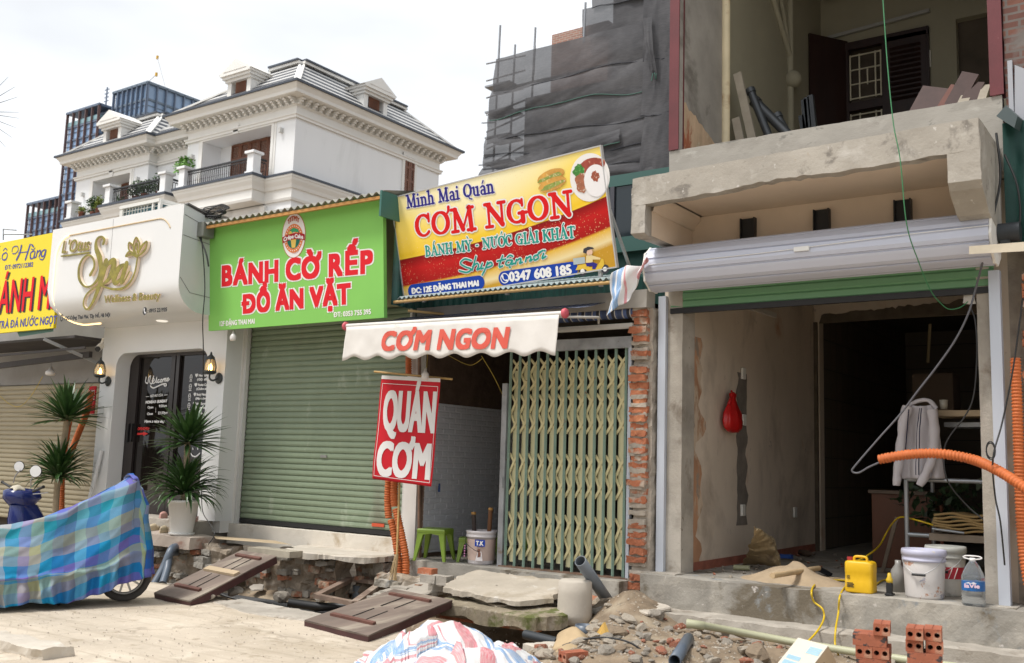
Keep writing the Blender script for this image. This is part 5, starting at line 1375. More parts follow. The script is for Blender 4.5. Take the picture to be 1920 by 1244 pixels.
b = MB(); b.hexa([fy.pt(cx0, -.03, 0), fy.pt(.0, -.03, 0), fy.pt(.0, -.03, -.05), fy.pt(cx0, -.03, -.05), fy.pt(cx0, ctop, 0), fy.pt(.0, ctop, 0), fy.pt(.0, ctop, -.05), fy.pt(cx0, ctop, -.05)]); b.build('board', M('board_yellow', (.75, .60, .01), .5, .04, 1), BS)
m_yb = flat('script_blue', (.08, .09, .30), .5)
ptext(fy, 'BÁNH MÌ', (-22, 590), (100, 578), (-22, 530), m_r2, BS, 'lettering', bold=.010, n=.008)
ptext(fy, 'BÁNH MÌ', (-19, 592), (103, 580), (-19, 532), m_ink, BS, 'lettering', bold=.010, n=.003)
ptext(fy, 'TRÀ ĐÁ NƯỚC NGỌT', (-4, 617), (106, 607), (-4, 603), m_yb, BS, 'lettering', bold=.006)
ptext(fy, 'ĐT: 0972112382', (9, 506), (62, 500), (9, 498), m_yb, BS, 'lettering', bold=.004)
C = lambda zx, zy: (zx / 3.456, 400 + zy / 3.456)
CL = lambda l: [C(*p) for p in l]
pen(fy, [(CL([(0, 215), (-25, 230), (-40, 280), (-25, 305), (0, 295)]), .02), (CL([(40, 255), (18, 270), (16, 300), (38, 300), (48, 270), (38, 255)]), [.02, .035, .02, .035, .02, .02]), (CL([(22, 242), (35, 228), (46, 240)]), .02), (CL([(78, 250), (85, 222), (112, 215), (118, 240), (100, 262), (82, 262)]), .018), (CL([(140, 212), (128, 260), (108, 302)]), .045), (CL([(195, 205), (178, 260), (165, 300)]), .045), (CL([(120, 258), (182, 250)]), .018), (CL([(222, 245), (200, 258), (198, 292), (215, 290), (228, 250), (220, 288), (232, 285)]), [.02, .03, .035, .02, .035, .03, .02]), (CL([(203, 232), (215, 238), (228, 226)]), .016), (CL([(206, 205), (218, 218)]), .03), (CL([(243, 245), (234, 284)]), .035), (CL([(238, 262), (258, 242), (262, 255), (254, 282)]), [.018, .03, .035, .035]), (CL([(292, 236), (272, 250), (270, 278), (284, 276), (298, 240), (290, 280), (276, 302), (258, 296)]), [.02, .03, .035, .02, .035, .03, .02, .02])], .03, m_yb, BS, 'handwriting')
bulb(PY(94, 705, 9.6), 'big white bulb hanging under the dark awning of the bread shop', .085)
b = MB(); b.tube(spline([PY(0, 743, 9.95), PY(18, 758, 9.95), PY(38, 762, 9.95), PY(60, 740, 9.8), PY(80, 706, 9.65)]), .006, 6); tag(b.build('yellow_wire', MATS['wire_yellow']), 'yellow wire looping from the bulb across the beige shutter', 'wire')
b = MB(); c = PY(173, 740, 9.75); b.box(c.x - .10, 9.74, c.z - .33, c.x + .10, 9.76, c.z + .14); po = b.build('red_poster', flat('poster_red', (.50, .02, .03), .5))
tag(po, 'narrow red poster with white letters on the corner left of the spa', 'poster')
fp = Frame((c.x - .10, 9.74, c.z - .33), (1, 0, 0), (0, 0, 1))
text(fp, 'HÀNG', V((.02, .34)), V((.19, .34)), .06, mw, po, 'lettering', bold=.004); text(fp, 'PHÚC', V((.02, .24)), V((.19, .24)), .06, mw, po, 'lettering', bold=.004)
b = MB(); corr(b, -26, -18.5, 13.0, 5.2, 16.0, 6.6, .22, .03); b.box(-26, 13.2, 3, -18.6, 16, 5.15)
tag(b.build('tin_roof_shed', M('roof_olive', (.24, .27, .21), .7, .12, 2)), 'pale olive ribbed tin roof rising behind the yellow signboard', 'roof')
b = MB(); b.tube([PY(6, 430, 9.5), PY(6, 440, 9.5), PY(60, 440, 9.5)], .012, 6); b.tube([PY(6, 450, 9.5), PY(6, 430, 9.5), PY(30, 432, 9.5)], .012, 6)
tag(b.build('sign_bracket', flat('bracket_grey', (.3, .31, .32), .5)), 'thin grey bracket tube standing on top of the yellow signboard', 'bracket')
# ================================================================ white villa
m_vw = M('villa_white', (.76, .77, .78), .75, .02, .6, stains=[((.60, .61, .61), .35, .60, .15)], stretch=(1, 1, .25))
m_vt = M('villa_trim', (.73, .72, .69), .7, .03, .8)
m_slate = flat('eave_slate', (.045, .055, .075), .5)
m_wood = M('shutter_wood', (.15, .055, .025), .5, .25, 3, stretch=(1, 1, .3))
m_railb = flat('railing_black', (.02, .02, .022), .5)
m, nt_, pb = base_mat('villa_roof_tiles')
vv = vec_node(nt_); sp = nt_.nodes.new('ShaderNodeSeparateXYZ'); nt_.links.new(vv, sp.inputs[0])
fr2 = mth(nt_, 'FRACT', mth(nt_, 'MULTIPLY', sp.outputs[2], 2.6))
nt_.links.new(ramp(nt_, fr2, [(0, (.03, .035, .045)), (.58, (.52, .51, .49))], 'CONSTANT'), pb.inputs['Base Color'])
m_tiles = m
vil = thing('white_villa', 'three storey white villa with bracketed cornice, striped hip roof and brown shutters', 'villa', (-48, 38, -.8))
ZE, ZW, ZB = 20.65, 19.45, 16.0
def sweep(mb, x0, x1, y0, y1, prof):
    rings = []
    for o, z in prof: rings += [(x0 - o, y0 - o, z), (x1 + o, y0 - o, z), (x1 + o, y1 + o, z), (x0 - o, y1 + o, z)]
    return mb.add(rings, [(4 * j + k, 4 * j + (k + 1) % 4, 4 * j + 4 + (k + 1) % 4, 4 * j + 4 + k) for j in range(len(prof) - 1) for k in range(4)])
CORN = [(0, ZW), (.12, ZW), (.12, ZW + .1), (.18, ZW + .16), (.18, ZW + .22), (.02, ZW + .24), (.02, ZW + .62), (.08, ZW + .66), (.14, ZW + .7), (.10, ZW + .72), (.10, ZW + 1.0), (.75, ZW + 1.02), (.80, ZW + 1.04), (.82, ZW + 1.2), (.98, ZW + 1.42), (1.0, ZW + 1.5)]
BELT = [(0, ZB - 1.35), (.10, ZB - 1.35), (.14, ZB - 1.22), (.08, ZB - 1.2), (.08, ZB - .75), (.16, ZB - .72), (.22, ZB - .55), (.34, ZB - .35), (.38, ZB - .22), (.42, ZB - .2), (.42, ZB - .1)]
def pav(x0, x1, y0, y1, openings, roof_in=2.4, roof_h=2.3, left_in=None):
    b = MB()
    xs_ = sorted({x0, x1} | {o[0] for o in openings} | {o[1] for o in openings})
    for a, c in zip(xs_, xs_[1:]):
        o = [q for q in openings if q[0] <= a and q[1] >= c]
        if o: b.add([(a, y0, o[0][3]), (c, y0, o[0][3]), (c, y0, ZW + 1.1), (a, y0, ZW + 1.1)], [(0, 1, 2, 3)]); b.add([(a, y0, -.8), (c, y0, -.8), (c, y0, o[0][2]), (a, y0, o[0][2])], [(0, 1, 2, 3)])
        else: b.add([(a, y0, -.8), (c, y0, -.8), (c, y0, ZW + 1.1), (a, y0, ZW + 1.1)], [(0, 1, 2, 3)])
    for ox0, ox1, oz0, oz1, dep in openings:
        b.add([(ox0, y0, oz0), (ox0, y0 + dep, oz0), (ox0, y0 + dep, oz1), (ox0, y0, oz1)], [(0, 1, 2, 3)]); b.add([(ox1, y0, oz0), (ox1, y0 + dep, oz0), (ox1, y0 + dep, oz1), (ox1, y0, oz1)], [(0, 3, 2, 1)])
        b.add([(ox0, y0, oz1), (ox0, y0 + dep, oz1), (ox1, y0 + dep, oz1), (ox1, y0, oz1)], [(0, 1, 2, 3)]); b.add([(ox0, y0, oz0), (ox0, y0 + dep, oz0), (ox1, y0 + dep, oz0), (ox1, y0, oz0)], [(0, 3, 2, 1)])
        b.add([(ox0, y0 + dep, oz0), (ox1, y0 + dep, oz0), (ox1, y0 + dep, oz1), (ox0, y0 + dep, oz1)], [(0, 1, 2, 3)])
    b.add([(x0, y0, -.8), (x0, y1, -.8), (x0, y1, ZW + 1.1), (x0, y0, ZW + 1.1)], [(0, 3, 2, 1)]); b.add([(x1, y0, -.8), (x1, y1, -.8), (x1, y1, ZW + 1.1), (x1, y0, ZW + 1.1)], [(0, 1, 2, 3)]); b.add([(x0, y1, -.8), (x1, y1, -.8), (x1, y1, ZW + 1.1), (x0, y1, ZW + 1.1)], [(0, 3, 2, 1)])
    b.build('wall', m_vw, vil)
    b = MB(); sweep(b, x0, x1, y0, y1, CORN)
    def brk(c, d, s):
        for i, (a, h, zz) in enumerate(((.44, .09, .98), (.32, .10, .89), (.18, .10, .80))): b.obox(V(c) + V(d) * (a / 2 + .1) + V((0, 0, ZW + zz - h / 2 - .0)), d, s, (0, 0, 1), a / 2, .085, h / 2 + .005)
    n = round((x1 - x0) / .48)
    for i in range(n + 1): brk((x0 + (x1 - x0) * i / n, y0, 0), (0, -1, 0), (1, 0, 0))
    n = round((y1 - y0) / .48)
    for i in range(n + 1): brk((x1, y0 + (y1 - y0) * i / n, 0), (1, 0, 0), (0, 1, 0)); brk((x0, y0 + (y1 - y0) * i / n, 0), (-1, 0, 0), (0, 1, 0))
    b.build('cornice', m_vt, vil)
    b = MB(); sweep(b, x0, x1, y0, y1, BELT); b.build('belt_course', m_vt, vil)
    b = MB(); sweep(b, x0, x1, y0, y1, [(.42, ZB - .1), (.46, ZB - .1), (.46, ZB + .02), (0, ZB + .06)]); sweep(b, x0, x1, y0, y1, [(1.0, ZE + .3), (1.1, ZE + .3), (1.1, ZE + .42), (.7, ZE + .45)]); b.build('ledge_capping', m_slate, vil)
    e, t = .75, ZE + .44
    rx0, rx1, ry0, ry1 = x0 - e, x1 + e, y0 - e, y1 + e
    i_ = roof_in; li = left_in or i_
    b = MB(); q = [(rx0, ry0, t), (rx1, ry0, t), (rx1, ry1, t), (rx0, ry1, t), (rx0 + li, ry0 + i_, t + roof_h), (rx1 - i_, ry0 + i_, t + roof_h), (rx1 - i_, ry1 - i_, t + roof_h), (rx0 + li, ry1 - i_, t + roof_h)]
    b.add(q, [(0, 1, 5, 4), (1, 2, 6, 5), (2, 3, 7, 6), (3, 0, 4, 7), (4, 5, 6, 7)])
    rf = b.build('roof', m_tiles, vil)
    b = MB()
    for k in range(4): b.bar(V(q[k]) + V((0, 0, .03)), V(q[k + 4]) + V((0, 0, -.1)), .34, .1)
    b.build('hip_strip', m_vt, rf)
    b = MB()
    for k in range(4): b.bar(V(q[4 + k]) + V((0, 0, .02)), V(q[4 + (k + 1) % 4]) + V((0, 0, .02)), .5, .16)
    b.build('ridge_curb', m_vt, rf)
    b = MB()
    for k in range(4): b.bar(V(q[4 + k]) + V((0, 0, .14)), V(q[4 + (k + 1) % 4]) + V((0, 0, .14)), .7, .1)
    b.build('ridge_capping', m_slate, rf)
ZE -= .44
CORN = [(o, z - .40) if 1 else 0 for o, z in CORN]; ZWk = ZW; ZW -= .40
pav(-47.2, -38.3, 34.0, 45.7, [(-45.8, -40.1, ZB + .08, 18.95, 1.25)], left_in=5.6)
pav(-60.4, -52.6, 35.2, 45.0, [(-58.4, -54.4, ZB + .08, 18.75, 1.3)])
pav(-52.6, -47.2, 35.8, 45.0, [], 1.6, 1.4)
def louvre(x0, x1, y, z0, z1, n, parent, axis='x'):
    m = MB(); w = (x1 - x0) / n
    T = (lambda x, yy, z: (x, yy, z)) if axis == 'x' else (lambda x, yy, z: (yy, x, z))
    def bx(a0, b0, c0, a1, b1, c1):
        p, q = T(a0, b0, c0), T(a1, b1, c1)
        m.box(min(p[0], q[0]), min(p[1], q[1]), c0, max(p[0], q[0]), max(p[1], q[1]), c1)
    sg = -1 if axis == 'x' else 1
    for i in range(n):
        a = x0 + w * i
        bx(a + .01, y, z0, a + .12, y + .08 * sg, z1); bx(a + w - .12, y, z0, a + w - .01, y + .08 * sg, z1)
        zs = [z0, z0 + (z1 - z0) * .33, z0 + (z1 - z0) * .68, z1 - .1]
        for z in zs: bx(a + .12, y, z, a + w - .12, y + .075 * sg, z + .12)
        k = int((z1 - z0) / .085)
        for j in range(k): bx(a + .12, y + .012 * sg, z0 + .085 * j + .01, a + w - .12, y + .05 * sg, z0 + .085 * j + .06)
    return m.build('louvred_door', m_wood, parent)
louvre(-44.8, -40.15, 35.22, ZB + .1, 18.9, 6, vil)
louvre(-57.2, -54.45, 36.47, ZB + .1, 18.7, 4, vil)
wf = MB(); wf.box(-38.31, 42.3, 17.0, -38.22, 42.5, 19.5); wf.box(-38.31, 43.35, 17.0, -38.22, 43.55, 19.5); wf.box(-38.31, 42.3, 19.32, -38.2, 43.55, 19.5); wf.box(-38.3, 42.2, 16.95, -38.1, 43.65, 17.1)
wf = wf.build('window_surround', m_vt, vil)
louvre(42.5, 43.35, -38.28, 17.1, 19.32, 2, wf, 'y')
b = MB()
for x0, x1, z0, z1, y in ((-45.8, -40.1, ZB, 18.95, 34.0), (-58.4, -54.4, ZB, 18.75, 35.2)):
    for o, d in ((.10, .06), (.26, .03)):
        b.box(x0 - o - .1, y - d, z0, x0 - o + .1, y, z1 + o + .1); b.box(x1 + o - .1, y - d, z0, x1 + o + .1, y, z1 + o + .1); b.box(x0 - o + .1, y - d, z1 + o - .1, x1 + o - .1, y, z1 + o + .1)
    b.box((x0 + x1) / 2 - .2, y - .12, z1 - .02, (x0 + x1) / 2 + .2, y, z1 + .5)
b.build('door_surround', m_vt, vil)
b = MB()
for x, y, z in ((-46.6, 34, 18.2), (-39.3, 34, 18.5), (-59.4, 35.2, 18.0), (-53.5, 35.2, 18.2)): b.box(x - .08, y - .22, z - .12, x + .08, y - .0, z + .12)
b.build('wall_light', flat('light_grey', (.55, .55, .53), .5), vil)
# ground storey openings glimpsed over the tin roof
b = MB(); b.box(-41.3, 33.9, 12.6, -39.3, 33.99, 14.05); b.build('window', m_wood, vil)
b = MB(); b.box(-41.5, 33.85, 12.6, -41.3, 33.99, 14.2); b.box(-39.3, 33.85, 12.6, -39.1, 33.99, 14.2); b.box(-41.5, 33.85, 14.05, -39.1, 33.99, 14.25); b.box(-40.5, 33.8, 14.2, -40.1, 33.99, 14.5); b.box(-45.0, 33.86, 12.6, -43.2, 33.99, 13.9); b.build('window_surround', m_vt, vil)
# dormers
def dormer(c, d, s, w=2.1):
    c, d, s = V(c), V(d), V(s)
    up = V((0, 0, 1))
    P_ = lambda a, o, z: c + s * a + d * o + up * z
    m = MB()
    for sg in (-1, 1): m.hexa([P_(sg * w * .38 - .16, 0, 0), P_(sg * w * .38 + .16, 0, 0), P_(sg * w * .38 + .16, -2.6, 0), P_(sg * w * .38 - .16, -2.6, 0), P_(sg * w * .38 - .16, 0, 1.15), P_(sg * w * .38 + .16, 0, 1.15), P_(sg * w * .38 + .16, -2.6, 1.15), P_(sg * w * .38 - .16, -2.6, 1.15)])
    for o, z0, z1, f in ((.12, 1.1, 1.25, .0), (.25, 1.25, 1.4, .1), (.36, 1.4, 1.52, .2)):
        h = w / 2 + f
        m.hexa([P_(-h, o, z0), P_(h, o, z0), P_(h, -2.8, z0), P_(-h, -2.8, z0), P_(-h, o, z1), P_(h, o, z1), P_(h, -2.8, z1), P_(-h, -2.8, z1)])
    h = w / 2 + .3
    m.prism([P_(-h, .36, 1.52), P_(h, .36, 1.52), P_(0, .36, 2.25)], d * -3.2)
    m.prism([P_(-h * .7, .365, 1.6), P_(h * .7, .365, 1.6), P_(0, .365, 2.08)], d * .02)
    o = m.build('dormer', m_vt, vil)
    m = MB(); m.hexa([P_(-.42, -.12, 0), P_(.42, -.12, 0), P_(.42, -.2, 0), P_(-.42, -.2, 0), P_(-.42, -.12, 1.12), P_(.42, -.12, 1.12), P_(.42, -.2, 1.12), P_(-.42, -.2, 1.12)])
    for k in range(12): m.hexa([P_(-.36, -.10, .1 + .08 * k), P_(.36, -.10, .1 + .08 * k), P_(.36, -.12, .1 + .08 * k), P_(-.36, -.12, .1 + .08 * k), P_(-.36, -.08, .13 + .08 * k), P_(.36, -.08, .13 + .08 * k), P_(.36, -.12, .13 + .08 * k), P_(-.36, -.12, .13 + .08 * k)])
    m.build('dormer_shutter', m_wood, o)
dormer((-42.75, 33.75, ZE + .55), (0, -1, 0), (1, 0, 0))
dormer((-38.05, 39.6, ZE + .55), (1, 0, 0), (0, 1, 0))
dormer((-56.4, 34.95, ZE + .55), (0, -1, 0), (1, 0, 0))
# balconies
def balcony(x0, x1, yf, yb, z, pil, under=True):
    b = MB(); sweep(b, x0 + .4, x1 - .4, yf + .4, yb, [(o * .95, zz - ZB + z) for o, zz in BELT]); b.add([(x0 + .4, yf + .4, z - 1.35), (x1 - .4, yf + .4, z - 1.35), (x1 - .4, yb, z - 1.35), (x0 + .4, yb, z - 1.35)], [(0, 3, 2, 1)]); b.build('balcony_slab', m_vt, vil)
    b = MB(); b.box(x0 - .05, yf - .05, z - .1, x1 + .05, yb, z + .04); b.build('ledge_capping', m_slate, vil)
    for p in pil:
        b = MB(); b.box(p - .32, yf + .12, z + .04, p + .32, yf + .76, z + .2); b.box(p - .25, yf + .19, z + .2, p + .25, yf + .69, z + 1.15); b.box(p - .36, yf + .08, z + 1.15, p + .36, yf + .8, z + 1.3)
        b.build('balcony_pier', m_vw, vil, .02)
    b = MB()
    def run(a, c):
        n = max(2, int((V(c) - V(a)).length / .17))
        b.bar(V(a) + V((0, 0, 1.02)), V(c) + V((0, 0, 1.02)), .09, .09); b.bar(V(a) + V((0, 0, .86)), V(c) + V((0, 0, .86)), .04, .04); b.bar(V(a) + V((0, 0, .1)), V(c) + V((0, 0, .1)), .04, .04)
        for i in range(n + 1):
            p = V(a) + (V(c) - V(a)) * i / n
            b.bar(p + V((0, 0, .1)), p + V((0, 0, .86)), .026, .026); b.sphere(p + V((0, 0, .45)), .035, 6, 4)
            if i < n: q = p + (V(c) - V(a)) * .5 / n; b.tube([q + V((.06 * math.cos(t * PI / 4), 0, .94 + .05 * math.sin(t * PI / 4))) for t in range(9)], .012, 4, False)
    ps = sorted(pil)
    for a, c in zip(ps, ps[1:]): run((a + .25, yf + .44, z), (c - .25, yf + .44, z))
    run((ps[-1], yf + .7, z), (ps[-1], yb, z))
    if len(ps) == 1 or ps[0] > x0 + 1: run((x0 + .3, yf + .44, z), (ps[0] - .25, yf + .44, z))
    b.build('railing', m_railb, vil)
balcony(-46.56, -39.93, 32.74, 34.0, ZB, [-46.1, -40.4])
balcony(-53.8, -47.4, 32.85, 35.8, ZB, [-53.3, -47.95])
balcony(-59.6, -53.9, 33.9, 35.2, ZB, [-59.1])
# balcony plants
def leaves(mb, c, r, n, size, seed, sq=(1, 1, 1)):
    rr = random.Random(seed)
    for i in range(n):
        d = V((rr.gauss(0, 1), rr.gauss(0, 1), rr.gauss(0, 1))).normalized() * (rr.random() ** .5)
        p = V(c) + V((d.x * r * sq[0], d.y * r * sq[1], d.z * r * sq[2]))
        a = V((rr.gauss(0, 1), rr.gauss(0, 1), rr.gauss(0, .6))).normalized(); w = a.orthogonal().normalized()
        w = Matrix.Rotation(rr.uniform(0, 6.28), 3, a) @ w
        s = size * rr.uniform(.6, 1.3)
        mb.add([p, p + a * s * .5 + w * s * .25, p + a * s, p + a * s * .5 - w * s * .25], [(0, 1, 2, 3)])
    return mb
m_leaf = M('leaf_green', (.045, .10, .025), .6, .45, 2.5)
m_leafl = M('leaf_lime', (.22, .28, .04), .6, .3, 2)
m_leafb = M('leaf_bright', (.10, .24, .03), .6, .35, 2)
m_terra = flat('terracotta', (.20, .07, .04), .8)
def pot_plant(c, r, n, size, mat, label, seed, sq=(1, 1, 1), pr=.22, lift=.9):
    t = thing('potted_shrub', label, 'potted plant', c, 'potted plants on the villa balcony')
    m = MB(); m.lathe(c, [(pr * .75, 0), (pr, .4), (pr * 1.1, .42), (pr * 1.1, .5), (pr * .9, .5), (0, .46)], 14); m.build('pot', m_terra, t)
    m = MB(); leaves(m, V(c) + V((0, 0, lift)), r, n, size, seed, sq); m.build('foliage', mat, t)
    m = MB()
    for k in range(4): m.tube([V(c) + V((0, 0, .4)), V(c) + V((r * .5 * math.cos(k * 1.7), r * .4 * math.sin(k * 1.7), lift + .1 * k))], .025, 5)
    m.build('stem', flat('stem_brown', (.1, .07, .04), .9), t)
z = ZB + .05
pot_plant((-51.6, 33.9, z), .75, 500, .17, m_leaf, 'dark bushy plant behind the middle railing of the left balcony', 1, (1, .6, .75))
pot_plant((-50.6, 33.8, z), .7, 420, .17, m_leaf, 'dark leafy shrub in the middle of the left balcony railing', 2, (1, .6, .8))
pot_plant((-49.4, 33.9, z), .7, 300, .17, m_leaf, 'tall loose shrub near the right end of the left balcony railing', 3, (.7, .6, 1.1))
pot_plant((-48.65, 33.75, z), .4, 160, .15, m_leafl, 'small lime green plant at the right end of the balcony railing', 4, (.7, .6, 1))
pot_plant((-47.2, 34.1, z), .85, 700, .24, m_leafb, 'bright green bush overtopping the pier between the two balconies', 5, (1, .8, .7), .25, 1.7)
pot_plant((-57.6, 34.9, z), .8, 450, .18, m_leaf, 'dark shrub at the left balcony end above the railing', 6, (1, .6, .75), .22, 1.0)
pot_plant((-55.6, 34.9, z), .7, 350, .18, m_leaf, 'dark shrub beside the recess at the stepped end of the balcony', 7, (1.1, .6, .7), .22, 1.0)
pot_plant((-56.4, 34.5, z), .6, 300, .15, m_leafl, 'yellow green trailing plant hanging on the far left railing', 8, (.4, .5, 1), .2, .75)
pot_plant((-58.3, 34.5, z), .35, 160, .13, m_leafl, 'small round yellow green plant beside the leftmost balcony pier', 9, (1, .8, .8), .2, .62)

# ================================================================ glass tower far behind
tw = thing('glass_tower', 'tall dark blue glass apartment tower with brown fins far behind the villa', 'tower', (-225, 150, -.8))
m_bg = M('blue_glass', (.26, .38, .56), .12, .35, .08, 0, stretch=(1, 1, .6))
m_mul = flat('mullion', (.12, .155, .22), .5)
m_fin = flat('fin_brown', (.14, .085, .08), .6)
m_slab = flat('slab_blue', (.12, .16, .21), .5)
def block(x0, x1, y0, y1, z1, nx, ny, fin, open_top=1):
    b = MB(); b.box(x0 + .3, y0 + .3, -.8, x1 - .3, y1 - .3, z1 - (4 if open_top else .4)); b.build('glazed_block', m_bg, tw)
    b = MB()
    z = z1
    b.box(x0 - .4, y0 - .4, z1 - .6, x1 + .4, y1 + .4, z1)
    z = z1 - 4.4
    while z > 25:
        b.box(x0, y0, z - .25, x1, y1, z + .25); b.box(x0 + .15, y0 + .15, z - 1.6, x1 - .15, y1 - .15, z - 1.45); z -= 3.6
    b.build('floor_slab', m_slab if not fin else m_mul, tw)
    b = MB()
    for i in range(nx + 1): x = x0 + (x1 - x0) * i / nx; b.box(x - .13, y0 - .4, 20, x + .13, y0 + .3, z1 - .3)
    for i in range(ny + 1): y = y0 + (y1 - y0) * i / ny; b.box(x1 - .3, y - .13, 20, x1 + .4, y + .13, z1 - .3)
    b.build('fin', m_fin if fin else m_mul, tw)
    if open_top:
        b = MB(); b.box(x0 + .1, y0 + .1, z1 - 4, x1 - .1, y1 - .1, z1 - 2.8); b.build('parapet_glass', flat('parapet_glass', (.22, .36, .40), .15), tw)
        b = MB(); b.box(x0 + 3, y0 + 3, z1 - 4, x1 - 3, y1 - 3, z1 - .7); b.build('roof_room', m_mul, tw)
block(-226.4, -212.2, 140, 161, 92.6, 7, 8, False, 0)
block(-233, -225, 140.8, 160, 88.2, 12, 5, False)
block(-245.5, -231, 139, 160, 90.2, 5, 4, True)
block(-263, -243.5, 140, 156, 68, 7, 4, True)
for name, bx, tip, label in (('tower_crane', PY(310, 165, 160), PY(295, 108, 160), 'thin luffing crane jib rising above the highest tower block'), ('roof_crane', PY(262, 168, 150), PY(293, 140, 150), 'short pale crane jib with yellow tip on the tower roof')):
    b = MB(); b.bar(bx, tip, .16, .16); n = 8
    o = thing(name, label, 'crane', bx); b.build('jib', flat('crane_pale', (.6, .6, .6), .6), o)
    b = MB(); b.obox(tip, (1, 0, 0), (0, 1, 0), (0, 0, 1), .25, .25, .5); b.build('jib_head', flat('crane_yellow', (.6, .35, .04), .6), o)
b = MB(); c = PY(199, 190, 150); b.bar(c - V((0, 0, 3)), c + V((0, 0, 4)), .3, .3)
for k in range(4): b.bar(c + V((-1, 0, k * 1.1)), c + V((1, 0, k * 1.1)), .2, .2)
tag(b.build('roof_mast', m_mul), 'short dark antenna mast on the lower tower roof', 'mast')

# ================================================================ building wrapped in scaffold netting
nb_ = thing('netted_building', 'unfinished tower block wrapped in sagging dark grey scaffold netting', 'building', (-15.5, 26, -.8))
b = MB(); b.box(-18.2, 26, -.8, -8, 40, 13.6); b.box(-15.2, 26.5, 13.6, -8, 40, 24); b.build('concrete_core', M('core_grey', (.16, .145, .13), .9, .25, .7, .3, 6), nb_)
c0, c1 = PY(1035, 66, 26.2), PY(1100, 100, 26.2)
b = MB(); b.box(c0.x, 26.2, 13.0, -15.2, 30, c0.z); mtb, nt_, pb = base_mat('far_brick')
bt = nt_.nodes.new('ShaderNodeTexBrick'); bt.inputs['Scale'].default_value = 1; bt.inputs['Brick Width'].default_value = .22; bt.inputs['Row Height'].default_value = .075; bt.inputs['Mortar Size'].default_value = .012
bt.inputs['Color1'].default_value = (.34, .15, .10, 1); bt.inputs['Color2'].default_value = (.24, .11, .08, 1); bt.inputs['Mortar'].default_value = (.36, .30, .25, 1)
nt_.links.new(vec_node(nt_, rot=(R(90), 0, 0)), bt.inputs['Vector']); nt_.links.new(bt.outputs[0], pb.inputs['Base Color'])
b.build('brick_wall', mtb, nb_)
m, nt_, pb = base_mat('scaffold_net')
v = vec_node(nt_); nz = ramp(nt_, tex_noise(nt_, v, .8, 5, .6, .4), [(.3, (.05, .05, .055)), (.7, (.10, .098, .103))])
fine = ramp(nt_, tex_noise(nt_, vec_node(nt_, (1, 1, 8)), 6, 3), [(.3, (.8, .8, .8)), (.7, (1.15, 1.15, 1.15))])
nt_.links.new(mixc(nt_, 1.0, nz, fine, 'MULTIPLY'), pb.inputs['Base Color']); pb.inputs['Roughness'].default_value = .9; pb.inputs['Alpha'].default_value = .87
m_net = m
def sheet(tl, tr, br, bl, nu, nv, sag, seed, name='net_sheet', edge=None, off=0, parent=None):
    tl, tr, br, bl = map(V, (tl, tr, br, bl))
    def f(u, v):
        a = tl + (tr - tl) * u; c = bl + (br - bl) * u
        p = a + (c - a) * v
        p.y += off - sag * math.sin(v * PI) * (.5 + .5 * noise.noise(V((u * 3, seed, 0)))) + .035 * noise.noise(V((u * 7 + v * 2, v * 2.2, seed))) + .05 * abs(noise.noise(V((u * 10 + v * 5, v * 1.5, seed)))) * (.2 + v)
        p.z += -.5 * sag * (math.sin(u * PI * 2.5 + seed) + .6 * math.sin(u * PI * 5.3 + seed)) * v
        return p
    m = MB(); m.grid(f, nu, nv, True); o = m.build(name, m_net, parent or nb_)
    m = MB(); m.tube([f(i / nu, 1) - V((0, .02, 0)) for i in range(nu + 1)], .014, 4); m.build('net_rope', edge or flat('rope_dark', (.02, .022, .03), .8), o)
    return o
rows = [(111, 26), (170, 92), (215, 150), (262, 206), (292, 264), (318, 300), (352, 326), (400, 400)]
gr = flat('rope_green', (.05, .13, .10), .8)
lx = [930, 924, 918, 914, 911, 909, 904, 900]
for i in range(7):
    a0, a1 = rows[i]; c0_, c1_ = rows[i + 1]
    sheet(PY(lx[i], a0, 25), PY(1262, a1, 25), PY(1262, c1_ + 6, 24.9), PY(lx[i + 1], c0_ + 6, 24.9), 70, 14, .10 + .06 * (i % 2), i * 7.3, edge=gr if i == 1 else None, off=-.03 * i)
sheet(PY(965, 296, 24.72), PY(1162, 242, 24.72), PY(1162, 266, 24.68), PY(975, 322, 24.68), 50, 10, .05, 55, 'loose_net', gr)
sheet(PY(1205, 35, 24.6), PY(1222, 32, 24.6), PY(1232, 140, 24.6), PY(1222, 142, 24.6), 10, 24, .2, 77, 'loose_net', gr)
for k in range(3): sheet(PY(1207 + 2 * k, 100 * k, 24.72), PY(1262, 100 * k - 10, 24.72), PY(1262, 105 * k + 105, 24.72), PY(1205 - 4 * k, 105 * k + 115, 24.72), 20, 12, .05, 91 + k)
sheet(PY(1092, 18, 26), PY(1262, -20, 26), PY(1262, 60, 25.9), PY(1092, 68, 25.9), 40, 10, .05, 31)
for k in range(2): sheet(PY(1110, -60 - 55 * k, 26), PY(1265, -80 - 60 * k, 26), PY(1265, -18 - 62 * k, 25.9), PY(1110, 16 - 76 * k, 25.9), 40, 8, .05, 41 + k)
b = MB()
for px, y0_, y1_ in ((938, 48, 330), (966, 84, 300), (1004, 52, 300), (1003, 86, 140), (1098, 5, 80)): b.cyl(PY(px, y0_, 25.3), PY(px - (y1_ - y0_) * .05, y1_, 25.3), .035, 6)
for k in range(8): b.cyl(PY(912, 120 + 32 * k, 25.2), PY(985, 104 + 28 * k, 25.4), .03, 6)
for k in range(5): b.obox(PY(945, 165 + 48 * k, 25.6), (1, 0, 0), (0, 1, 0), (0, 0, 1), .5, .4, .03)
b.cyl(PY(903, 231, 24.9), PY(930, 230, 25.2), .02, 6); b.cyl(PY(897, 310, 24.9), PY(925, 309, 25.2), .02, 6)
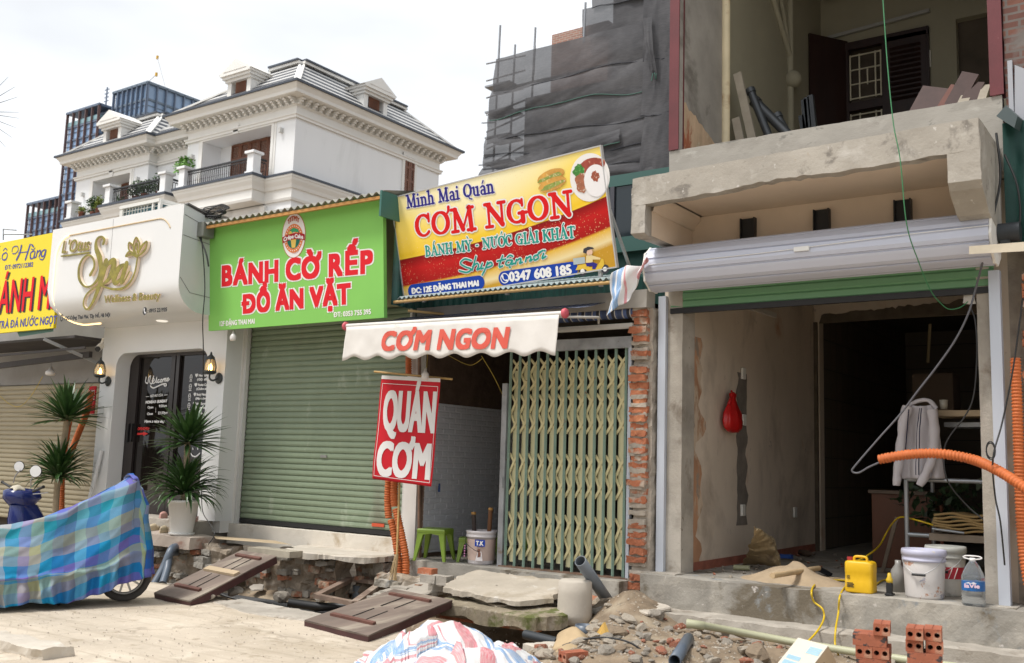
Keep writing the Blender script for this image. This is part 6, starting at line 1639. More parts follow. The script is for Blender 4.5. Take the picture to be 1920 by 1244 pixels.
b.build('scaffold_pole', flat('pole_grey', (.28, .29, .31), .5, .5), nb_)

# ================================================================ broken footings, ramps and loose things in the dug-up strip
m_rubw = M('rubble_masonry', (.27, .22, .165), .95, .3, 3, .9, 22, stains=[((.40, .35, .29), 3.5, .52, .1), ((.38, .14, .07), 2.6, .60, .07), ((.06, .05, .035), 2.2, .60, .08), ((.13, .12, .05), 1.7, .64, .1)])
def masonry(name, x0, x1, yf, z0, z1, label, seed, depth=.35):
    """a torn-open footing: courses of broken brick and mortar standing out unevenly from the core"""
    rr = random.Random(seed)
    b = MB(); rough_box(b, x0, yf + .1, z0, x1, yf + depth, z1 - .02, .05, .075, 4.5, seed)
    o = b.build(name, m_rubw)
    tag(o, label, 'footing')
    bb, mm = MB(), MB()
    z = z0
    k = 0
    while z < z1 - .06:
        x = x0 + rr.uniform(0, .15)
        while x < x1 - .1:
            w = rr.uniform(.08, .24)
            if rr.random() < .62:
                q = bb if rr.random() < .36 else mm
                out = rr.uniform(-.04, .10) * (1 if z > z0 + .12 else 1.2)
                rough_box(q, x, yf + .06 - out, z + rr.uniform(-.012, .012), min(x1, x + w), yf + .25, z + rr.uniform(.05, .085), .03, .019, 10, seed + k)
            x += w + rr.uniform(.0, .06); k += 1
        z += .085
    bb.build('broken_brick', m_brick_dirty, o); mm.build('mortar_lump', m_conc_dirty, o)
    return o
masonry('spa_footing', -15.3, -10.9, 8.82, -.45, .36, 'torn brick and mortar footing below the spa steps and potted plant', 1)
masonry('shop_footing', -10.9, -9.2, 9.2, -.45, .33, 'broken footing of hollow bricks under the concrete apron of green shop', 2)
masonry('shop_footing', -9.2, -8.6, 9.5, -.45, .3, 'dark undercut footing beside the broom and orange conduits', 3)
masonry('rice_footing', -8.6, -5.2, 9.25, -.45, .2, 'mossy broken footing under the tilted concrete slab of the rice shop', 4)
def slab_plate(name, pts, th, mat, label, cat='slab', seed=0, amp=.02, parent=None):
    """an irregular broken plate; pts are its top corners"""
    c = sum((V(p) for p in pts), V((0, 0, 0))) / len(pts)
    q = []
    for i in range(len(pts)):
        a, d = V(pts[i]), V(pts[(i + 1) % len(pts)])
        k = max(1, int((d - a).length / .05))
        for t in range(k):
            p = a + (d - a) * (t / k)
            q.append(p + (p - c).normalized() * amp * (noise.noise(p * 5 + V((seed, 0, 0))) * 1.4 + noise.noise(p * 15) + .7 * (rnd.random() - .5)))
    b = MB(); n = len(q)
    rings = [[c + (p - c) * f for p in q] for f in (0.02, .35, .7, .95, 1.0)]
    for r in rings[:-1]:
        for p in r: p.z += .004 * noise.noise(p * 6)
    rings[-1] = [p - V((0, 0, .012)) for p in rings[-1]]
    rings.append([p + (p - c).normalized() * .015 * noise.noise(p * 9) - V((0, 0, th * (.8 + .4 * noise.noise(p * 4)))) for p in q])
    rings.append([c + (p - c) * .1 - V((0, 0, th)) for p in q])
    b.add(sum(rings, []), [(j * n + i, j * n + (i + 1) % n, (j + 1) * n + (i + 1) % n, (j + 1) * n + i) for j in range(len(rings) - 1) for i in range(n)])
    b.f = [f[::-1] for f in b.f]
    o = b.build(name, mat, parent)
    if label: tag(o, label, cat)
    return o
slab_plate('concrete_apron', [(-10.3, 9.9, .40), (-10.25, 9.32, .40), (-9.9, 9.16, .40), (-9.3, 9.05, .395), (-8.9, 9.12, .395), (-8.62, 9.3, .395), (-8.6, 9.9, .40)], .09, m_conc_pale, 'dusty concrete apron with torn front edge below the sage shutter', seed=2, amp=.05)
slab_plate('concrete_slab', [(-7.12, 9.45, .36), (-7.15, 9.15, .31), (-7.02, 8.72, .24), (-6.5, 8.66, .22), (-6.05, 8.62, .20), (-5.72, 8.95, .23), (-5.9, 9.5, .35)], .075, M('slab_dusty', (.42, .37, .30), .95, .15, 2.5, .5, 35, stains=[((.33, .28, .21), 2, .54, .12), ((.50, .46, .4), 6, .6, .08)]), 'broad tilted concrete slab lying in front of the folding gate', seed=5, amp=.035)
slab_plate('mossy_slab', [(-7.0, 8.85, .13), (-6.9, 8.55, .10), (-6.3, 8.5, .09), (-5.7, 8.5, .08), (-5.5, 8.75, .10), (-5.6, 9.0, .13)], .17, M('mossy_concrete', (.24, .20, .14), .95, .3, 4, .8, 25, stains=[((.10, .11, .03), 3, .55, .1), ((.38, .33, .26), 5, .58, .1)]), 'thick mossy broken slab underneath the tilted concrete slab', seed=8, amp=.05)
b = MB(); b.box(-7.0, 8.62, -.09, -5.7, 8.72, -.03); b.rough(.012, 8); tag(b.build('brick_course', m_brick_raw), 'low course of red brick below the mossy slab', 'bricks')
for i, (px, py, z, w, l, h, lab) in enumerate(((802, 1066, .42, .20, .11, .06, 'two holed red brick resting on a grey block by the white post'), (808, 1078, .30, .22, .13, .09, 'grey concrete block under the red brick by the white post'), (830, 1080, .30, .22, .14, .10, 'upper grey paver block beside the green stool leg'), (826, 1092, .20, .24, .15, .10, 'lower grey paver block beneath the stool leg'), (757, 1100, .10, .26, .2, .10, 'grey paver block between broom and wooden ramp'), (705, 1118, .05, .16, .14, .11, 'pale cement block standing beside the wooden frame'), (728, 1108, .06, .16, .14, .11, 'second pale cement block close to the ramp edge'), (872, 1142, .02, .18, .14, .09, 'grey block under the far corner of the near ramp'), (880, 1158, -.08, .2, .16, .09, 'lower grey block under the far corner of the near ramp'))):
    c = PZ(px, py, z); b = MB(); rough_box(b, c.x - w / 2, c.y - l / 2, z - h, c.x + w / 2, c.y + l / 2, z, .04, .006, 12, i)
    tag(b.build('paving_block' if i else 'hollow_brick', m_conc if i else m_brick_raw), lab, 'block' if i else 'brick')
b = MB()
for pts in ([(765, 1100, .05), (700, 1120, .0), (790, 1085, .1)],): pass
slab_plate('cement_slab', [PZ(700, 1112, .03), PZ(770, 1120, .03), PZ(850, 1100, .16), PZ(800, 1083, .2), PZ(745, 1098, .08)], .06, m_conc, 'flat grey cement slab between the two ramps and the white post', seed=14, amp=.03)
# wooden door leaves laid down as ramps
m_dl = M('door_leaf_wood', (.17, .13, .105), .8, .3, 3, .25, 30, stretch=(1, .25, 1), stains=[((.33, .28, .22), 2.6, .50, .16), ((.06, .03, .025), 3, .64, .1)])
m_dl_edge = M('door_leaf_edge', (.055, .018, .018), .6, .3, 5)
m_dl_rail = M('rail_wood', (.13, .055, .04), .7, .3, 5)
m_groove = flat('groove_dark', (.02, .015, .012), .9)
m_board = M('board_pale', (.44, .34, .22), .8, .15, 4, .15, 30, stretch=(.2, 1, 1))
def ramp_door(a, c, d, th, rails, label, extra=None):
    """a: near-left corner, c: near-right corner, d: far-left corner of the top face"""
    a, c, d = V(a), V(c), V(d)
    u, v = (c - a), (d - a)
    t = thing('door_ramp', label, 'ramp', a, 'door leaves laid as ramps')
    n = u.cross(v).normalized()
    P_ = lambda x, y, z=0: a + u * x + v * y + n * z
    def bx(x0, y0, x1, y1, z0, z1): return [P_(x0, y0, z0), P_(x1, y0, z0), P_(x1, y1, z0), P_(x0, y1, z0), P_(x0, y0, z1), P_(x1, y0, z1), P_(x1, y1, z1), P_(x0, y1, z1)]
    m = MB(); m.grid(lambda x, y: P_(x, y, .004 * noise.noise(P_(x, y) * 4)), 16, 26, True); m.hexa(bx(0, 0, 1, 1, -.012, -.006)); m.build('leaf', m_dl, t)
    m = MB(); m.hexa(bx(0.002, 0.002, .998, .998, -th, -.012)); m.build('leaf_edge', m_dl_edge, t)
    m = MB()
    for x in (.38, .60):
        for y0, y1 in ((.17, .48), (.56, .90)): m.hexa(bx(x, y0, x + .018, y1, .002, .0055))
    m.build('groove', m_groove, t)
    for y in rails:
        m = MB(); m.hexa(bx(.14, y, .82, y + .035, .0, .025)); m.build('cross_rail', m_dl_rail, t)
    if extra:
        m = MB(); m.hexa(bx(.1, extra, .95, extra + .07, .003, .03)); m.build('nailed_board', m_board, t)
    return t
ramp_door(PZ(288, 1112, .06), PZ(356, 1128, .05), PZ(452, 1032, .42), .09, (.16, .86), 'long dark door leaf laid as a ramp from the road to the green shop', .50)
ramp_door(PZ(570, 1163, .06), PZ(690, 1192, .06), PZ(738, 1105, .14), .085, (.17, .83), 'dark door leaf lying as a ramp beside the striped tarpaulin')
b = MB(); rough_box(b, -10.45, 8.9, .32, -9.65, 9.12, .40, .1, .004, 6); tag(b.build('timber_beam', M('timber_grey', (.36, .32, .25), .85, .2, 4, .2, 30)), 'short grey timber beam under the top end of the long ramp', 'beam')
b = MB(); b.hexa([PZ(400, 1005, .45), PZ(405, 1011, .45), PZ(548, 1022, .43), PZ(515, 1014, .43), PZ(400, 1005, .465), PZ(405, 1011, .465), PZ(548, 1022, .445), PZ(515, 1014, .445)])
tag(b.build('splintered_plank', m_board), 'thin splintered plank lying across the step left of the shutter sill', 'plank')
# timber frame of a manhole with a pipe end in it
ft = thing('manhole_frame', 'square weathered timber frame lying slanted over the pit', 'frame', PZ(660, 1130, -.1))
fa_, fb2, fc, fd2 = PZ(594, 1118, -.02), PZ(664, 1132, -.04), PZ(716, 1094, .06), PZ(658, 1086, .06)
cen = (fa_ + fb2 + fc + fd2) / 4
m_wtim = M('weathered_timber', (.20, .14, .105), .85, .3, 6, .3, 30, stains=[((.36, .3, .24), 4, .58, .1)])
for p, q in ((fa_, fb2), (fb2, fc), (fc, fd2), (fd2, fa_)):
    b = MB(); b.bar(p, q, .085, .05); b.build('rail', m_wtim, ft)
m_pgrey = flat('pipe_grey', (.16, .18, .20), .45)
m_pslate = flat('pipe_slate', (.10, .125, .16), .4)
def open_pipe(a, c, r, mat, name, label, th=.008):
    a, c = V(a), V(c); d = (c - a).normalized(); L = (c - a).length
    m = MB(); m.lathe(a, [(r - th, L), (r, L), (r, 0), (r - th, 0), (r - th, L)], 22, d)
    return tag(m.build(name, mat), label, 'pipe')
c = PZ(672, 1110, -.1); open_pipe(c - V((0, 0, .25)), c + V((0, 0, .08)), .075, m_pgrey, 'drain_pipe', 'upright grey pipe end inside the timber frame')
# concrete cylinder, leaning pipes and pipe ends
b = MB(); c = V((-5.52, 9.05, -.02)); b.lathe(c, [(0, 0), (.178, 0), (.18, .1), (.176, .3), (.172, .42), (.15, .44), (.0, .442)], 36); b.rough(.004, 9)
tag(b.build('concrete_cylinder', m_conc_pale), 'squat pale concrete test cylinder standing before the folding gate', 'cylinder')
open_pipe(PZ(1152, 1145, .05), PY(1088, 1052, 8.95), .062, m_pgrey, 'leaning_pipe', 'dusty grey pipe leaning out of the rubble in front of the gate')
c = PZ(1095, 1195, -.1); b = MB(); b.lathe(c - V((0, 0, .3)), [(.085, 0), (.085, .30), (.092, .30), (.092, .42), (.08, .42), (.08, .3), (0, .3)], 24)
tag(b.build('pipe_stub', m_pslate), 'short slate blue pipe socket standing upright in the hole', 'pipe')
open_pipe(PZ(1265, 1240, .1), PZ(1291, 1198, .12), .05, m_pslate, 'pipe_offcut', 'slate grey pipe offcut lying in the rubble')
b = MB(); pp = [PZ(1288, 1170, .18), PZ(1300, 1171, .18), PZ(1320, 1174, .17), PZ(1322, 1174, .17), PZ(1500, 1207, .09), PZ(1700, 1238, .06), PZ(1800, 1252, .05)]
b.tube(pp, [.045, .04, .04, .034, .034, .034, .034], 14)
tag(b.build('plastic_pipe', flat('pipe_olive', (.42, .42, .28), .45)), 'long olive plastic pipe running along the foot of the concrete step', 'pipe')
for p, q, r, lab in (((305, 1095), (318, 1040), .05, 'left grey drain pipe bending out of the spa footing'), ((288, 1098), (322, 1030), .052, 'right grey drain pipe lying against the spa footing')):
    b = MB(); b.tube(spline([PY(p[0], p[1], 8.35) , PY((p[0] + q[0]) / 2 + 2, (p[1] + q[1]) / 2, 8.5), PY(q[0], q[1], 8.62), PY(q[0] + 14, q[1] - 4, 8.9)], 5), r, 14)
    tag(b.build('grey_drain', m_pslate), lab, 'pipe')
b = MB(); b.tube([PZ(985, 1190, -.02), PZ(1045, 1205, -.03)], .045, 12); tag(b.build('black_pipe', flat('pipe_black', (.03, .035, .04), .5)), 'black pipe lying along the road edge behind the tarpaulin', 'pipe')
b = MB()
for k in range(5): b.tube(spline([PZ(405 + 4 * k, 1112 + 1.5 * k, -.15), PZ(470, 1122 + 2 * k, -.2), PZ(540, 1132 + 2 * k, -.22), PZ(600, 1143 + 1.5 * k, -.2), PZ(650, 1142 + 2 * k, -.15)], 5), .016, 7)
b.tube(spline([PZ(540, 1130, -.1), PZ(600, 1138, -.14), PZ(652, 1138, -.12)], 4), .05, 10)
tag(b.build('cable_bundle', MATS['cable_black']), 'bundle of black cables lying along the bottom of the pit', 'cables')
b = MB(); b.tube(spline([PZ(1045, 1215, .03), PZ(1085, 1202, .10), PZ(1130, 1196, .15), PZ(1180, 1205, .14), PZ(1222, 1235, .03)], 8), .009, 6)
tag(b.build('black_hose', MATS['cable_black']), 'thin black hose arching over the rubble', 'hose')
# orange corrugated conduits with the broom
m_or = M('conduit_orange', (.52, .13, .03), .65, .1, 5, stains=[((.45, .14, .05), 5, .62, .1)])
def corrugated(pts, r, n=6, pitch=.030, amp=.20):
    sp_ = spline(pts, n)
    L = 0; out = []
    for a, c in zip(sp_, sp_[1:]):
        k = max(1, int((c - a).length / (pitch / 4)))
        for t in range(k): out.append(a + (c - a) * (t / k))
    out.append(sp_[-1])
    rs, d = [], 0
    for i, p in enumerate(out):
        if i: d += (p - out[i - 1]).length
        rs.append(r * (1 + amp * (1 if math.sin(d / pitch * 2 * PI) > 0 else -1) * .5))
    return out, rs
def conduit(lines, name, label, r, group=None):
    m = MB()
    for l in lines:
        p, rs = corrugated(l, r); m.tube(p, rs, 12)
    return tag(m.build(name, m_or), label, 'conduit', group)
og = 'orange conduits beside the green shutter'
conduit([[PY(729, 898, 9.6), PY(727, 940, 9.6), PY(729, 972, 9.6)], [PY(733, 975, 9.6), PY(740, 1005, 9.6), PY(747, 1050, 9.6), PY(749, 1094, 9.6)]], 'orange_conduit', 'left orange ribbed conduit hanging below the red banner', .045, og)
conduit([[PY(740, 895, 9.58), PY(739, 930, 9.58), PY(740, 950, 9.58)], [PY(742, 955, 9.5), PY(752, 1000, 9.5), PY(761, 1050, 9.5), PY(760, 1090, 9.5)]], 'orange_conduit', 'right orange ribbed conduit beside the broom handle', .045, og)
conduit([[PY(766, 665, 9.85), PY(766, 702, 9.85)]], 'orange_conduit', 'short orange conduit end above the red banner', .04, og)
conduit([[PY(143, 745, 9.55), PY(130, 790, 9.55), PY(120, 850, 9.55), PY(116, 900, 9.55), PY(115, 960, 9.55)], ], 'orange_conduit', 'left orange conduit behind the corner plant near the beige shutter', .05, 'orange conduits by the spa corner')
conduit([[PY(172, 735, 9.6), PY(160, 780, 9.6), PY(140, 830, 9.6), PY(126, 870, 9.6)]], 'orange_conduit', 'right orange conduit slanting below the red poster', .05, 'orange conduits by the spa corner')
br = thing('broom', 'straw broom with bamboo handle standing by the orange conduits', 'broom', PY(733, 1098, 9.4))
b = MB(); b.tube([PY(749, 905, 9.5), PY(744, 1050, 9.42)], .014, 8); b.build('handle', MATS['bamboo'], br)
b = MB(); top_, bot = PY(744, 1040, 9.42), PY(733, 1100, 9.36)
for k in range(40):
    a = rnd.uniform(0, 6.28); w = rnd.random() ** .5
    b.tube([top_ + V((.02 * math.cos(a), .02 * math.sin(a), 0)), (top_ + bot) / 2 + V((.04 * w * math.cos(a), .03 * w * math.sin(a), 0)), bot + V((.10 * w * math.cos(a), .05 * w * math.sin(a), .02 * rnd.random()))], .005, 4, False)
b.build('bristles', M('straw', (.42, .30, .16), .9, .2, 8), br)
# green stools, paint bucket and incense sticks at the shop opening
m_stool = flat('stool_green', (.17, .26, .03), .4)
def stool(c, s, h, rz, label):
    t = thing('plastic_stool', label, 'stool', (0, 0, 0), 'green plastic stools in the rice shop')
    m = MB(); m.lathe((0, 0, h), [(0, 0), (s * .55, 0), (s * .70, -.004), (s * .73, -.02), (s * .72, -.05), (s * .70, -.05), (s * .69, -.02), (0, -.012)], 4, smooth=False); m.v = [(x * math.cos(PI / 4) - y * math.sin(PI / 4), x * math.sin(PI / 4) + y * math.cos(PI / 4), z) for x, y, z in m.v]; m.build('seat', m_stool, t, .012)
    for sx in (-1, 1):
        for sy_ in (-1, 1):
            m = MB(); w = .05
            a, d = V((sx * s * .48, sy_ * s * .48, h - .02)), V((sx * s * .60, sy_ * s * .60, 0))
            m.hexa([d + V((-w * (sx > 0), -w * (sy_ > 0), 0)) * .7, d + V((w * (sx < 0), -w * (sy_ > 0), 0)) * .7, d + V((w * (sx < 0), w * (sy_ < 0), 0)) * .7, d + V((-w * (sx > 0), w * (sy_ < 0), 0)) * .7] + [a + V((-w * (sx > 0) * 1.6, -w * (sy_ > 0) * 1.6, 0)), a + V((w * (sx < 0) * 1.6, -w * (sy_ > 0) * 1.6, 0)), a + V((w * (sx < 0) * 1.6, w * (sy_ < 0) * 1.6, 0)), a + V((-w * (sx > 0) * 1.6, w * (sy_ < 0) * 1.6, 0))])
            m.build('leg', m_stool, t, .006)
    for k in range(4):
        a = PI / 2 * k; m = MB()
        q = [(-s * .5, h - .03), (s * .5, h - .03), (s * .52, h - .14), (s * .3, h - .075), (0, h - .06), (-s * .3, h - .075), (-s * .52, h - .14)]
        m.prism([(x, -s * .50, z) for x, z in q], (0, .008, 0)); m.v = [(x * math.cos(a) - y * math.sin(a), x * math.sin(a) + y * math.cos(a), z) for x, y, z in m.v]; m.build('apron', m_stool, t)
    t.location = c; t.rotation_euler = (0, 0, rz)
stool((-7.98, 9.74, .38), .35, .39, R(20), 'taller green plastic stool standing nearest the white post')
stool((-7.66, 10.02, .37), .25, .30, R(35), 'low green stool behind the tall green stool')
stool((-7.62, 10.5, .37), .22, .32, R(10), 'second low green stool next to the paint bucket')
stool((-7.15, 10.75, .37), .22, .42, R(5), 'green stool half hidden behind the paint bucket and gate post')
tk = thing('paint_bucket', 'white and pink paint bucket with blue TK mark in the rice shop', 'bucket', (-7.42, 9.95, .37))
c = V((-7.42, 9.95, .37)); b = MB(); b.lathe(c, [(.0, 0), (.155, 0), (.16, .02), (.178, .32), (.19, .32), (.192, .34), (.185, .34), (.187, .365), (.192, .37), (.192, .40), (.18, .40), (.17, .3), (0, .29)], 36); b.build('tub', M('tub_white', (.60, .56, .56), .4, .05, 3), tk)
b = MB(); b.lathe(c + V((0, 0, .05)), [(.1645, 0), (.1795, .25)], 36); b.build('label_band', M('tub_pink', (.58, .44, .38), .4, .1, 2), tk)
ftk = Frame(c + V((.02, -.185, .2)), V((.96, .28, 0)), V((0, 0, 1)))
b = MB(); flatpoly(b, ftk, [(.02, .02), (.15, .02), (.15, .10), (.02, .10)], .012); b.build('label_plate', m_blue, tk)
text(ftk, 'T.K', V((.035, .035)), V((.135, .035)), .05, m_lw, tk, 'lettering', bold=.004, n=.016)
b = MB(); flatpoly(b, ftk, [(.03, -.15), (.06, -.04), (.09, -.02), (.11, -.05), (.125, -.15)], .012); b.build('label_picture', flat('bridal_white', (.7, .66, .66), .5), tk)
b = MB(); disc(b, ftk, (.075, -.03), .02, .026, .0135, 14); flatpoly(b, ftk, [(.06, -.11), (.065, -.05), (.1, -.05), (.10, -.10)], .013); b.build('label_picture', flat('picture_brown', (.22, .1, .07), .5), tk)
b = MB()
for k in range(5): disc(b, ftk, (-.11, .02 - .03 * k), .01, .01, .012, 10)
b.build('label_dots', flat('dot_mix', (.5, .2, .35), .5), tk)
b = MB(); b.tube(spline([c + V((-.17, -.06, .34)), c + V((-.10, -.19, .26)), c + V((.05, -.21, .18)), c + V((.12, -.20, .165))], 5), .004, 6); b.build('handle', m_black, tk)
for px, py, dx, mt_, lab in ((888, 965, -.05, 'joss_dark', 'dark wooden stake standing in the paint bucket'), (920, 957, .03, 'joss_brown', 'rusty brown stake standing in the paint bucket')):
    tp = PY(px, py, 10.0); b = MB(); b.cyl(V((c.x + (tp.x - c.x) * .7, 10.0, .45)), tp, .027, 10)
    o = b.build('stake', flat(mt_, (.05, .035, .03) if 'dark' in mt_ else (.16, .07, .03), .8)); tag(o, lab, 'stake')
    b = MB(); b.cyl(tp, tp + V((0, 0, .03)), .03, 10); b.build('stake_cap', flat('cap_ochre', (.4, .22, .06), .7), o)
ph = thing('paint_roller_handle', 'wire roller frame with blue handle hooked on the white wallpaper', 'paint roller', PY(823, 915, 10.2))
b = MB(); b.tube([PX(803, 897, -8.36), PX(808, 898, -8.34), PX(824, 903, -8.32), PX(824, 908, -8.32)], .005, 6); b.build('wire_frame', flat('wire_steel', (.4, .4, .4), .4, .6), ph)
b = MB(); b.tube([PX(824, 907, -8.32), PX(823, 923, -8.32)], [.012, .016], 8); b.build('grip', flat('grip_blue', (.02, .06, .2), .5), ph)

# ---------------------------------------------------------------- striped tarpaulins
def tarp_mat():
    m, nt, bb = base_mat('striped_tarpaulin')
    t = nt.nodes.new('ShaderNodeTexCoord'); s = nt.nodes.new('ShaderNodeSeparateXYZ'); nt.links.new(t.outputs['UV'], s.inputs[0])
    wob = mth(nt, 'MULTIPLY', tex_noise(nt, t.outputs['UV'], 2, 2), .10)
    f = mth(nt, 'FRACT', mth(nt, 'ADD', mth(nt, 'MULTIPLY', s.outputs[0], 1.7), wob))
    W_, B_, R_ = (.66, .66, .66), (.12, .28, .52), (.58, .17, .20)
    c = ramp(nt, f, [(0, W_), (.16, R_), (.34, W_), (.50, B_), (.56, W_), (.60, B_), (.76, W_), (.84, R_), (.88, W_)], 'CONSTANT')
    fine = tex_noise(nt, vec_node(nt, (260, 18, 1), 'UV'), 1, 2)
    c = mixc(nt, ramp(nt, fine, [(.42, (0, 0, 0)), (.72, (.7, .7, .7))]), c, (.70, .69, .68))
    dirt = ramp(nt, tex_noise(nt, vec_node(nt), 4, 6), [(.5, (0, 0, 0)), (.75, (.5, .5, .5))])
    c = mixc(nt, dirt, c, (.45, .40, .34))
    nt.links.new(c, bb.inputs['Base Color']); bb.inputs['Roughness'].default_value = .5
    bump_to(nt, bb, tex_noise(nt, vec_node(nt), 30, 5, .6), .25)
    return m
m_tarp = tarp_mat()
def crumple(p, s):
    n = 0
    for k, (f, a) in enumerate(((2.6, 1), (5.2, .6), (11, .22))):
        n += a * (1 - 2 * abs(noise.noise(p * f + V((s + k * 7, k, 0)))))
    return n
hc = V((-4.93, 6.30, 0))
hr = random.Random(4)
SEED = [(hr.uniform(-.75, .75), hr.uniform(-.55, .55), hr.uniform(0, 3.14), hr.uniform(-.30, .30), hr.uniform(-.30, .30), hr.random()) for _ in range(26)]
def patch(px, py):
    wx, wy = px + .05 * noise.noise(V((px * 5, py * 5, 1))), py + .05 * noise.noise(V((px * 5, py * 5, 6)))
    d = sorted((math.hypot(wx - q[0], wy - q[1]), q) for q in SEED)
    return d[0][1], d[1][0] - d[0][0]
def heap_xy(u, v): return (u - .5) * 1.60, (v - .5) * 1.20
def heap(u, v):
    px, py = heap_xy(u, v)
    r = min(1.25, math.sqrt((px / .70) ** 2 + (py / .54) ** 2))
    e = max(0, 1.1 - r)
    h = .21 * max(0, 1 - r ** 2.0) ** .85 + .10 * math.exp(-((px + .16) / .2) ** 2 - ((py - .08) / .3) ** 2)
    q, m_ = patch(px, py)
    h += (q[3] * (px - q[0]) + q[4] * (py - q[1]) + .05 * q[5]) * min(1, e * 3) + .03 * crumple(V((px, py, h)) * 1.3, 3) * min(1, e * 3) - .03 * math.exp(-m_ / .03) * min(1, e * 3)
    k = noise.noise_vector(V((px * 4 + 9, py * 4, 0))) * .06
    return hc + AX2 * (px + k.x) + AY2 * (py + k.y) + V((0, 0, max(.005 + .02 * (r < 1.1), h)))
AX2, AY2 = V((.85, .53, 0)), V((-.53, .85, 0))
b = MB(); b.grid(heap, 200, 130, True, True)
# straight stripes, turned from fold to fold
uv = []
for j in range(131):
    for i in range(201):
        px, py = heap_xy(i / 200, j / 130); q = patch(px, py)[0]
        uv.append(((px * math.cos(q[2]) + py * math.sin(q[2])) * 1.15 + q[5] + .03 * noise.noise(V((px * 6, py * 6, 0))), py))
b.uv = uv
tag(b.build('tarpaulin_heap', m_tarp, solid=.004), 'crumpled heap of red, blue and white striped tarpaulin on the road', 'tarpaulin')
e0, e1 = PY(1150, 512, 9.3), PY(1216, 492, 9.4)
def hang(u, v):
    a = e0 + (e1 - e0) * u
    d = .50 * (1 - u) ** .7 + .02
    p = a + V((.0, -.02, 0)) + V((-.03 * v * (1 - u), -.05 * v, -d * v)) + V((0, .04 * math.sin(u * 9 + v * 3), .03 * math.sin(v * 8 + u * 6)))
    return p + noise.noise_vector(p * 7) * .04
b = MB(); b.grid(hang, 36, 30, True, True); b.uv = [(p[0] * .5 + .25, p[1] * .3) for p in b.uv]
tag(b.build('tarpaulin_scrap', m_tarp, solid=.004), 'scrap of striped tarpaulin hanging at the right end of tin eave', 'tarpaulin')

# ---------------------------------------------------------------- rubble
m_stone = [M('lump_concrete', (.27, .24, .20), .95, .2, 5, .6, 40), M('lump_mortar', (.34, .295, .235), .95, .18, 5, .6, 40), M('lump_brick', (.28, .11, .065), .95, .3, 6, .6, 40, stains=[((.45, .38, .31), 4, .58, .08)]), M('lump_soil', (.23, .175, .12), .95, .2, 5, .6, 40)]
protos = []
for k in range(12):
    t = MB(); lump(t, (0, 0, 0), 1, k * 3.3 + 1, (1, rnd.uniform(.6, .95), rnd.uniform(.4, .7)))
    me = bpy.data.meshes.new('rubble_lump'); me.from_pydata(t.v, [], t.f); protos.append(me)
def stone(x, y, r, k, mi, label, group, name='rubble_lump'):
    me = protos[k % 12]
    key = '%d_%d' % (k % 12, mi)
    if key not in PM:
        m2 = me.copy(); m2.materials.append(m_stone[mi]); PM[key] = m2
    o = bpy.data.objects.new(name, PM[key]); col.objects.link(o)
    o.scale = (r, r, r); o.rotation_euler = (rnd.uniform(-.3, .3), rnd.uniform(-.3, .3), rnd.uniform(0, 6.28))
    o.location = (x, y, soil_z(x, y) + r * .25)
    return tag(o, label, 'rubble', group)
PM = {}
kinds = [('concrete_lump', 'grey broken concrete lump in the rubble before the house step', 'concrete lumps in the rubble'), ('mortar_lump', 'pale mortar lump in the rubble before the house step', 'mortar lumps in the rubble'), ('brick_lump', 'red broken brick lump in the rubble before the house step', 'brick lumps in the rubble'), ('clod', 'brown clod of earth in the rubble before the house step', 'clods in the rubble')]
for i in range(230):
    while True:
        x, y = rnd.uniform(-5.3, -2.0), rnd.uniform(7.0, 9.25)
        w = math.exp(-((x + 4.2) / 1.0) ** 2 - ((y - 7.9) / .9) ** 2) + .15
        if rnd.random() < w: break
    mi = rnd.choices([0, 1, 2, 3], [5, 4, 3, 2])[0]
    stone(x, y, rnd.choice([.025, .03, .035, .04, .05, .06, .08, .10]), rnd.randrange(12), mi, kinds[mi][1], kinds[mi][2], kinds[mi][0])
for i in range(110):
    x, y = rnd.uniform(-10.4, -5.3), rnd.uniform(7.7, 9.0)
    mi = rnd.choices([0, 1, 2, 3], [4, 3, 3, 2])[0]
    stone(x, y, rnd.choice([.03, .04, .05, .06, .09]), rnd.randrange(12), mi, ['grey broken concrete lump lying in the pit', 'pale mortar lump lying in the pit', 'red broken brick lump lying in the pit', 'brown clod of earth lying in the pit'][mi], ['concrete lumps in the pit', 'mortar lumps in the pit', 'brick lumps in the pit', 'clods in the pit'][mi], kinds[mi][0])
b = MB()
for i in range(3800):
    road = i % 3 == 2
    if road: x, y = rnd.uniform(-9.5, -4), rnd.uniform(4.2, 7.6)
    elif i % 3: x, y = rnd.gauss(-4.1, 1.0), rnd.gauss(8.1, .7)
    else: x, y = rnd.uniform(-10.5, -.8), rnd.uniform(7.2, 9.3)
    if (not road and y < edge_y(x) - .2) or y > 9.4: continue
    r = rnd.choice([.006, .008, .01, .014, .018]); z = .004 if road else soil_z(x, y)
    if road: r *= .5
    a = rnd.uniform(0, 6.28); c_, s_ = math.cos(a) * r, math.sin(a) * r
    b.add([(x + c_, y + s_, z - .002), (x - s_, y + c_, z), (x - c_, y - s_, z - .002), (x + s_ * .8, y - c_, z), (x, y, z + r * .9), (x + s_ * .3, y, z + r * .6)], [(0, 1, 4), (1, 2, 4), (2, 3, 5), (3, 0, 5), (0, 4, 5), (2, 5, 4)])
o = b.build('gravel', M('gravel_mix', (.33, .285, .23), .95, .45, 30)); o['kind'] = 'stuff'
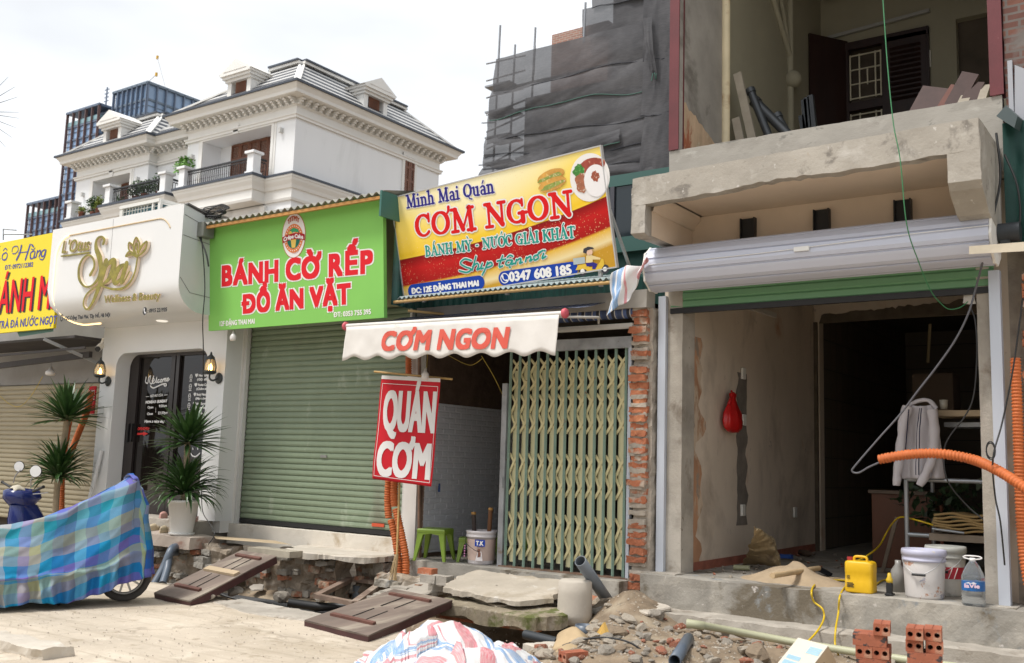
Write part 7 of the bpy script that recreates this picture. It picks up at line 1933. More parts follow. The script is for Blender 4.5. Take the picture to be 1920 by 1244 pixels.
big = [(1265, 1160, .10, .11, 0, 'broken whitish concrete chunk half sunk in the sand heap'), (1420, 1230, .06, .17, 3, 'big rounded brown clod in the middle of the rubble'), (1300, 1185, .06, .085, 1, 'pale wedge shaped mortar chunk near the olive pipe'), (1190, 1215, .05, .08, 2, 'tilted broken red brick beside the black hose'), (968, 1168, -.05, .08, 1, 'round pale stone in the hole behind the tarpaulin'), (1215, 1175, .06, .07, 1, 'upright oval mortar flake beside the whitish chunk'), (1058, 1170, -.1, .06, 0, 'small white stone on the bank of the hole'), (440, 1112, .04, .12, 0, 'grey stone propping the lower end of the long ramp'), (395, 1122, .04, .08, 1, 'white broken stone against the lower edge of long ramp'), (525, 1120, -.15, .14, 0, 'large grey brown rock lying in the pit'), (320, 1112, -.1, .07, 2, 'orange brick piece beside the grey drains'), (600, 1125, -.2, .10, 0, 'pale block of rubble in the pit below the hollow bricks')]
for i, (px, py, z, r, mi, lab) in enumerate(big):
    c = PZ(px, py, z); o = stone(c.x, c.y, r, i * 5 + 2, mi, lab, None, 'broken_stone'); o.location.z = z + r * .1
slab_plate('broken_slab', [PZ(1160, 1130, .22), PZ(1215, 1150, .19), PZ(1258, 1138, .20), PZ(1200, 1117, .25)], .04, m_conc_pale, 'thin broken slab lying on the sand heap by the brick pier', seed=31, amp=.02)
slab_plate('broken_slab', [PZ(880, 1120, .14), PZ(935, 1118, .16), PZ(1000, 1134, .13), PZ(930, 1136, .12)], .03, M('ply_pale', (.42, .36, .27), .8, .15, 4), 'pale board strip under the edge of the tilted slab', 'board', seed=33, amp=.012)
slab_plate('road_slab_edge', [PZ(395, 1128, .012), PZ(460, 1148, .012), PZ(700, 1180, .012), PZ(640, 1158, .012), PZ(450, 1122, .012)], .06, m_conc, 'thin broken concrete crust along the road edge by the pit', seed=35, amp=.03)
slab_plate('road_crust', [PZ(980, 1205, .015), PZ(1120, 1244, .015), PZ(1240, 1250, .015), PZ(1180, 1222, .0), PZ(1060, 1200, .01)], .08, m_conc_pale, 'broken concrete crust of the road below the brown paper bag', seed=37, amp=.03)
for i, (px, py, z, w, lab) in enumerate(((1225, 1190, .08, .16, 'flat grey mortar flake below the thin broken slab'), (1340, 1215, .05, .2, 'flat pale concrete flake in the middle of the rubble'), (1385, 1188, .07, .15, 'small flat flake beside the olive pipe'), (1165, 1232, .03, .22, 'flat concrete flake near the road crust and black hose'), (480, 1100, -.12, .22, 'flat slab piece lying deep under the long ramp'), (1150, 1172, .1, .14, 'tile shard on the sand heap by the leaning pipe'))):
    c = PZ(px, py, z); slab_plate('flake', [c + V((w * .6 * math.cos(a), w * .45 * math.sin(a), .03 * math.cos(a + i))) for a in (3.9, 5.2, 6.3, 7.6, 9.0)], .035, [m_conc, m_conc_pale][i % 2], lab, 'rubble', i * 3, .03)
b = MB(); a0, a1, a2 = PZ(1110, 1215, .02), PZ(1140, 1216, .02), PY(1131, 1168, 7.9)
b.prism([a0, a1, PY(1139, 1190, 7.9), a2, PY(1118, 1188, 7.9)], (.01, .02, .005)); tag(b.build('yellow_offcut', M('panel_yellow', (.58, .36, .09), .6, .2, 5, stains=[((.3, .26, .22), 5, .62, .08)])), 'pointed broken yellow sheet sticking up from the rubble', 'offcut')
def sheetlump(name, pts, h, mat, label, cat, seed, nu=30, nv=20):
    pts = [V(p) for p in pts]
    def f(u, v):
        p = (pts[0] * (1 - u) + pts[1] * u) * (1 - v) + (pts[3] * (1 - u) + pts[2] * u) * v
        e = math.sin(PI * u) * math.sin(PI * v)
        return p + V((0, 0, h * e ** .6 + .5 * h * crumple(p, seed) * e ** .5 * .6)) + noise.noise_vector(p * 6) * .02
    m = MB(); m.grid(f, nu, nv, True, True)
    return tag(m.build(name, mat, solid=.004), label, cat)
m_kraft = M('kraft_paper', (.42, .31, .18), .8, .12, 4, .3, 20)
sheetlump('cement_bag', [PZ(1032, 1218, .02), PZ(1100, 1222, .02), PZ(1108, 1196, .05), PZ(1050, 1190, .05)], .09, m_kraft, 'crumpled brown paper cement bag on the road edge', 'bag', 4)
sheetlump('cardboard_sheet', [PZ(1030, 1228, .02), PZ(1112, 1225, .02), PZ(1100, 1212, .03), PZ(1068, 1208, .05)], .03, m_kraft, 'flattened piece of brown cardboard under the paper bag', 'cardboard', 9)

# hollow bricks
BL, BW, BH = .22, .108, .078
def brick_mesh():
    m = MB()
    N = 16
    for s in (-1, 1):
        y = s * BL / 2
        for hx in (-1, 1):
            cx = hx * BW / 4
            sq, ci = [], []
            for k in range(N):
                a = 2 * PI * k / N + PI / 4
                d = max(abs(math.cos(a)), abs(math.sin(a)))
                sq.append((cx + BW / 4 * math.cos(a) / d, y, BH / 2 + BH / 2 * math.sin(a) / d))
                ci.append((cx + .0175 * math.cos(a), y, BH / 2 + .0175 * math.sin(a)))
            m.add(sq + ci, [(k, (k + 1) % N, N + (k + 1) % N, N + k) if s < 0 else (k, N + k, N + (k + 1) % N, (k + 1) % N) for k in range(N)])
    for hx in (-1, 1):
        cx = hx * BW / 4
        r1 = [(cx + .0175 * math.cos(2 * PI * k / N + PI / 4), -BL / 2, BH / 2 + .0175 * math.sin(2 * PI * k / N + PI / 4)) for k in range(N)]
        m.add(r1 + [(x, BL / 2, z) for x, y, z in r1], [(k, N + k, N + (k + 1) % N, (k + 1) % N) for k in range(N)], True)
    w, h = BW / 2, BH
    for f in ([(-w, 0), (w, 0)], [(w, h), (0.006, h)], [(-.006, h), (-w, h)]): m.add([(f[0][0], -BL / 2, f[0][1]), (f[1][0], -BL / 2, f[1][1]), (f[1][0], BL / 2, f[1][1]), (f[0][0], BL / 2, f[0][1])], [(0, 3, 2, 1) if f[0][1] == 0 else (0, 1, 2, 3)])
    m.add([(.006, -BL / 2, h), (0, -BL / 2, h - .006), (-.006, -BL / 2, h), (.006, BL / 2, h), (0, BL / 2, h - .006), (-.006, BL / 2, h)], [(0, 1, 4, 3), (1, 2, 5, 4)])
    for x in (-w, w): m.add([(x, -BL / 2, 0), (x, BL / 2, 0), (x, BL / 2, h), (x, -BL / 2, h)], [(0, 1, 2, 3)])
    me = bpy.data.meshes.new('hollow_brick'); me.from_pydata(m.v, [], m.f)
    return me
bm_ = brick_mesh()
m_bk = M('hollow_brick_red', (.34, .105, .055), .9, .25, 8, .5, 60, stains=[((.42, .24, .16), 6, .54, .12), ((.22, .06, .035), 11, .6, .08)])
m_bkb = M('hollow_brick_burnt', (.34, .11, .06), .85, .18, 8, .25, 60, stains=[((.05, .04, .04), 9, .53, .04)])
bme2 = bm_.copy(); bm_.materials.append(m_bk); bme2.materials.append(m_bkb)
def brick(x, y, z, rz, label, group, burnt=False):
    o = bpy.data.objects.new('hollow_brick', bme2 if burnt else bm_); col.objects.link(o)
    o.location = (x, y, z); o.rotation_euler = (0, 0, rz + rnd.uniform(-.04, .04))
    return tag(o, label, 'brick', group)
def stack(c, rz, courses, group):
    c = V(c)
    ux, uy = V((math.cos(rz), math.sin(rz), 0)), V((-math.sin(rz), math.cos(rz), 0))
    for k, items in enumerate(courses):
        for kind, a, d, lab, burnt in items:
            p = c + ux * a + uy * d + V((0, 0, k * (BH + .002)))
            brick(p.x, p.y, p.z, rz + (PI / 2 if kind == 'l' else 0), lab, group, burnt)
rz = R(12)
ord_ = ['lowest', 'second lowest', 'third', 'fourth', 'fifth', 'sixth', 'seventh', 'eighth']
cA, cB = V((-2.04, 7.36, .02)), V((-1.70, 7.36, .02))
cs = []
for k in range(5):
    if k % 2: cs.append([('l', 0, -.055, 'near lengthwise brick in the %s course of the left brick stack' % ord_[k], k == 3), ('l', 0, .055, 'far lengthwise brick in the %s course of the left brick stack' % ord_[k], False)])
    else: cs.append([('e', -.056, 0, 'left end-on hollow brick in the %s course of the left brick stack' % ord_[k], False), ('e', .056, 0, 'right end-on hollow brick in the %s course of the left brick stack' % ord_[k], False)])
cs.append([('l', -.02, -.055, 'near scorched brick lying lengthwise in the upper course of left stack', True), ('l', -.02, .055, 'far brick lying lengthwise in the upper course of left stack', False)])
cs.append([('e', .06, -.01, 'single hollow brick crowning the left brick stack', False)])
stack(cA, rz, cs, 'hollow bricks in the left stack')
cs = []
for k in range(5):
    if k % 2 == 0: cs.append([('l', 0, -.055, 'near lengthwise brick in the %s course of the right brick stack' % ord_[k], k == 4), ('l', 0, .055, 'far lengthwise brick in the %s course of the right brick stack' % ord_[k], False)])
    else: cs.append([('e', -.058, 0, 'left end-on hollow brick in the %s course of the right brick stack' % ord_[k], False), ('e', .056, .01, 'right end-on hollow brick in the %s course of the right brick stack' % ord_[k], False)])
cs.append([('e', -.062, .01, 'left hollow brick one below the top of right stack', False), ('e', .06, .02, 'right hollow brick one below the top of right stack', False)])
cs.append([('e', -.056, -.02, 'top left hollow brick of the right brick stack', False), ('e', .056, .02, 'top right hollow brick of the right brick stack', False)])
stack(cB, rz, cs, 'hollow bricks in the right stack')
c = PZ(1075, 1240, .03); brick(c.x, c.y, .03, R(-25), 'single orange hollow brick lying on the road crust', None)
# carton
ct = thing('tile_carton', 'tilted white carton with pale blue printing in the foreground', 'carton', (-2.55, 7.0, .1))
m_ct, m_cb = M('carton_white', (.60, .55, .46), .7, .06, 3), M('carton_brown', (.38, .28, .17), .8, .1, 4)
p0, p1, p3 = PY(1497, 1197, 7.25), PY(1553, 1212, 7.05), PY(1440, 1268, 6.85)
u, v = p1 - p0, p3 - p0
n = u.cross(v).normalized(); n = n if n.z < 0 else -n
b = MB(); b.hexa([p0 + n * .22, p1 + n * .22, p1 + v + n * .22, p3 + n * .22, p0, p1, p1 + v, p3]); b.build('box_body', m_cb, ct)
b = MB(); b.hexa([p0 - n * .004, p1 - n * .004, p1 + v - n * .004, p3 - n * .004, p0 + n * .002, p1 + n * .002, p1 + v + n * .002, p3 + n * .002]); b.build('box_lid', m_ct, ct)
b = MB()
for x0, y0, x1, y1 in ((.55, .12, .95, .30), (.1, .42, .55, .52), (.1, .55, .9, .66), (.5, .68, .9, .78)):
    for k in range(4):
        yy = y0 + (y1 - y0) * k / 4; q = [p0 + u * x + v * y - n * .006 for x, y in ((x0, yy), (x1, yy), (x1, yy + (y1 - y0) * .2), (x0, yy + (y1 - y0) * .2))]
        b.add(q, [(0, 1, 2, 3)])
b.build('print_block', flat('print_pale_blue', (.32, .50, .60), .7), ct)
b = MB()
for k in range(4): q = [p1 + v * (.25 + .1 * k) + n * (.05 + .0 * k) + u.normalized() * .002, p1 + v * (.30 + .1 * k) + n * .05 + u.normalized() * .002, p1 + v * (.30 + .1 * k) + n * .16 + u.normalized() * .002, p1 + v * (.25 + .1 * k) + n * .16 + u.normalized() * .002]; b.add(q, [(0, 1, 2, 3)])
b.build('side_print', m_ink, ct)
b = MB(); c = PZ(50, 1222, .0); rough_box(b, c.x - .6, c.y - .12, -.03, c.x + .42, c.y + .14, .075, .05, .03, 5, 9)
tag(b.build('kerb_fragment', m_conc_pale), 'broken concrete kerb fragment in the near corner of the road', 'kerb')
# ================================================================ things in and around the gutted room
FZ = .47
def on_floor(px, py): return PZ(px, py, FZ)
# red bag hanging on the wall
bag = thing('plastic_bag', 'red plastic bag hanging from a socket on the plaster wall', 'bag', PX(1374, 808, -4.83))
c = PX(1374, 778, -4.76)
b = MB()
pr_ = [(.02, .27), (.05, .25), (.035, .20), (.06, .13), (.11, .02), (.135, -.08), (.12, -.16), (.07, -.205), (.0, -.215)]
b.lathe(c, pr_[::-1], 26, flute=lambda k, j: 1 + .10 * math.sin(k * 1.7 + j * .6) * (1 if 0 < j < 8 else 0))
b.v = [(c.x + (p[0] - c.x) * .6, c.y + (p[1] - c.y) * 1.75 + .02 * noise.noise(V(p) * 9), p[2]) for p in b.v]
b.rough(.010, 14)
m_bagr = M('bag_red', (.50, .012, .012), .35, .15, 6, .2, 20)
b.build('sack', m_bagr, bag)
b = MB(); b.tube(spline([c + V((0, -.03, .22)), c + V((.01, -.10, .17)), c + V((.0, -.125, .12))], 4), [.02] * 9, 6); b.tube([c + V((0, 0, .24)), c + V((-.03, .03, .29))], .014, 6); b.build('handle', m_bagr, bag)
# cement sack slumped against the wall
sq_ = [on_floor(1388, 1058), on_floor(1462, 1068), PZ(1462, 1016, .80) + V((-.18, .30, 0)), PZ(1428, 992, 1.0) + V((-.2, .3, 0))]
def sack(u, v):
    p = (sq_[0] * (1 - u) + sq_[1] * u) * (1 - v) + (sq_[3] * (1 - u) + sq_[2] * u) * v
    q = p * 1.25
    b_ = .17 * (math.sin(PI * min(1, u * .9 + .05)) ** .6) * (1 - v) ** .6 + .10 * crumple(q, 5) * (.35 + .65 * math.sin(PI * v) ** .5)
    return p + V((.62, -.75, .15)) * b_ + noise.noise_vector(p * 7) * .03
b = MB(); b.grid(sack, 70, 40, True)
tag(b.build('cement_sack', M('sack_tan', (.36, .27, .15), .85, .15, 3, .3, 25, stains=[((.12, .16, .28), 7, .69, .02), ((.22, .16, .1), 3, .6, .1)]), solid=.004), 'tan empty cement sack slumped against the plaster wall', 'sack')
# shovel, sand heap, odds and ends on the floor
b = MB()
def sandh(u, v):
    x, y = (u - .5) * 2, (v - .5) * 2; r = math.sqrt(x * x + y * y)
    c = on_floor(1487, 1090)
    h = .20 * max(0, 1 - r) ** 1.2 * (1 + .3 * noise.noise(V((x * 3, y * 3, 0)))) + .006
    return c + V((x * .55, y * .38, h - (.012 if r > 1 else 0)))
b.grid(sandh, 40, 30, True); o = b.build('sand', M('sand_tan', (.38, .29, .19), .95, .12, 6, .5, 60)); tag(o, None, None, None, 'stuff')
sv = thing('shovel', 'shovel with pale wooden handle lying on the sand heap', 'shovel', on_floor(1560, 1075))
b = MB(); b.tube([PZ(1448, 1080, .60), PZ(1535, 1066, .58)], .028, 10); b.build('handle', M('shaft_wood', (.48, .35, .20), .7, .15, 5), sv)
b = MB(); a0, a1 = PZ(1530, 1064, .56), PZ(1556, 1077, .50); d = a1 - a0; s_ = d.cross(V((0, 0, 1))).normalized() * .11
b.grid(lambda u, v: a0 + d * u + s_ * (2 * v - 1) * (1 - .3 * u) + V((0, 0, -.03 * (1 - (2 * v - 1) ** 2))), 8, 8); b.build('blade', flat('blade_black', (.02, .02, .022), .5, .4), sv, solid=.004)
for i, (px, py, w, l, h, rz_, mt_, nm, lab, cat) in enumerate((
    (1515, 1078, .12, .09, .05, .2, m_brick_raw, 'brick_piece', 'red brick piece beside the shovel blade', 'brick'),
    (1395, 1052, .22, .05, .035, .3, m_pgrey, 'pipe_offcut', 'grey pipe offcut on the floor by the cement sack', 'pipe'),
    (1390, 1070, .16, .04, .03, .1, flat('pipe_green', (.30, .30, .18), .5), 'pipe_offcut', 'short olive pipe offcut below the cement sack', 'pipe'),
    (1580, 1090, .30, .08, .03, .2, m_board, 'wood_offcut', 'pale wood offcut left of the yellow jerrycan', 'wood'),
    (1470, 1047, .22, .08, .05, .1, flat('wrapper_blue', (.03, .09, .35), .5), 'wrapper', 'blue wrapper on the floor beside the cement sack', 'wrapper'),
    (1800, 1117, .05, .03, .008, .2, flat('tag_yellow', (.55, .50, .05), .5), 'yellow_tag', 'small yellow tag lying on the platform edge', 'tag'))):
    c = on_floor(px, py); b = MB()
    if 'pipe' in nm: b.cyl(c + V((-w / 2, -l, h)), c + V((w / 2, l, h)), h, 10)
    else: rough_box(b, c.x - w / 2, c.y - l / 2, FZ, c.x + w / 2, c.y + l / 2, FZ + h, .03, .005, 14, i)
    tag(b.build(nm, mt_), lab, cat)
rr = random.Random(5)
for i in range(60):
    px, py = (rr.uniform(1320, 1440), rr.uniform(1050, 1085)) if i < 34 else (rr.uniform(1440, 1640), rr.uniform(1040, 1075))
    c = on_floor(px, py); o = stone(c.x, c.y, rr.choice([.02, .025, .03, .045]), rr.randrange(12), rr.choice([0, 0, 1, 1, 2]), 'plaster or brick chip scattered on the floor of the gutted room', 'chips on the room floor', 'plaster_chip'); o.location.z = FZ + .006
# bottle lying, clear cup
b = MB(); c = on_floor(1500, 1042); b.lathe(c + V((0, 0, .04)), [(0, 0), (.04, 0), (.042, .16), (.015, .22), (.015, .26), (0, .26)], 16, (.9, -.4, 0)); tag(b.build('glass_bottle', flat('bottle_brown', (.10, .07, .05), .25)), 'small brown bottle lying near the back of the room', 'bottle')
# yellow jerrycan
jc = thing('jerrycan', 'yellow plastic jerrycan standing on the platform edge', 'jerrycan', on_floor(1615, 1098))
c = PZ(1615, 1095, FZ) + V((0, -.55, 0)); c = V((c.x - .02, 9.98, FZ))
m_jc = M('jerry_yellow', (.70, .42, .01), .4, .06, 4, stains=[((.5, .36, .12), 5, .66, .1)])
k = PY(1588, 1090, 9.98).x, PY(1641, 1090, 9.98).x
w_ = (k[1] - k[0]) / 2; cx_j = (k[0] + k[1]) / 2; zt = PY(1615, 1052, 9.98).z
def jcan(u, v):
    a = 2 * PI * u; e = 6
    ca, sa = math.cos(a), math.sin(a)
    r = (abs(ca) ** e + abs(sa) ** e) ** (-1 / e)
    tp = [0.0, .93, 1, 1, .985, .985, 1, 1, .93, .80, 0][min(10, int(v * 10 + .5))]
    zz = [0, 0, .03, .35, .38, .62, .65, .92, .98, 1.0, 1.0][min(10, int(v * 10 + .5))]
    rib = 1 - (.02 * (math.sin(a * 40) > .3) if .37 < zz < .63 and abs(sa) > abs(ca) else 0)
    return V((cx_j + w_ * r * ca * tp * rib, 9.98 + .10 * r * sa * tp * rib, FZ + (zt - FZ) * zz))
b = MB(); b.grid(jcan, 96, 10, True); b.build('body', m_jc, jc, .004)
b = MB(); b.tube(spline([(cx_j - .06, 9.98, zt - .005), (cx_j - .05, 9.98, zt + .035), (cx_j + .05, 9.98, zt + .035), (cx_j + .06, 9.98, zt - .005)], 5), .013, 8); b.build('handle', m_jc, jc)
b = MB(); b.cyl((cx_j - .10, 9.98, zt - .01), (cx_j - .10, 9.98, zt + .03), .028, 14); b.build('cap', flat('cap_red', (.35, .03, .03), .5), jc)
fj = Frame((cx_j - w_, 9.877, FZ), (1, 0, 0), (0, 0, 1))
b = MB()
for kk in range(4): flatpoly(b, fj, [(.03, .05 + .012 * kk), (.10 - .01 * (kk % 2), .05 + .012 * kk), (.10 - .01 * (kk % 2), .058 + .012 * kk), (.03, .058 + .012 * kk)], .002)
for kk in range(3): flatpoly(b, fj, [(.03, .13 + .012 * kk), (.06, .13 + .012 * kk), (.06, .137 + .012 * kk), (.03, .137 + .012 * kk)], .002)
b.build('print_block', m_ink, jc)
# paint buckets
def bucket(c, r, h, body, rim, label, grp):
    t = thing('paint_pail', label, 'bucket', c, grp)
    m = MB(); m.lathe(c, [(0, 0), (r * .84, 0), (r * .87, .02), (r * .95, h * .74), (r * .94, h * .75)], 36); m.build('tub', body, t)
    m = MB(); m.lathe(c, [(r * .945, h * .75), (r * 1.0, h * .76), (r * 1.0, h * .80), (r * .97, h * .81), (r * .98, h * .87), (r * 1.03, h * .88), (r * 1.03, h * .95), (r * 1.0, h), (r * .96, h), (r * .9, h * .8), (0, h * .78)], 36); m.build('rim', rim, t)
    m = MB(); m.tube(spline([c + V((-r, -.02, h * .9)), c + V((-r * .7, -r * .8, h * .66)), c + V((0, -r * 1.08, h * .50)), c + V((r * .7, -r * .8, h * .66)), c + V((r, -.02, h * .9))], 6), .004, 6); m.build('bail', MATS['wire_steel'], t)
    m = MB(); m.cyl(c + V((-.06, -r * 1.09, h * .50)), c + V((.06, -r * 1.09, h * .50)), .012, 8); m.build('grip', m_black, t)
    return t
m_pl = M('pail_splashed', (.58, .55, .53), .6, .08, 3, .2, 30, stains=[((.42, .22, .14), 6, .60, .03), ((.30, .30, .36), 9, .62, .03), ((.6, .30, .05), 3.2, .68, .03)])
x0, x1 = PY(1692, 1060, 10.05).x, PY(1774, 1060, 10.05).x
bucket(V(((x0 + x1) / 2, 10.05, FZ)), (x1 - x0) / 2, PY(1733, 1030, 10.05).z - FZ, m_pl, M('rim_lilac', (.50, .50, .62), .5, .1, 5, stains=[((.6, .56, .5), 8, .6, .05)]), 'paint splashed white pail with lilac rim beside the water bottle', 'paint pails in the gutted room')
x0, x1 = PY(1736, 1060, 10.45).x, PY(1812, 1060, 10.45).x
t2 = bucket(V(((x0 + x1) / 2, 10.45, FZ)), (x1 - x0) / 2, PY(1775, 1024, 10.45).z - FZ, M('pail_grey', (.50, .48, .44), .6, .15, 4, stains=[((.2, .19, .17), 4, .6, .1)]), M('rim_grime', (.46, .46, .42), .6, .2, 5), 'dirty white pail with a red striped band behind the splashed pail', 'paint pails in the gutted room')
c = V(((x0 + x1) / 2, 10.45, FZ)); r_ = (x1 - x0) / 2
m = MB(); m.lathe(c, [(r_ * .912, .165), (r_ * .945, .275)], 36); m.build('red_band', flat('band_red', (.45, .02, .04), .5), t2)
m = MB()
for a in (-1.9, -1.6, -1.25, -.95): m.bar(c + V((r_ * .925 * math.cos(a), r_ * .925 * math.sin(a), .17)), c + V((r_ * .955 * math.cos(a + .22), r_ * .955 * math.sin(a + .22), .27)), .006, .006)
m.build('band_stripe', m_lw, t2)
b = MB(); c = V((-2.62, 10.35, FZ)); b.lathe(c, [(0, 0), (.07, 0), (.07, .20), (.03, .26), (.03, .30), (0, .30)], 18); tag(b.build('grey_bottle', flat('bottle_grey', (.28, .27, .25), .3)), 'grey plastic bottle half hidden left of the splashed pail', 'bottle')
# big water bottle
wb = thing('water_bottle', 'large clear water bottle with blue label and white carrying loop', 'bottle', on_floor(1825, 1132))
x0, x1 = PY(1803, 1110, 9.78).x, PY(1848, 1110, 9.78).x
c = V(((x0 + x1) / 2, 9.78, .475)); r_ = (x1 - x0) / 2; h_ = PY(1825, 1048, 9.78).z - FZ
m, nt_, pb = base_mat('clear_plastic'); pb.inputs['Base Color'].default_value = (.82, .86, .88, 1); pb.inputs['Transmission Weight'].default_value = .88; pb.inputs['Roughness'].default_value = .12; pb.inputs['IOR'].default_value = 1.12
b = MB(); pf = [(0, 0), (r_ * .9, 0), (r_, .015)]
for k in range(5): pf += [(r_ * .965, .03 + .018 * k), (r_, .039 + .018 * k)]
pf += [(r_ * .97, .125), (r_ * .97, .215), (r_, .225), (r_ * .96, h_ * .62), (r_ * .6, h_ * .82), (r_ * .3, h_ * .92), (r_ * .28, h_ * .95), (0, h_ * .95)]
b.lathe(c, pf, 32); b.build('shell', m, wb)
b = MB(); b.lathe(c, [(r_ * .985, .13), (r_ * .985, .212)], 36); b.build('label_band', M('label_blue', (.015, .12, .36), .4, .3, 12, stains=[((.03, .30, .20), 9, .62, .1)]), wb)
fw = Frame(c + V((0, -r_ * 1.02, .13)), V((.97, .24, 0)), V((0, 0, 1)))
text(fw, 'laVie', V((-.055, .03)), V((.07, .03)), .034, flat('label_pink', (.75, .55, .65), .5), wb, 'lettering', bold=.003, n=.006)
b = MB(); flatpoly(b, fw, [(-.05, .066), (-.02, .078), (0, .07), (.02, .08), (.05, .066)], .005); b.build('label_mark', m_lw, wb)
b = MB(); b.lathe(c + V((0, 0, h_ * .93)), [(.02, 0), (.024, 0), (.024, .03), (0, .03)], 16); b.tube(spline([c + V((-.02, 0, h_ * .97)), c + V((-.075, 0, h_ * 1.0)), c + V((-.05, 0, h_ * 1.04)), c + V((.05, 0, h_ * 1.04)), c + V((.075, 0, h_ * 1.0)), c + V((.02, 0, h_ * .97))], 5), .006, 6); b.build('cap_loop', m_lw, wb)
# yellow tool and yellow cables
tl = thing('power_tool', 'small black and yellow power tool standing beside the jerrycan', 'tool', on_floor(1668, 1103))
c = V((PY(1668, 1100, 9.95).x, 9.95, FZ)); b = MB(); b.box(c.x - .025, 9.92, FZ, c.x + .025, 9.98, FZ + .12); b.box(c.x - .035, 9.9, FZ, c.x + .035, 10.0, FZ + .02); b.build('base', m_black, tl, .004)
b = MB(); b.lathe(c + V((0, 0, .115)), [(0, 0), (.03, 0), (.033, .03), (.02, .055), (.015, .09), (0, .095)], 16); b.build('head', flat('tool_yellow', (.60, .40, .02), .45), tl)
m_yc = flat('cable_yellow', (.62, .42, .01), .45)
b = MB(); b.tube(spline([PZ(1612, 1090, .49), PZ(1556, 1088, .48), PZ(1532, 1094, .48), PY(1522, 1108, 9.66), PY(1526, 1128, 9.65), PY(1542, 1142, 9.63), PY(1545, 1160, 9.6), PY(1534, 1182, 9.28), PY(1518, 1200, 9.1), PZ(1500, 1216, .05)], 8), .0095, 7)
tag(b.build('extension_cable', m_yc), 'left yellow cable looping down over the platform edge', 'cable')
b = MB(); b.tube(spline([PZ(1640, 1085, .50), PZ(1600, 1094, .49), PZ(1586, 1100, .48), PY(1575, 1118, 9.65), PY(1572, 1150, 9.63), PY(1567, 1180, 9.28), PY(1566, 1210, 9.2), PZ(1572, 1228, .03)], 8), .0095, 7)
tag(b.build('extension_cable', m_yc), 'right yellow cable hanging straight down the concrete step', 'cable')
b = MB(); b.tube(spline([PY(1605, 1053, 10.0), PY(1622, 1045, 10.5), PY(1648, 1025, 11.5), PY(1662, 1000, 11.8), PY(1675, 980, 11.6), PY(1690, 970, 11.4), PY(1720, 976, 11.2), PY(1750, 985, 11.2)], 8), .0095, 7)
b.tube(spline([PZ(1643, 1096, .48), PZ(1660, 1088, .48), PZ(1700, 1092, .48)], 6), .0095, 7)
tag(b.build('extension_cable', m_yc), 'yellow cable rising from the jerrycan to the leaning board', 'cable')
# scaffold frame with planks, jacket, boxes, plant
sf = thing('scaffold_frame', 'galvanised scaffold frame carrying planks in the dark room', 'scaffold', (-2.3, 11.4, FZ))
m_pipe = flat('pipe_galv', (.34, .36, .38), .35, .6)
xa = PY(1701, 1000, 11.2).x
b = MB(); b.cyl((xa, 11.2, FZ), (xa, 11.2, 1.60), .024, 12); b.cyl((xa, 12.4, FZ), (xa, 12.4, 2.3), .024, 12); b.cyl((xa, 11.2, 2.15), (xa, 11.2, 2.25), .024, 10); b.cyl((-1.85, 12.4, FZ), (-1.85, 12.4, 2.3), .024, 12); b.cyl((-1.8, 11.2, FZ), (-1.8, 11.2, 2.3), .024, 12); b.build('upright', m_pipe, sf)
b = MB(); z1, z2 = PY(1760, 901, 11.2).z, PY(1730, 1004, 11.2).z
for z in (z1, z2): b.cyl((xa, 11.2, z), (-1.75, 11.2, z), .024, 12)
b.cyl((xa, 11.2, z1), (xa, 12.4, z1), .02, 10); b.build('ledger', m_pipe, sf)
def plank(px0, px1, py, y, name, label, h=.05, d=.5, mt_=None):
    a, c = PY(px0, py, y), PY(px1, py, y); m = MB(); rough_box(m, a.x, y, a.z - h, c.x, y + d, a.z, .12, .004, 7, px0); return tag(m.build(name, mt_ or m_board), label, 'plank')
plank(1748, 1850, 770, 11.3, 'shelf_plank', 'upper pale plank on the scaffold beside the hanging jacket', .06)
plank(1770, 1850, 792, 11.5, 'shelf_plank', 'metal edged lower shelf under the upper scaffold plank', .05, .4, m_pipe)
plank(1742, 1855, 1000, 11.15, 'shelf_plank', 'dusty timber plank carrying flattened cardboard on the scaffold', .07, .5, M('timber_dusty', (.26, .21, .16), .85, .2, 5))
cb = thing('cardboard_pile', 'pile of flattened brown cardboard on the low scaffold plank', 'cardboard', PY(1800, 995, 11.3))
for k in range(6):
    a, c = PY(1748 + rnd.uniform(0, 6), 992 - 6 * k, 11.2), PY(1856, 997 - 6 * k, 11.2); m = MB()
    m.grid(lambda u, v: V((a.x + (c.x - a.x) * u, 11.18 + .5 * v, a.z + .012 * math.sin(u * 9 + k) + .008 * noise.noise(V((u * 5, v * 5, k))))), 16, 6); m.build('sheet', M('card_brown', (.33, .22, .09), .85, .2, 4), cb, solid=.022)
b = MB(); b.cyl(PY(1748, 992, 11.12), PY(1808, 1000, 11.12), .014, 8); tag(b.build('metal_rod', m_pipe), 'bright metal rod lying in front of the cardboard pile', 'rod')
b = MB(); c = PY(1770, 768, 11.35); b.lathe(c, [(0, 0), (.035, 0), (.045, .10), (.04, .1), (.033, .01), (0, .01)], 20); tag(b.build('plastic_cup', MATS.get('clear') or flat('cup_clear', (.45, .42, .34), .1)), 'clear plastic cup standing on the upper scaffold plank', 'cup')
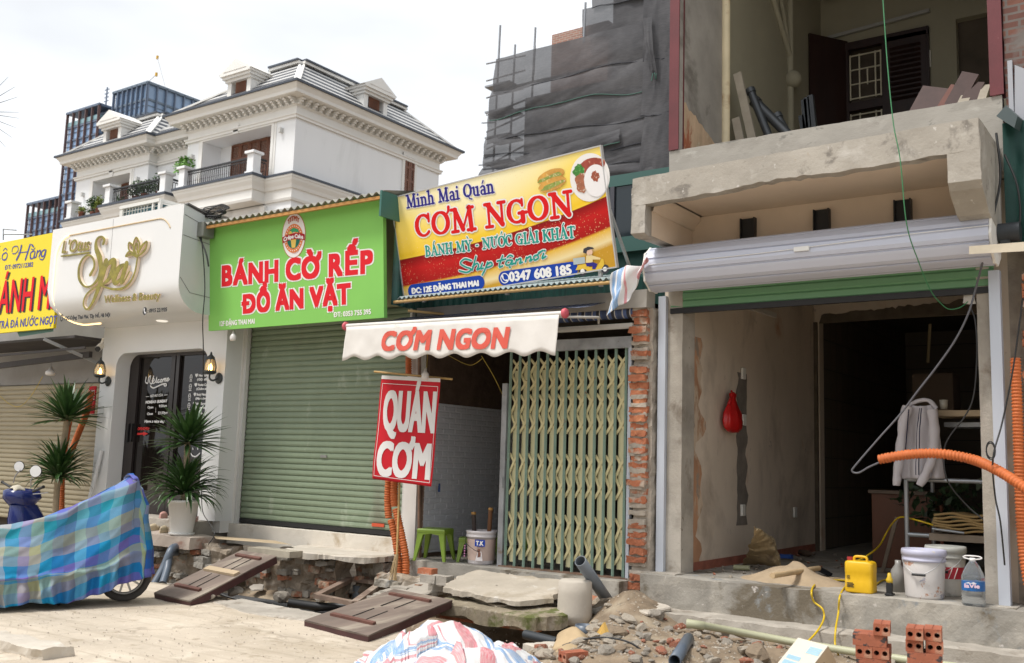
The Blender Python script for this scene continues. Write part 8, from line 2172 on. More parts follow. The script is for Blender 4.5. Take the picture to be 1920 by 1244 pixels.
# jacket hung over the frame
m_jk = M('jacket_grey', (.56, .53, .55), .85, .06, 3, .1, 40)
jx = lambda px, py, y=11.12: PY(px, py, y)
jk = thing('jacket', 'pale grey sports jacket with dark stripes hung on the scaffold', 'jacket', jx(1725, 905))
prof_j = [(758, 1702, 1750), (775, 1697, 1753), (800, 1692, 1757), (840, 1689, 1762), (870, 1688, 1765), (898, 1690, 1768)]
def jbody(u, v):
    k = v * (len(prof_j) - 1); i = min(len(prof_j) - 2, int(k)); t = k - i
    y_, l, r = [prof_j[i][q] + (prof_j[i + 1][q] - prof_j[i][q]) * t for q in range(3)]
    p = jx(l + (r - l) * u, y_ + 4 * math.sin(u * PI) * (1 - v))
    a = u * 2 - 1
    return p + V((0, .06 * a * a - .03 * math.sin(u * 14 + v * 2) * (.3 + v) + .02 * noise.noise(V((u * 5, v * 4, 0))), 0))
b = MB(); b.grid(jbody, 40, 30, True); b.build('body', m_jk, jk, solid=.012)
for pts, r in (([(1703, 762), (1693, 800), (1688, 850), (1682, 890), (1681, 910)], [.055, .05, .045, .042, .036]), ([(1748, 768), (1752, 810), (1750, 850), (1738, 885), (1724, 910)], [.052, .05, .045, .042, .036])):
    sp_ = spline([jx(px, py, 11.05) for px, py in pts], 6); rs = [r[min(4, int(i / 6))] * (1 + .08 * math.sin(i * 1.3)) for i in range(len(sp_))]
    m = MB(); m.tube(sp_, rs, 14); m.rough(.008, 12); m.build('sleeve', m_jk, jk)
m = MB(); m.tube(spline([jx(1705, 760), jx(1722, 752), jx(1742, 752), jx(1756, 766)], 5), .022, 10); m.rough(.008, 15); m.build('collar', m_jk, jk)
m = MB()
for dx in (0, 5):
    q = []
    for k in range(12):
        v = .05 + .9 * k / 11
        p = jbody(.50 + dx * .014 - .12 * v, v); q.append(p + V((0, -.012, 0)))
    m.tube(q, .006, 5)
q = [jx(1704 - 8 * k / 5, 768 + 20 * k, 10.985) for k in range(5)]; m.tube(q, .006, 5)
m.build('stripe', flat('stripe_navy', (.02, .02, .05), .7), jk)
cab = thing('wooden_cabinet', 'dark red brown wooden cabinet at the back of the room', 'cabinet', (-3.2, 12.9, FZ))
a, c = PY(1634, 925, 12.8), PY(1745, 925, 12.8); b = MB(); b.box(a.x, 12.8, FZ, c.x, 13.4, a.z); b.build('carcass', M('cabinet_wood', (.13, .045, .02), .5, .2, 4, stretch=(1, 1, .3)), cab, .008)
b = MB(); b.box(a.x - .03, 12.76, a.z, c.x + .03, 13.44, a.z + .04); b.build('top', M('cabinet_top', (.16, .12, .09), .7, .2, 5), cab)
b = MB(); b.bar(on_floor(1655, 1072) + V((0, 0, .0)), PY(1680, 975, 11.9), .10, .04, (1, 0, 0)); tag(b.build('leaning_board', MATS['timber_dusty']), 'narrow dusty board leaning in front of the wooden cabinet', 'board')
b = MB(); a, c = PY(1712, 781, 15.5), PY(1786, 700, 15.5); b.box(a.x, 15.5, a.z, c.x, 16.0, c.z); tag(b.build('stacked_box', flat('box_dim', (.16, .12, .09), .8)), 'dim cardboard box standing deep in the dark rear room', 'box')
b = MB(); a = PY(1744, 608, 14.8), PY(1740, 680, 14.8); b.cyl(a[0], a[1], .02, 8); tag(b.build('ceiling_rod', flat('rod_tan', (.30, .24, .13), .6)), 'thin tan rod hanging from the opening into the rear room', 'rod')
hp = thing('leafy_plant', 'dark glossy leafed plant behind the scaffold frame', 'plant', PY(1760, 1040, 12.2))
b = MB(); c = PY(1765, 945, 12.2); leaves(b, c, .45, 160, .15, 77, (1.2, .5, .7)); b.build('foliage', M('leaf_dark', (.03, .06, .025), .4, .4, 3), hp)
b = MB(); b.lathe(V((c.x, 12.2, FZ)), [(0, 0), (.16, 0), (.2, .3), (.17, .3), (0, .25)], 18); b.tube([V((c.x, 12.2, FZ + .25)), c], .02, 6); b.build('pot', m_terra, hp)
# black cable and orange conduit across the doorway
b = MB(); b.tube(spline([PY(1845, 482, 9.55), PY(1830, 540, 9.7), PY(1815, 590, 9.7), PY(1790, 640, 9.7), PY(1755, 690, 9.7), PY(1720, 735, 9.7), PY(1690, 775, 9.7), PY(1650, 820, 9.65), PY(1605, 872, 9.6), PY(1598, 884, 9.6), PY(1610, 887, 9.6), PY(1630, 876, 9.6), PY(1655, 865, 9.6)], 7), .0095, 8)
tag(b.build('power_cable', flat('cable_grey', (.09, .09, .10), .5)), 'thick grey black cable hanging across the open room into the conduit', 'cable')
b = MB(); b.tube(spline([PY(1818, 575, 9.9), PY(1828, 600, 9.9), PY(1832, 660, 9.9), PY(1826, 740, 9.9), PY(1810, 780, 9.9), PY(1780, 820, 9.9), PY(1770, 850, 9.9), PY(1776, 900, 9.9), PY(1810, 945, 10), PY(1848, 978, 10)], 7), .007, 8)
tag(b.build('power_cable', m_ink), 'thinner black cable hanging along the right side of the room', 'cable')
conduit([[PY(1648, 862, 9.6), PY(1700, 853, 9.6), PY(1760, 851, 9.6), PY(1820, 861, 9.6), PY(1860, 877, 9.5), PY(1895, 897, 9.4), PY(1940, 928, 9.3)]], 'orange_conduit', 'orange conduit sticking out horizontally across the open room', .043)
conduit([[PY(1904, 672, 9.75), PY(1908, 780, 9.75), PY(1912, 900, 9.75), PY(1918, 1020, 9.75), PY(1932, 1110, 9.7)]], 'orange_conduit', 'orange conduit running down the right edge beside broken brick', .042)
b = MB(); b.tube(spline([PY(1918, 560, 9.6), PY(1900, 690, 9.6), PY(1880, 790, 9.6), PY(1862, 860, 9.45), PY(1866, 930, 9.6), PY(1876, 980, 9.6), PY(1884, 1060, 9.7)], 6), .008, 6)
for k in range(2): cc_ = PY(1858, 848 + 3 * k, 9.4); b.tube([cc_ + V((.035 * math.cos(2 * PI * i / 14), .0, .07 * math.sin(2 * PI * i / 14) + .02)) for i in range(15)], .006, 5, False)
tag(b.build('black_wire', m_ink), 'thin black wire knotted round the orange conduit at the metal rail', 'wire')
b = MB(); b.tube(spline([PY(1655, -10, 9.0), PY(1664, 120, 8.95), PY(1675, 230, 8.93), PY(1688, 300, 8.94), PY(1700, 420, 9.0), PY(1722, 490, 9.3), PY(1745, 545, 9.6), PY(1765, 570, 9.8), PY(1780, 580, 9.9), PY(1800, 577, 9.95), PY(1815, 566, 10.0)], 8), .005, 7)
tag(b.build('green_wire', flat('wire_green', (.04, .20, .08), .6)), 'long green wire hanging from above past the hood into the room', 'wire')
b = MB(); c = PY(1818, 556, 10.05); rough_box(b, c.x - .05, 10.03, c.z - .07, c.x + .05, 10.08, c.z + .06, .03, .012, 14, 4); tag(b.build('junction_box', M('box_white', (.5, .48, .44), .8, .2, 8)), 'white plaster smeared junction box where the green wire ends', 'junction box')
# ---------------------------------------------------------------- loggia clutter
m_plk = M('plank_grey', (.34, .30, .24), .85, .2, 4)
m_plkd = M('plank_dark', (.06, .032, .028), .7, .3, 4)
def lean(p, q, w, h, mt_, name, label, cat, y0=11.3, y1=11.3, up=(0, -1, 0)):
    a, c = PY(*p, y0), PY(*q, y1); a = a + (a - c).normalized() * .5; m = MB(); m.bar(a, c, w, h, up); return tag(m.build(name, mt_), label, cat)
lean((1410, 258), (1383, 138), .10, .04, m_plk, 'leaning_plank', 'tall pale plank leaning on the cream loggia wall', 'plank')
lean((1388, 262), (1380, 222), .10, .04, m_plk, 'leaning_plank', 'short pale plank leaning low on the cream loggia wall', 'plank')
jp = thing('steel_prop', 'crossed black steel scaffold pipes leaning in the loggia corner', 'scaffold pipes', PY(1440, 250, 11.4))
for k, (p, q, r) in enumerate((((1440, 252), (1409, 175), .05), ((1470, 245), (1420, 195), .06), ((1472, 244), (1460, 222), .05))):
    a, c = PY(*p, 11.35 + .05 * k), PY(*q, 11.35 + .05 * k); a = a + (a - c).normalized() * .45; m = MB(); m.cyl(a, c, r, 12); m.cyl(c, c + (c - a).normalized() * .06, r * 1.25, 12); m.build('pipe', flat('pipe_black_steel', (.06, .065, .07), .4, .4), jp)
for i, (p, q) in enumerate((((1512, 238), (1508, 188)), ((1518, 238), (1513, 184)), ((1526, 236), (1520, 180)), ((1507, 240), (1503, 218)))):
    lean(p, q, .07, .07, flat('pipe_black_steel', (.06, .065, .07), .4, .4), 'steel_pipe', ['first slim dark pipe standing by the open door leaf', 'second slim dark pipe standing by the open door leaf', 'tallest slim dark pipe standing by the open door leaf', 'short rusty stub standing left of the slim pipes'][i], 'pipe', 12.2, 12.2)
for i, (p, q, w, mt_, lab) in enumerate((((1745, 196), (1760, 168), .32, m_plkd, 'wide dark timber leaning left of the doorway behind parapet'), ((1778, 190), (1794, 164), .12, M('plank_red', (.14, .05, .035), .7, .2, 4), 'thin reddish timber leaning behind the parapet'), ((1795, 186), (1820, 140), .17, m_plkd, 'tall dark timber leaning in front of the black doorway'), ((1822, 180), (1832, 158), .15, m_plkd, 'timber with a small red label leaning behind the parapet'), ((1812, 184), (1818, 172), .10, m_plk, 'short mossy timber end behind the parapet'), ((1846, 176), (1850, 164), .08, m_plk, 'small timber end beside the red steel column'))):
    lean(p, q, w, .06, mt_, 'leaning_timber', lab, 'timber', 10.6, 10.7)
# ---------------------------------------------------------------- right edge: neighbour's broken brick and tin
nbw = thing('neighbour_wall', 'rough broken brick wall end at the right edge of the photo', 'wall', (-1.0, 10.3, .2))
b = MB(); brick_rag(b, -1.40, -1.0, 10.02, 10.4, .4, 3.6, 21, .06); b.build('broken_brick', m_brick_raw, nbw)
b = MB(); rough_box(b, -1.36, 10.08, .0, 3, 10.6, 3.72, .1, .02, 8, 5); b.box(-1.55, 10.3, .4, -1.3, 14, 4.4); b.build('core', m_mortar, nbw)
bt_m, nt_, pb = base_mat('old_brickwork')
bt = nt_.nodes.new('ShaderNodeTexBrick')
for k, v in (('Scale', 1.0), ('Mortar Size', .012), ('Brick Width', .22), ('Row Height', .075)): bt.inputs[k].default_value = v
bt.inputs['Color1'].default_value = (.16, .07, .05, 1); bt.inputs['Color2'].default_value = (.11, .05, .04, 1); bt.inputs['Mortar'].default_value = (.13, .11, .10, 1)
v = vec_node(nt_, rot=(R(90), 0, 0)); nt_.links.new(v, bt.inputs['Vector'])
nt_.links.new(mixc(nt_, ramp(nt_, tex_noise(nt_, v, 3, 6), [(.5, (0, 0, 0)), (.62, (1, 1, 1))]), bt.outputs[0], (.15, .13, .12)), pb.inputs['Base Color']); pb.inputs['Roughness'].default_value = .95; bump_to(nt_, pb, bt.outputs['Fac'], -.6)
b = MB(); rough_box(b, -1.47, 10.0, 4.9, 3, 10.4, 9.5, .09, .012, 9, 2); b.build('upper_brickwork', bt_m, nbw)
b = MB(); b.box(-1.44, 9.96, 4.9, -1.40, 10.0, 5.5); b.prism([(-1.40, 9.97, 4.85), (-1.0, 9.97, 4.85), (-1.0, 9.97, 5.2), (-1.38, 9.97, 5.45)], (0, .02, 0)); b.build('render_patch', flat('render_pale', (.34, .35, .38), .9), nbw)
ntn = thing('tin_wall_sheet', 'dark green ribbed tin panel beside the right end of the hood', 'tin sheet', (-1.2, 9.9, 3.7))
b = MB(); corr(b, -1.49, 3, 9.9, 3.70, 9.9, 4.88, .16, .02)
b.v = [(p[0], 9.9 + .02 * math.sin(p[0] / .16 * 2 * PI) , 3.72 + (p[2] - 3.70) * .99) for p in b.v]; b.build('sheet', m_tin, ntn)
b = MB(); b.prism([PY(1868, 218, 9.7), PY(1886, 198, 9.7), PY(1908, 218, 9.7), PY(1902, 240, 9.7)], (.02, .2, .02)); b.build('flashing', flat('flash_dark', (.06, .08, .08), .4), ntn)
b = MB(); b.hexa([PY(1817, 477, 9.2), PY(1945, 470, 9.1), PY(1945, 470, 9.3), PY(1817, 477, 9.35), PY(1817, 462, 9.2), PY(1945, 452, 9.1), PY(1945, 452, 9.3), PY(1817, 462, 9.35)])
tag(b.build('timber_rail', M('rail_pale', (.50, .44, .34), .8, .15, 4, .1)), 'pale dusty timber rail jutting in from the right below the hood', 'timber')
mo = thing('shutter_motor', 'small dark roller shutter motor at the right end of the housing', 'motor', PY(1885, 440, 9.7))
b = MB(); c = PY(1886, 437, 9.75); b.cyl(c + V((-.06, 0, 0)), c + V((.12, 0, 0)), .09, 16); b.box(c.x - .04, 9.7, c.z - .14, c.x + .04, 9.85, c.z - .05); b.build('body', flat('motor_dark', (.04, .045, .05), .5, .3), mo)
b = MB(); b.tube(spline([PY(1868, 250, 9.75), PY(1876, 330, 9.7), PY(1864, 400, 9.6), PY(1850, 470, 9.5)], 5), .012, 6); b.tube(spline([PY(1884, 290, 9.8), PY(1908, 350, 9.75), PY(1912, 420, 9.75), PY(1890, 450, 9.7)], 5), .01, 6); b.build('lead', m_ink, mo)

# ================================================================ motorbikes
def wheel(parent, c, d, r, spokes=True):
    c, d = V(c), V(d).normalized()
    m = MB(); pf = [(r - .07, -.03), (r - .03, -.045), (r - .004, -.03), (r, 0), (r - .004, .03), (r - .03, .045), (r - .07, .03), (r - .075, 0), (r - .07, -.03)]
    m.lathe(c, pf, 44, d, flute=lambda k, j: 1 - (.010 if j in (2, 3, 4) and k % 2 else 0)); w = m.build('tyre', flat('tyre_rubber', (.055, .05, .045), .85), parent)
    m = MB(); m.lathe(c, [(r - .074, -.022), (r - .095, -.02), (r - .10, 0), (r - .095, .02), (r - .074, .022), (r - .074, -.022)], 40, d); m.lathe(c, [(0, -.05), (.035, -.05), (.035, .05), (0, .05)], 16, d)
    u = d.orthogonal().normalized()
    for k in range(10):
        q = Matrix.Rotation(2 * PI * k / 10, 3, d) @ u
        m.bar(c + q * .03, c + q * (r - .09), .022, .014, d)
    m.build('rim', flat('rim_alloy', (.34, .33, .31), .35, .7), w)
mbk = thing('covered_motorbike', 'parked motorbike under a blue checked frilled cloth cover, front wheel showing', 'motorbike', (-10.4, 6.2, 0))
A_, B_ = V((-10.44, 4.84, 0)), V((-9.60, 6.74, 0))
dr = (B_ - A_).normalized(); pn = V((dr.y, -dr.x, 0))
steer = (dr * .97 + pn * .12).normalized()
wheel(mbk, B_ + V((0, 0, .27)) - dr * .17, V((steer.y, -steer.x, 0)), .27)
wheel(mbk, A_ + dr * .35 + V((0, 0, .28)), pn, .28)
m = MB(); m.bar(B_ - dr * .17 + V((0, 0, .28)) + pn * .07, B_ - dr * .3 + V((0, 0, .9)) + pn * .06, .04, .04); m.bar(B_ - dr * .17 + V((0, 0, .28)) - pn * .07, B_ - dr * .3 + V((0, 0, .9)) - pn * .06, .04, .04); m.build('fork', flat('fork_grey', (.12, .12, .13), .4, .4), mbk)
m = MB(); m.bar(A_ + dr * .9 + V((0, 0, .28)), A_ + dr * 1.5 + V((0, 0, .30)), .22, .16); m.bar(A_ + dr * 1.25 + pn * .2 + V((0, 0, .02)), A_ + dr * 1.2 + V((0, 0, .3)), .025, .025); m.build('engine', m_black, mbk)
m, nt_, pb = base_mat('checked_cloth')
tcx = nt_.nodes.new('ShaderNodeTexCoord'); sp = nt_.nodes.new('ShaderNodeSeparateXYZ'); nt_.links.new(tcx.outputs['UV'], sp.inputs[0])
C_ = dict(b=(.10, .20, .52), l=(.24, .46, .66), p=(.30, .24, .58), t=(.10, .40, .38), g=(.40, .40, .36), y=(.50, .52, .24), n=(.10, .13, .34), w=(.52, .54, .60), a=(.08, .34, .58), s=(.36, .52, .46))
def seq(s): return [(i / len(s), C_[k]) for i, k in enumerate(s)]
wu = ramp(nt_, mth(nt_, 'FRACT', mth(nt_, 'MULTIPLY', sp.outputs[0], 1 / 1.5)), seq('balnbswapgabnl'), 'CONSTANT')
wv = ramp(nt_, mth(nt_, 'FRACT', mth(nt_, 'MULTIPLY', sp.outputs[1], 1 / 1.62)), seq('gpbwlstanbpagylt'), 'CONSTANT')
cc_ = mixc(nt_, .5, wu, wv)
hs_ = nt_.nodes.new('ShaderNodeHueSaturation'); hs_.inputs['Saturation'].default_value = 1.2; hs_.inputs['Value'].default_value = .70; nt_.links.new(cc_, hs_.inputs['Color'])
cc_ = mixc(nt_, 1.0, hs_.outputs[0], ramp(nt_, tex_noise(nt_, vec_node(nt_, (220, 220, 1), 'UV'), 1, 2), [(.3, (.88, .88, .88)), (.7, (1.06, 1.06, 1.06))]), 'MULTIPLY')
nt_.links.new(cc_, pb.inputs['Base Color']); pb.inputs['Roughness'].default_value = .9; bump_to(nt_, pb, tex_noise(nt_, vec_node(nt_), 26, 5, .6, .4), .28)
m_plaid = m
LEN = 2.05
ridge = [(-.05, .62), (.0, .78), (.12, .83), (.25, .80), (.38, .82), (.5, .88), (.62, .98), (.74, 1.10), (.86, 1.24), (.94, 1.335), (.975, 1.34), (1.0, 1.22)]
hemz = [(-.05, .04), (.2, .04), (.4, .05), (.6, .07), (.8, .13), (.93, .24), (1.0, .28)]
def ip(tab, x):
    for (a, p), (c, q) in zip(tab, tab[1:]):
        if x <= c: return p + (q - p) * max(0, (x - a) / (c - a))
    return tab[-1][1]
def cover(u, v):
    s = -.04 + 1.04 * u
    side = -1 if v > .5 else 1                # near side is +pn
    t = abs(v - .5) * 2
    zr, zh = ip(ridge, s), ip(hemz, s)
    wr = .12 + .16 * math.exp(-((s - .9) / .09) ** 2) + .05 * math.exp(-((s - .2) / .3) ** 2)
    wh = .44 - .20 * s ** 2
    top = .10
    if t < top: off, z = wr * (t / top), zr - .02 * (t / top) ** 2
    else:
        k = (t - top) / (1 - top)
        z = zr - .02 - (zr - .02 - zh) * k
        off = wr + (wh - wr) * k ** 1.3 + .05 * math.sin(k * PI) * math.exp(-((s - .45) / .3) ** 2)
        d = noise.noise(V((s * 4, k * 2, side))) * .03 + .02 * math.sin(s * 16 + k * 5) * k
        if z < zh + .30:
            f = (zh + .30 - z) / .30
            d += (.034 * math.sin(s * LEN * 44 + 2 * noise.noise(V((s * 9, 0, 0)))) + .018 * math.sin(s * LEN * 23 + 1)) * min(1, f * 2) + .030 * math.exp(-((f - .10) / .10) ** 2)
        d += .05 * math.exp(-((s - .17) / .025) ** 2) * k
        off += d
    x = s * LEN
    if s > .93: x -= .06 * (1 - min(1, t * 1.6))
    p = A_ + dr * x + pn * (side * off) + V((0, 0, z))
    # diagonal drag folds from handlebar to seat
    p += noise.noise_vector(V((s * 5 + t * 4, t * 3 - s * 6, side))) * .035 + noise.noise_vector(V((s * 16 + t * 12, t * 5, side))) * .010
    return p
b = MB(); NU, NV = 190, 130
b.grid(cover, NU, NV, True, True)
uv = []
for j in range(NV + 1):
    for i in range(NU + 1):
        s = -.04 + 1.04 * i / NU; t = (j / NV - .5) * 2
        zr, zh = ip(ridge, s), ip(hemz, s)
        uv.append((s * LEN + .12 * abs(t) * (1 if t > 0 else -1) * 0 + .05 * math.sin(abs(t) * 3), t * (zr - zh + .12) + .25 * s + (.0 if abs(t) < .7 else .37)))
b.uv = uv
# close the front with a hanging flap
cov = b.build('cloth_cover', m_plaid, mbk, solid=.004)
def flap(u, v):
    n_ = cover(1.0, .5 - .5 * v); f_ = cover(1.0, .5 + .5 * v)
    p = n_ * (1 - u) + f_ * u
    return p + dr * (.10 * math.sin(u * PI) * (.3 + v) + .03 * math.sin(u * 14) * v)
b = MB(); b.grid(flap, 30, 40, True, True); b.uv = [(p[0] * .9, p[1] * 1.1) for p in b.uv]; b.build('cloth_flap', m_plaid, cov, solid=.004)
# blue scooter behind it
sct = thing('blue_scooter', 'dark blue scooter with round mirrors half hidden behind the covered motorbike', 'motorbike', (-13.4, 7.4, 0))
m_sb = flat('scooter_blue', (.012, .022, .12), .18)
S_ = lambda px, py, y=7.4: PY(px, py, y)
def loft(rings, n=20):
    vs = []
    for c, ux, uy, rx, ry in rings:
        c, ux, uy = V(c), V(ux).normalized(), V(uy).normalized()
        for k in range(n):
            a = 2 * PI * k / n; ca, sa = math.cos(a), math.sin(a); e = (abs(ca) ** 3 + abs(sa) ** 3) ** (-1 / 3)
            vs.append(c + ux * rx * ca * e + uy * ry * sa * e)
    fs = [(j * n + k, j * n + (k + 1) % n, (j + 1) * n + (k + 1) % n, (j + 1) * n + k) for j in range(len(rings) - 1) for k in range(n)]
    m = MB(); m.add(vs, fs, True); m.add(vs[:n], [tuple(range(n))[::-1]]); m.add(vs[-n:], [tuple(range(n))]); return m
hc_ = S_(40, 930); fw_ = V((.93, .30, 0)).normalized(); sd_ = V((-.30, .93, 0))
loft([(hc_ + V((0, 0, .10)) - fw_ * .08, fw_, sd_, .07, .12), (hc_ + V((0, 0, .07)), fw_, sd_, .17, .24), (hc_ + V((0, 0, -.03)) + fw_ * .02, fw_, sd_, .19, .25), (hc_ + V((0, 0, -.14)) + fw_ * .02, fw_, sd_, .12, .15)]).build('handlebar_cover', m_sb, sct)
loft([(hc_ + V((0, 0, -.12)) + fw_ * .05, fw_, sd_, .10, .20), (hc_ + V((0, 0, -.3)) + fw_ * .12, fw_, sd_, .15, .26), (hc_ + V((0, 0, -.5)) + fw_ * .10, fw_, sd_, .13, .22), (hc_ + V((0, 0, -.75)) - fw_ * .05, fw_, sd_, .12, .18)]).build('front_shield', m_sb, sct)
loft([(hc_ + V((0, 0, -.55)) - fw_ * .1, V((0, 0, 1)), sd_, .14, .14), (hc_ + V((0, 0, -.6)) - fw_ * .5, V((0, 0, 1)), sd_, .12, .15), (hc_ + V((0, 0, -.42)) - fw_ * .8, V((0, 0, 1)), sd_, .20, .17), (hc_ + V((0, 0, -.35)) - fw_ * 1.35, V((0, 0, 1)), sd_, .12, .12)]).build('body', m_sb, sct)
loft([(hc_ + V((0, 0, -.22)) - fw_ * .55, V((0, 0, 1)), sd_, .05, .12), (hc_ + V((0, 0, -.16)) - fw_ * .9, V((0, 0, 1)), sd_, .07, .16), (hc_ + V((0, 0, -.10)) - fw_ * 1.3, V((0, 0, 1)), sd_, .05, .13)]).build('seat', m_black, sct)
loft([(hc_ + V((0, 0, -.62)) + fw_ * .40, V((0, 0, 1)), sd_, .03, .07), (hc_ + V((0, 0, -.50)) + fw_ * .20, V((0, 0, 1)), sd_, .03, .08), (hc_ + V((0, 0, -.56)) + fw_ * .02, V((0, 0, 1)), sd_, .03, .07)]).build('mudguard', m_sb, sct)
gz = hc_.z
wheel(sct, V((hc_.x + fw_.x * .2, hc_.y + fw_.y * .2, .27)), sd_, .27); wheel(sct, V((hc_.x - fw_.x * 1.0, hc_.y - fw_.y * 1.0, .27)), sd_, .27)
for (b0, st, ct_, rx) in (((25, 905), (38, 882), (36, 875), .075), ((58, 912), (63, 893), (67, 884), .085)):
    m = MB(); m.tube(spline([S_(*b0), (S_(*b0) + S_(*st)) / 2 + V((0, -.02, .01)), S_(*st)], 4), .008, 6); mi = m.build('mirror_stem', flat('stem_steel', (.35, .35, .36), .3, .7), sct)
    m = MB(); c = S_(*ct_); m.lathe(c, [(0, -.03), (rx * .7, -.022), (rx, 0), (rx * .96, .008)], 24, (.5, -.75, 0)); m.build('mirror_shell', m_black, mi)
    m = MB(); m.lathe(c, [(rx * .9, .010), (0, .011)], 24, (.5, -.75, 0)); m.build('mirror_glass', flat('mirror_pale', (.75, .75, .75), .1), mi)
for y_, p, q in ((7.3, (62, 922), (80, 914)), (7.55, (22, 915), (5, 905))):
    m = MB(); m.cyl(S_(*p, y_), S_(*q, y_), .018, 12); m.cyl(S_(*q, y_), S_(*q, y_) + (S_(*q, y_) - S_(*p, y_)).normalized() * .02, .022, 12); m.build('grip', m_black, sct)
m = MB(); m.tube([S_(62, 927, 7.25), S_(76, 926, 7.25), S_(90, 924, 7.25)], .007, 6); m.build('brake_lever', MATS['stem_steel'], sct)
b = MB(); c = S_(45, 913); b.grid(lambda u, v: c + V(((u - .5) * .20, -.10 + (v - .5) * .16, .03 - .06 * (2 * u - 1) ** 2 - .04 * (2 * v - 1) ** 2)) + noise.noise_vector(V((u * 3, v * 3, 7))) * .02, 14, 12)
tag(b.build('cloth_rag', flat('rag_cream', (.55, .50, .40), .9), solid=.01), 'cream rag lying over the handlebar of the blue scooter', 'rag')

# ================================================================ plants and shoes by the spa door
def blade(mb, c, az, el, L, w, droop, seg=7):
    c = V(c); h = V((math.cos(az), math.sin(az), 0)); s = V((-math.sin(az), math.cos(az), 0))
    p, e = V(c), el
    ctr = []
    for k in range(seg + 1):
        t = k / seg
        ctr.append((V(p), w * (0.45 + .9 * t if t < .35 else 1.0 * (1 - ((t - .35) / .65) ** 1.6) + .02)))
        p = p + (h * math.cos(e) + V((0, 0, math.sin(e)))) * (L / seg); e -= droop / seg * (.3 + 1.4 * t)
    vs = []
    for q, ww in ctr: vs += [q - s * ww / 2 + V((0, 0, ww * .22)), q, q + s * ww / 2 + V((0, 0, ww * .22))]
    mb.add(vs, [(3 * k + a, 3 * k + a + 1, 3 * k + a + 4, 3 * k + a + 3) for k in range(seg) for a in (0, 1)])
m_drac = M('dracaena_leaf', (.038, .088, .022), .38, .5, 5, stains=[((.14, .13, .03), 5, .66, .1)])
def crown(t, c, n, L, el0, el1, droop, w, seed, name='leaf_crown'):
    rr = random.Random(seed); m = MB()
    for i in range(n):
        f = i / n; az = i * 2.39996 + rr.uniform(-.2, .2)
        el = el0 + (el1 - el0) * f + rr.uniform(-.12, .12)
        blade(m, V(c) + V((.03 * math.cos(az), .03 * math.sin(az), .10 * f)), az, el, L * rr.uniform(.8, 1.12), w * rr.uniform(.8, 1.15), droop * rr.uniform(.5, 1.3))
    return m.build(name, m_drac, t)
m_trunk = M('dracaena_trunk', (.34, .27, .18), .9, .2, 8, .4, 40)
d1 = thing('dracaena', 'two tiered spiky dracaena in a white ribbed pot on the spa steps', 'potted plant', (-11.95, 8.98, .46))
c = V((-11.95, 8.98, .46))
b = MB(); b.lathe(c, [(0, .0), (.17, 0), (.18, .025), (.175, .03)], 40); b.build('saucer', flat('pot_white', (.72, .71, .68), .45), d1)
b = MB(); b.lathe(c + V((0, 0, .02)), [(.14, 0), (.15, .02), (.205, .42), (.215, .42), (.215, .465), (.20, .465), (.19, .40), (0, .40)], 96, flute=lambda k, j: 1 + (.012 if (k // 2) % 2 and 1 <= j <= 2 else 0)); b.build('pot', MATS['pot_white'], d1)
b = MB(); b.tube(spline([c + V((0, 0, .4)), c + V((.01, 0, .8)), c + V((-.01, 0, 1.1)), c + V((0, 0, 1.32))], 5), .04, 10); b.build('trunk', m_trunk, d1)
crown(d1, c + V((0, 0, 1.26)), 96, .57, -.2, 1.2, .35, .072, 11)
crown(d1, c + V((0, 0, .55)), 180, .64, -.05, 1.4, 1.6, .052, 12)
d2 = thing('dracaena', 'two tiered spiky dracaena beside the spa corner and beige shutter', 'potted plant', (-15.35, 9.1, .0))
c = V((-15.35, 9.1, .0))
b = MB(); b.lathe(c, [(0, 0), (.2, 0), (.28, .45), (.25, .45), (0, .4)], 36); b.build('pot', flat('pot_grey', (.30, .29, .27), .7), d2)
b = MB(); b.tube(spline([c + V((0, 0, .4)), c + V((-.03, 0, 1.1)), c + V((.05, 0, 1.7)), c + V((.08, 0, 2.05))], 5), .05, 10); b.build('trunk', m_trunk, d2)
crown(d2, c + V((.08, 0, 2.05)), 110, .66, -.1, 1.35, .40, .075, 21)
crown(d2, c + V((-.02, 0, 1.12)), 150, .66, .0, 1.4, 1.2, .06, 22)
b = MB(); b.cyl(PY(167, 940, 9.5), PY(190, 845, 9.55), .035, 12); tag(b.build('white_tube', flat('tube_white', (.68, .68, .67), .5)), 'white plastic tube leaning on the spa corner behind the plant', 'tube')
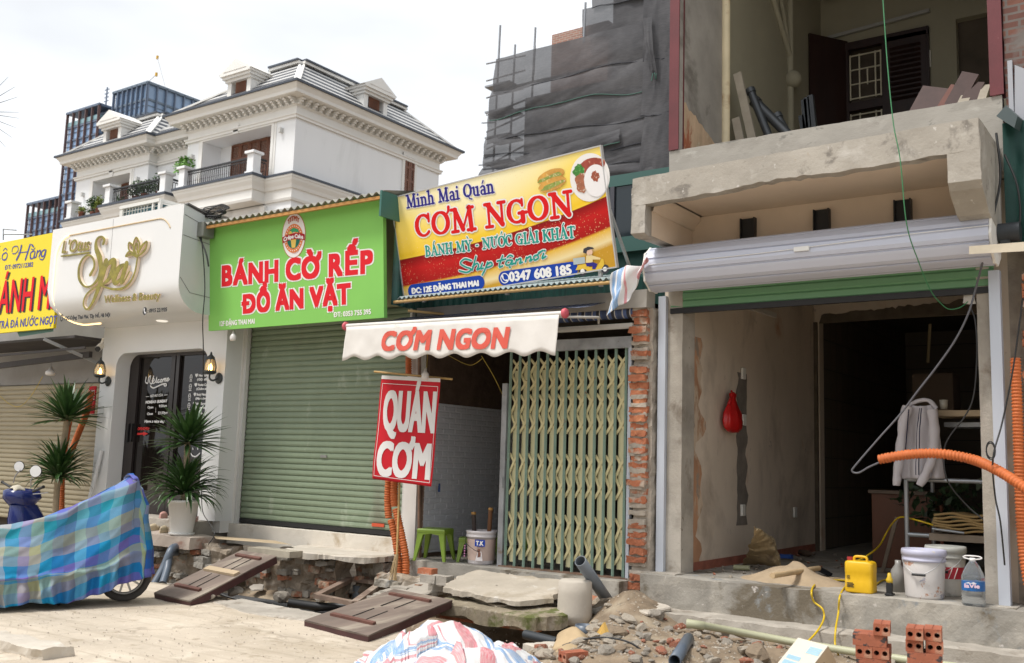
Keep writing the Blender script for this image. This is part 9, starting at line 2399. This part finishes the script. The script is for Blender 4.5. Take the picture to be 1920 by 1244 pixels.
def shoe(c, rz, L, mat, label, dark=None, holes=False):
    t = thing('shoe', label, 'shoe', (0, 0, 0), 'shoes on the spa steps')
    w = L * .38
    out = lambda u: (.5 * w * (math.sin(PI * min(1, u * 1.06)) ** .5) * (.85 + .3 * math.sin(u * 4.2 - .8)))
    m = MB()
    n = 22
    q = [(L * (i / n - .5), out(i / n)) for i in range(n + 1)]; q = q + [(x, -y) for x, y in q[::-1][1:-1]]
    m.prism([(x, y, 0) for x, y in q], (0, 0, .025)); m.build('sole', dark or mat, t)
    m = MB(); m.grid(lambda u, v: V((L * (-.02 + .5 * u), out(.48 + .5 * u) * .98 * math.cos(PI * v), .025 + (.075 * (1 - .5 * u ** 2)) * math.sin(PI * v) ** .7)), 14, 16); m.build('upper', mat, t)
    m = MB(); m.grid(lambda u, v: V((L * (-.5 + .5 * u), out(.5 * u + .01) * (1 if v < .5 else -1), .02 + .05 * (1 - .3 * u) * (1 - abs(2 * v - 1)))), 12, 7); m.grid(lambda u, v: V((L * (-.5 + .10 * math.sin(PI * u) * 0), w * .3 * (u - .5), .02 + .05 * v)), 4, 2); m.build('heel_strap', mat, t)
    if holes:
        m = MB()
        for i in range(3):
            for k in range(4): m.sphere((L * (.12 + .1 * i), w * (.24 - .16 * k), .088 - .012 * i - .02 * abs(k - 1.5)), .007, 6, 4)
        m.build('vent_hole', m_ink, t)
    t.location = c; t.rotation_euler = (0, 0, rz); return t
m_tan, m_pink = flat('clog_tan', (.52, .43, .29), .6), flat('shoe_pink', (.48, .27, .23), .6)
z1, z2 = .457, .617
for (px, py, z, rz_, L, mt_, lab, h) in ((288, 995, z1, -1.2, .27, m_tan, 'tan clog with holes on the lower step at left', True), (307, 999, z1, -1.0, .27, m_tan, 'tan clog with holes on the lower step beside the pot', True), (283, 965, z2, -1.3, .25, m_pink, 'leftmost pink sandal on the spa doorstep', False), (297, 963, z2, -1.2, .25, m_ink, 'dark blue shoe between pink sandals on the doorstep', False), (306, 972, z2, -.9, .27, m_pink, 'pink slip-on shoe on the doorstep beside the dark shoe', False), (320, 980, z2, -1.2, .24, m_pink, 'pink shoe tucked behind the white pot', False)):
    p = PZ(px, py, z); p.y = min(p.y, 9.2) if z == z1 else max(9.33, min(p.y, 9.5)); shoe(p, rz_, L, mt_, lab, holes=h)
b = MB(); b.tube(spline([PY(378, 920, 9.0), PY(380, 960, 8.9), PY(395, 985, 8.85), PY(402, 1003, 8.8), PY(390, 1022, 8.75)], 6), .006, 6); tag(b.build('thin_black_wire', m_ink), 'thin black wire trailing down beside the white plant pot', 'wire')
# needle leaf tips entering at the left edge
pm = thing('palm_plant', 'thin dark palm leaf tips against the sky at the left edge', 'palm', PY(-90, 380, 6.5))
b = MB(); c = PY(-50, 212, 6.5)
for p in ((15, 145), (28, 163), (33, 182), (35, 211), (35, 222), (30, 240), (22, 258), (10, 276)): b.tube([c, (c + PY(*p, 6.5)) / 2 + V((0, 0, .01)), PY(*p, 6.5)], [.006, .005, .0015], 5)
for k in range(40):
    e = (AX * -rnd.uniform(.1, 1) + AZ * rnd.uniform(-1, 1) + V((0, 0, rnd.uniform(-.5, 1)))).normalized() * .5
    b.tube([c, c + e * .6, c + e + V((0, 0, -.05))], [.006, .005, .0015], 5)
b.build('leaf', flat('palm_dark', (.03, .035, .02), .7), pm)
b = MB(); b.tube([c, V((c.x, c.y, 0))], .05, 8); b.build('trunk', m_trunk, pm)
# houses across the street, seen only as reflections in the spa glass
for i, (x0, x1, h, cc3) in enumerate(((-26, -19, 6.5, (.5, .45, .36)), (-19, -13.5, 8, (.55, .56, .55)), (-13.5, -8, 6.5, (.42, .34, .26)), (-8, -2, 7, (.5, .5, .46)), (-2, 5, 6, (.45, .42, .36)))):
    t = thing('street_house', ['low ochre', 'tall white', 'brown', 'grey white', 'beige'][i] + ' house across the street mirrored in the spa glass', 'house', (x0, -12, 0), 'houses across the street')
    b = MB(); b.box(x0, -18, 0, x1 - .1, -12, h); b.build('wall', M('house_wall_%d' % i, cc3, .9, .08), t)
    b = MB(); b.prism([(x0 - .2, -11.4, h), (x0 - .2, -18.2, h), (x0 - .2, -15, h + 1.6)], (x1 - x0 + .3, 0, 0)); b.build('roof', M('house_roof', (.12, .06, .05), .9, .2), t)
    for k in range(2):
        for j in range(int(h // 3.3)):
            wx = x0 + (x1 - x0) * (.28 + .44 * k); b = MB(); b.box(wx - .6, -12.02, 3.3 * j + 1.0, wx + .6, -11.94, 3.3 * j + 2.5); b.build('window', flat('dark_glass', (.012, .02, .025), .1), t)
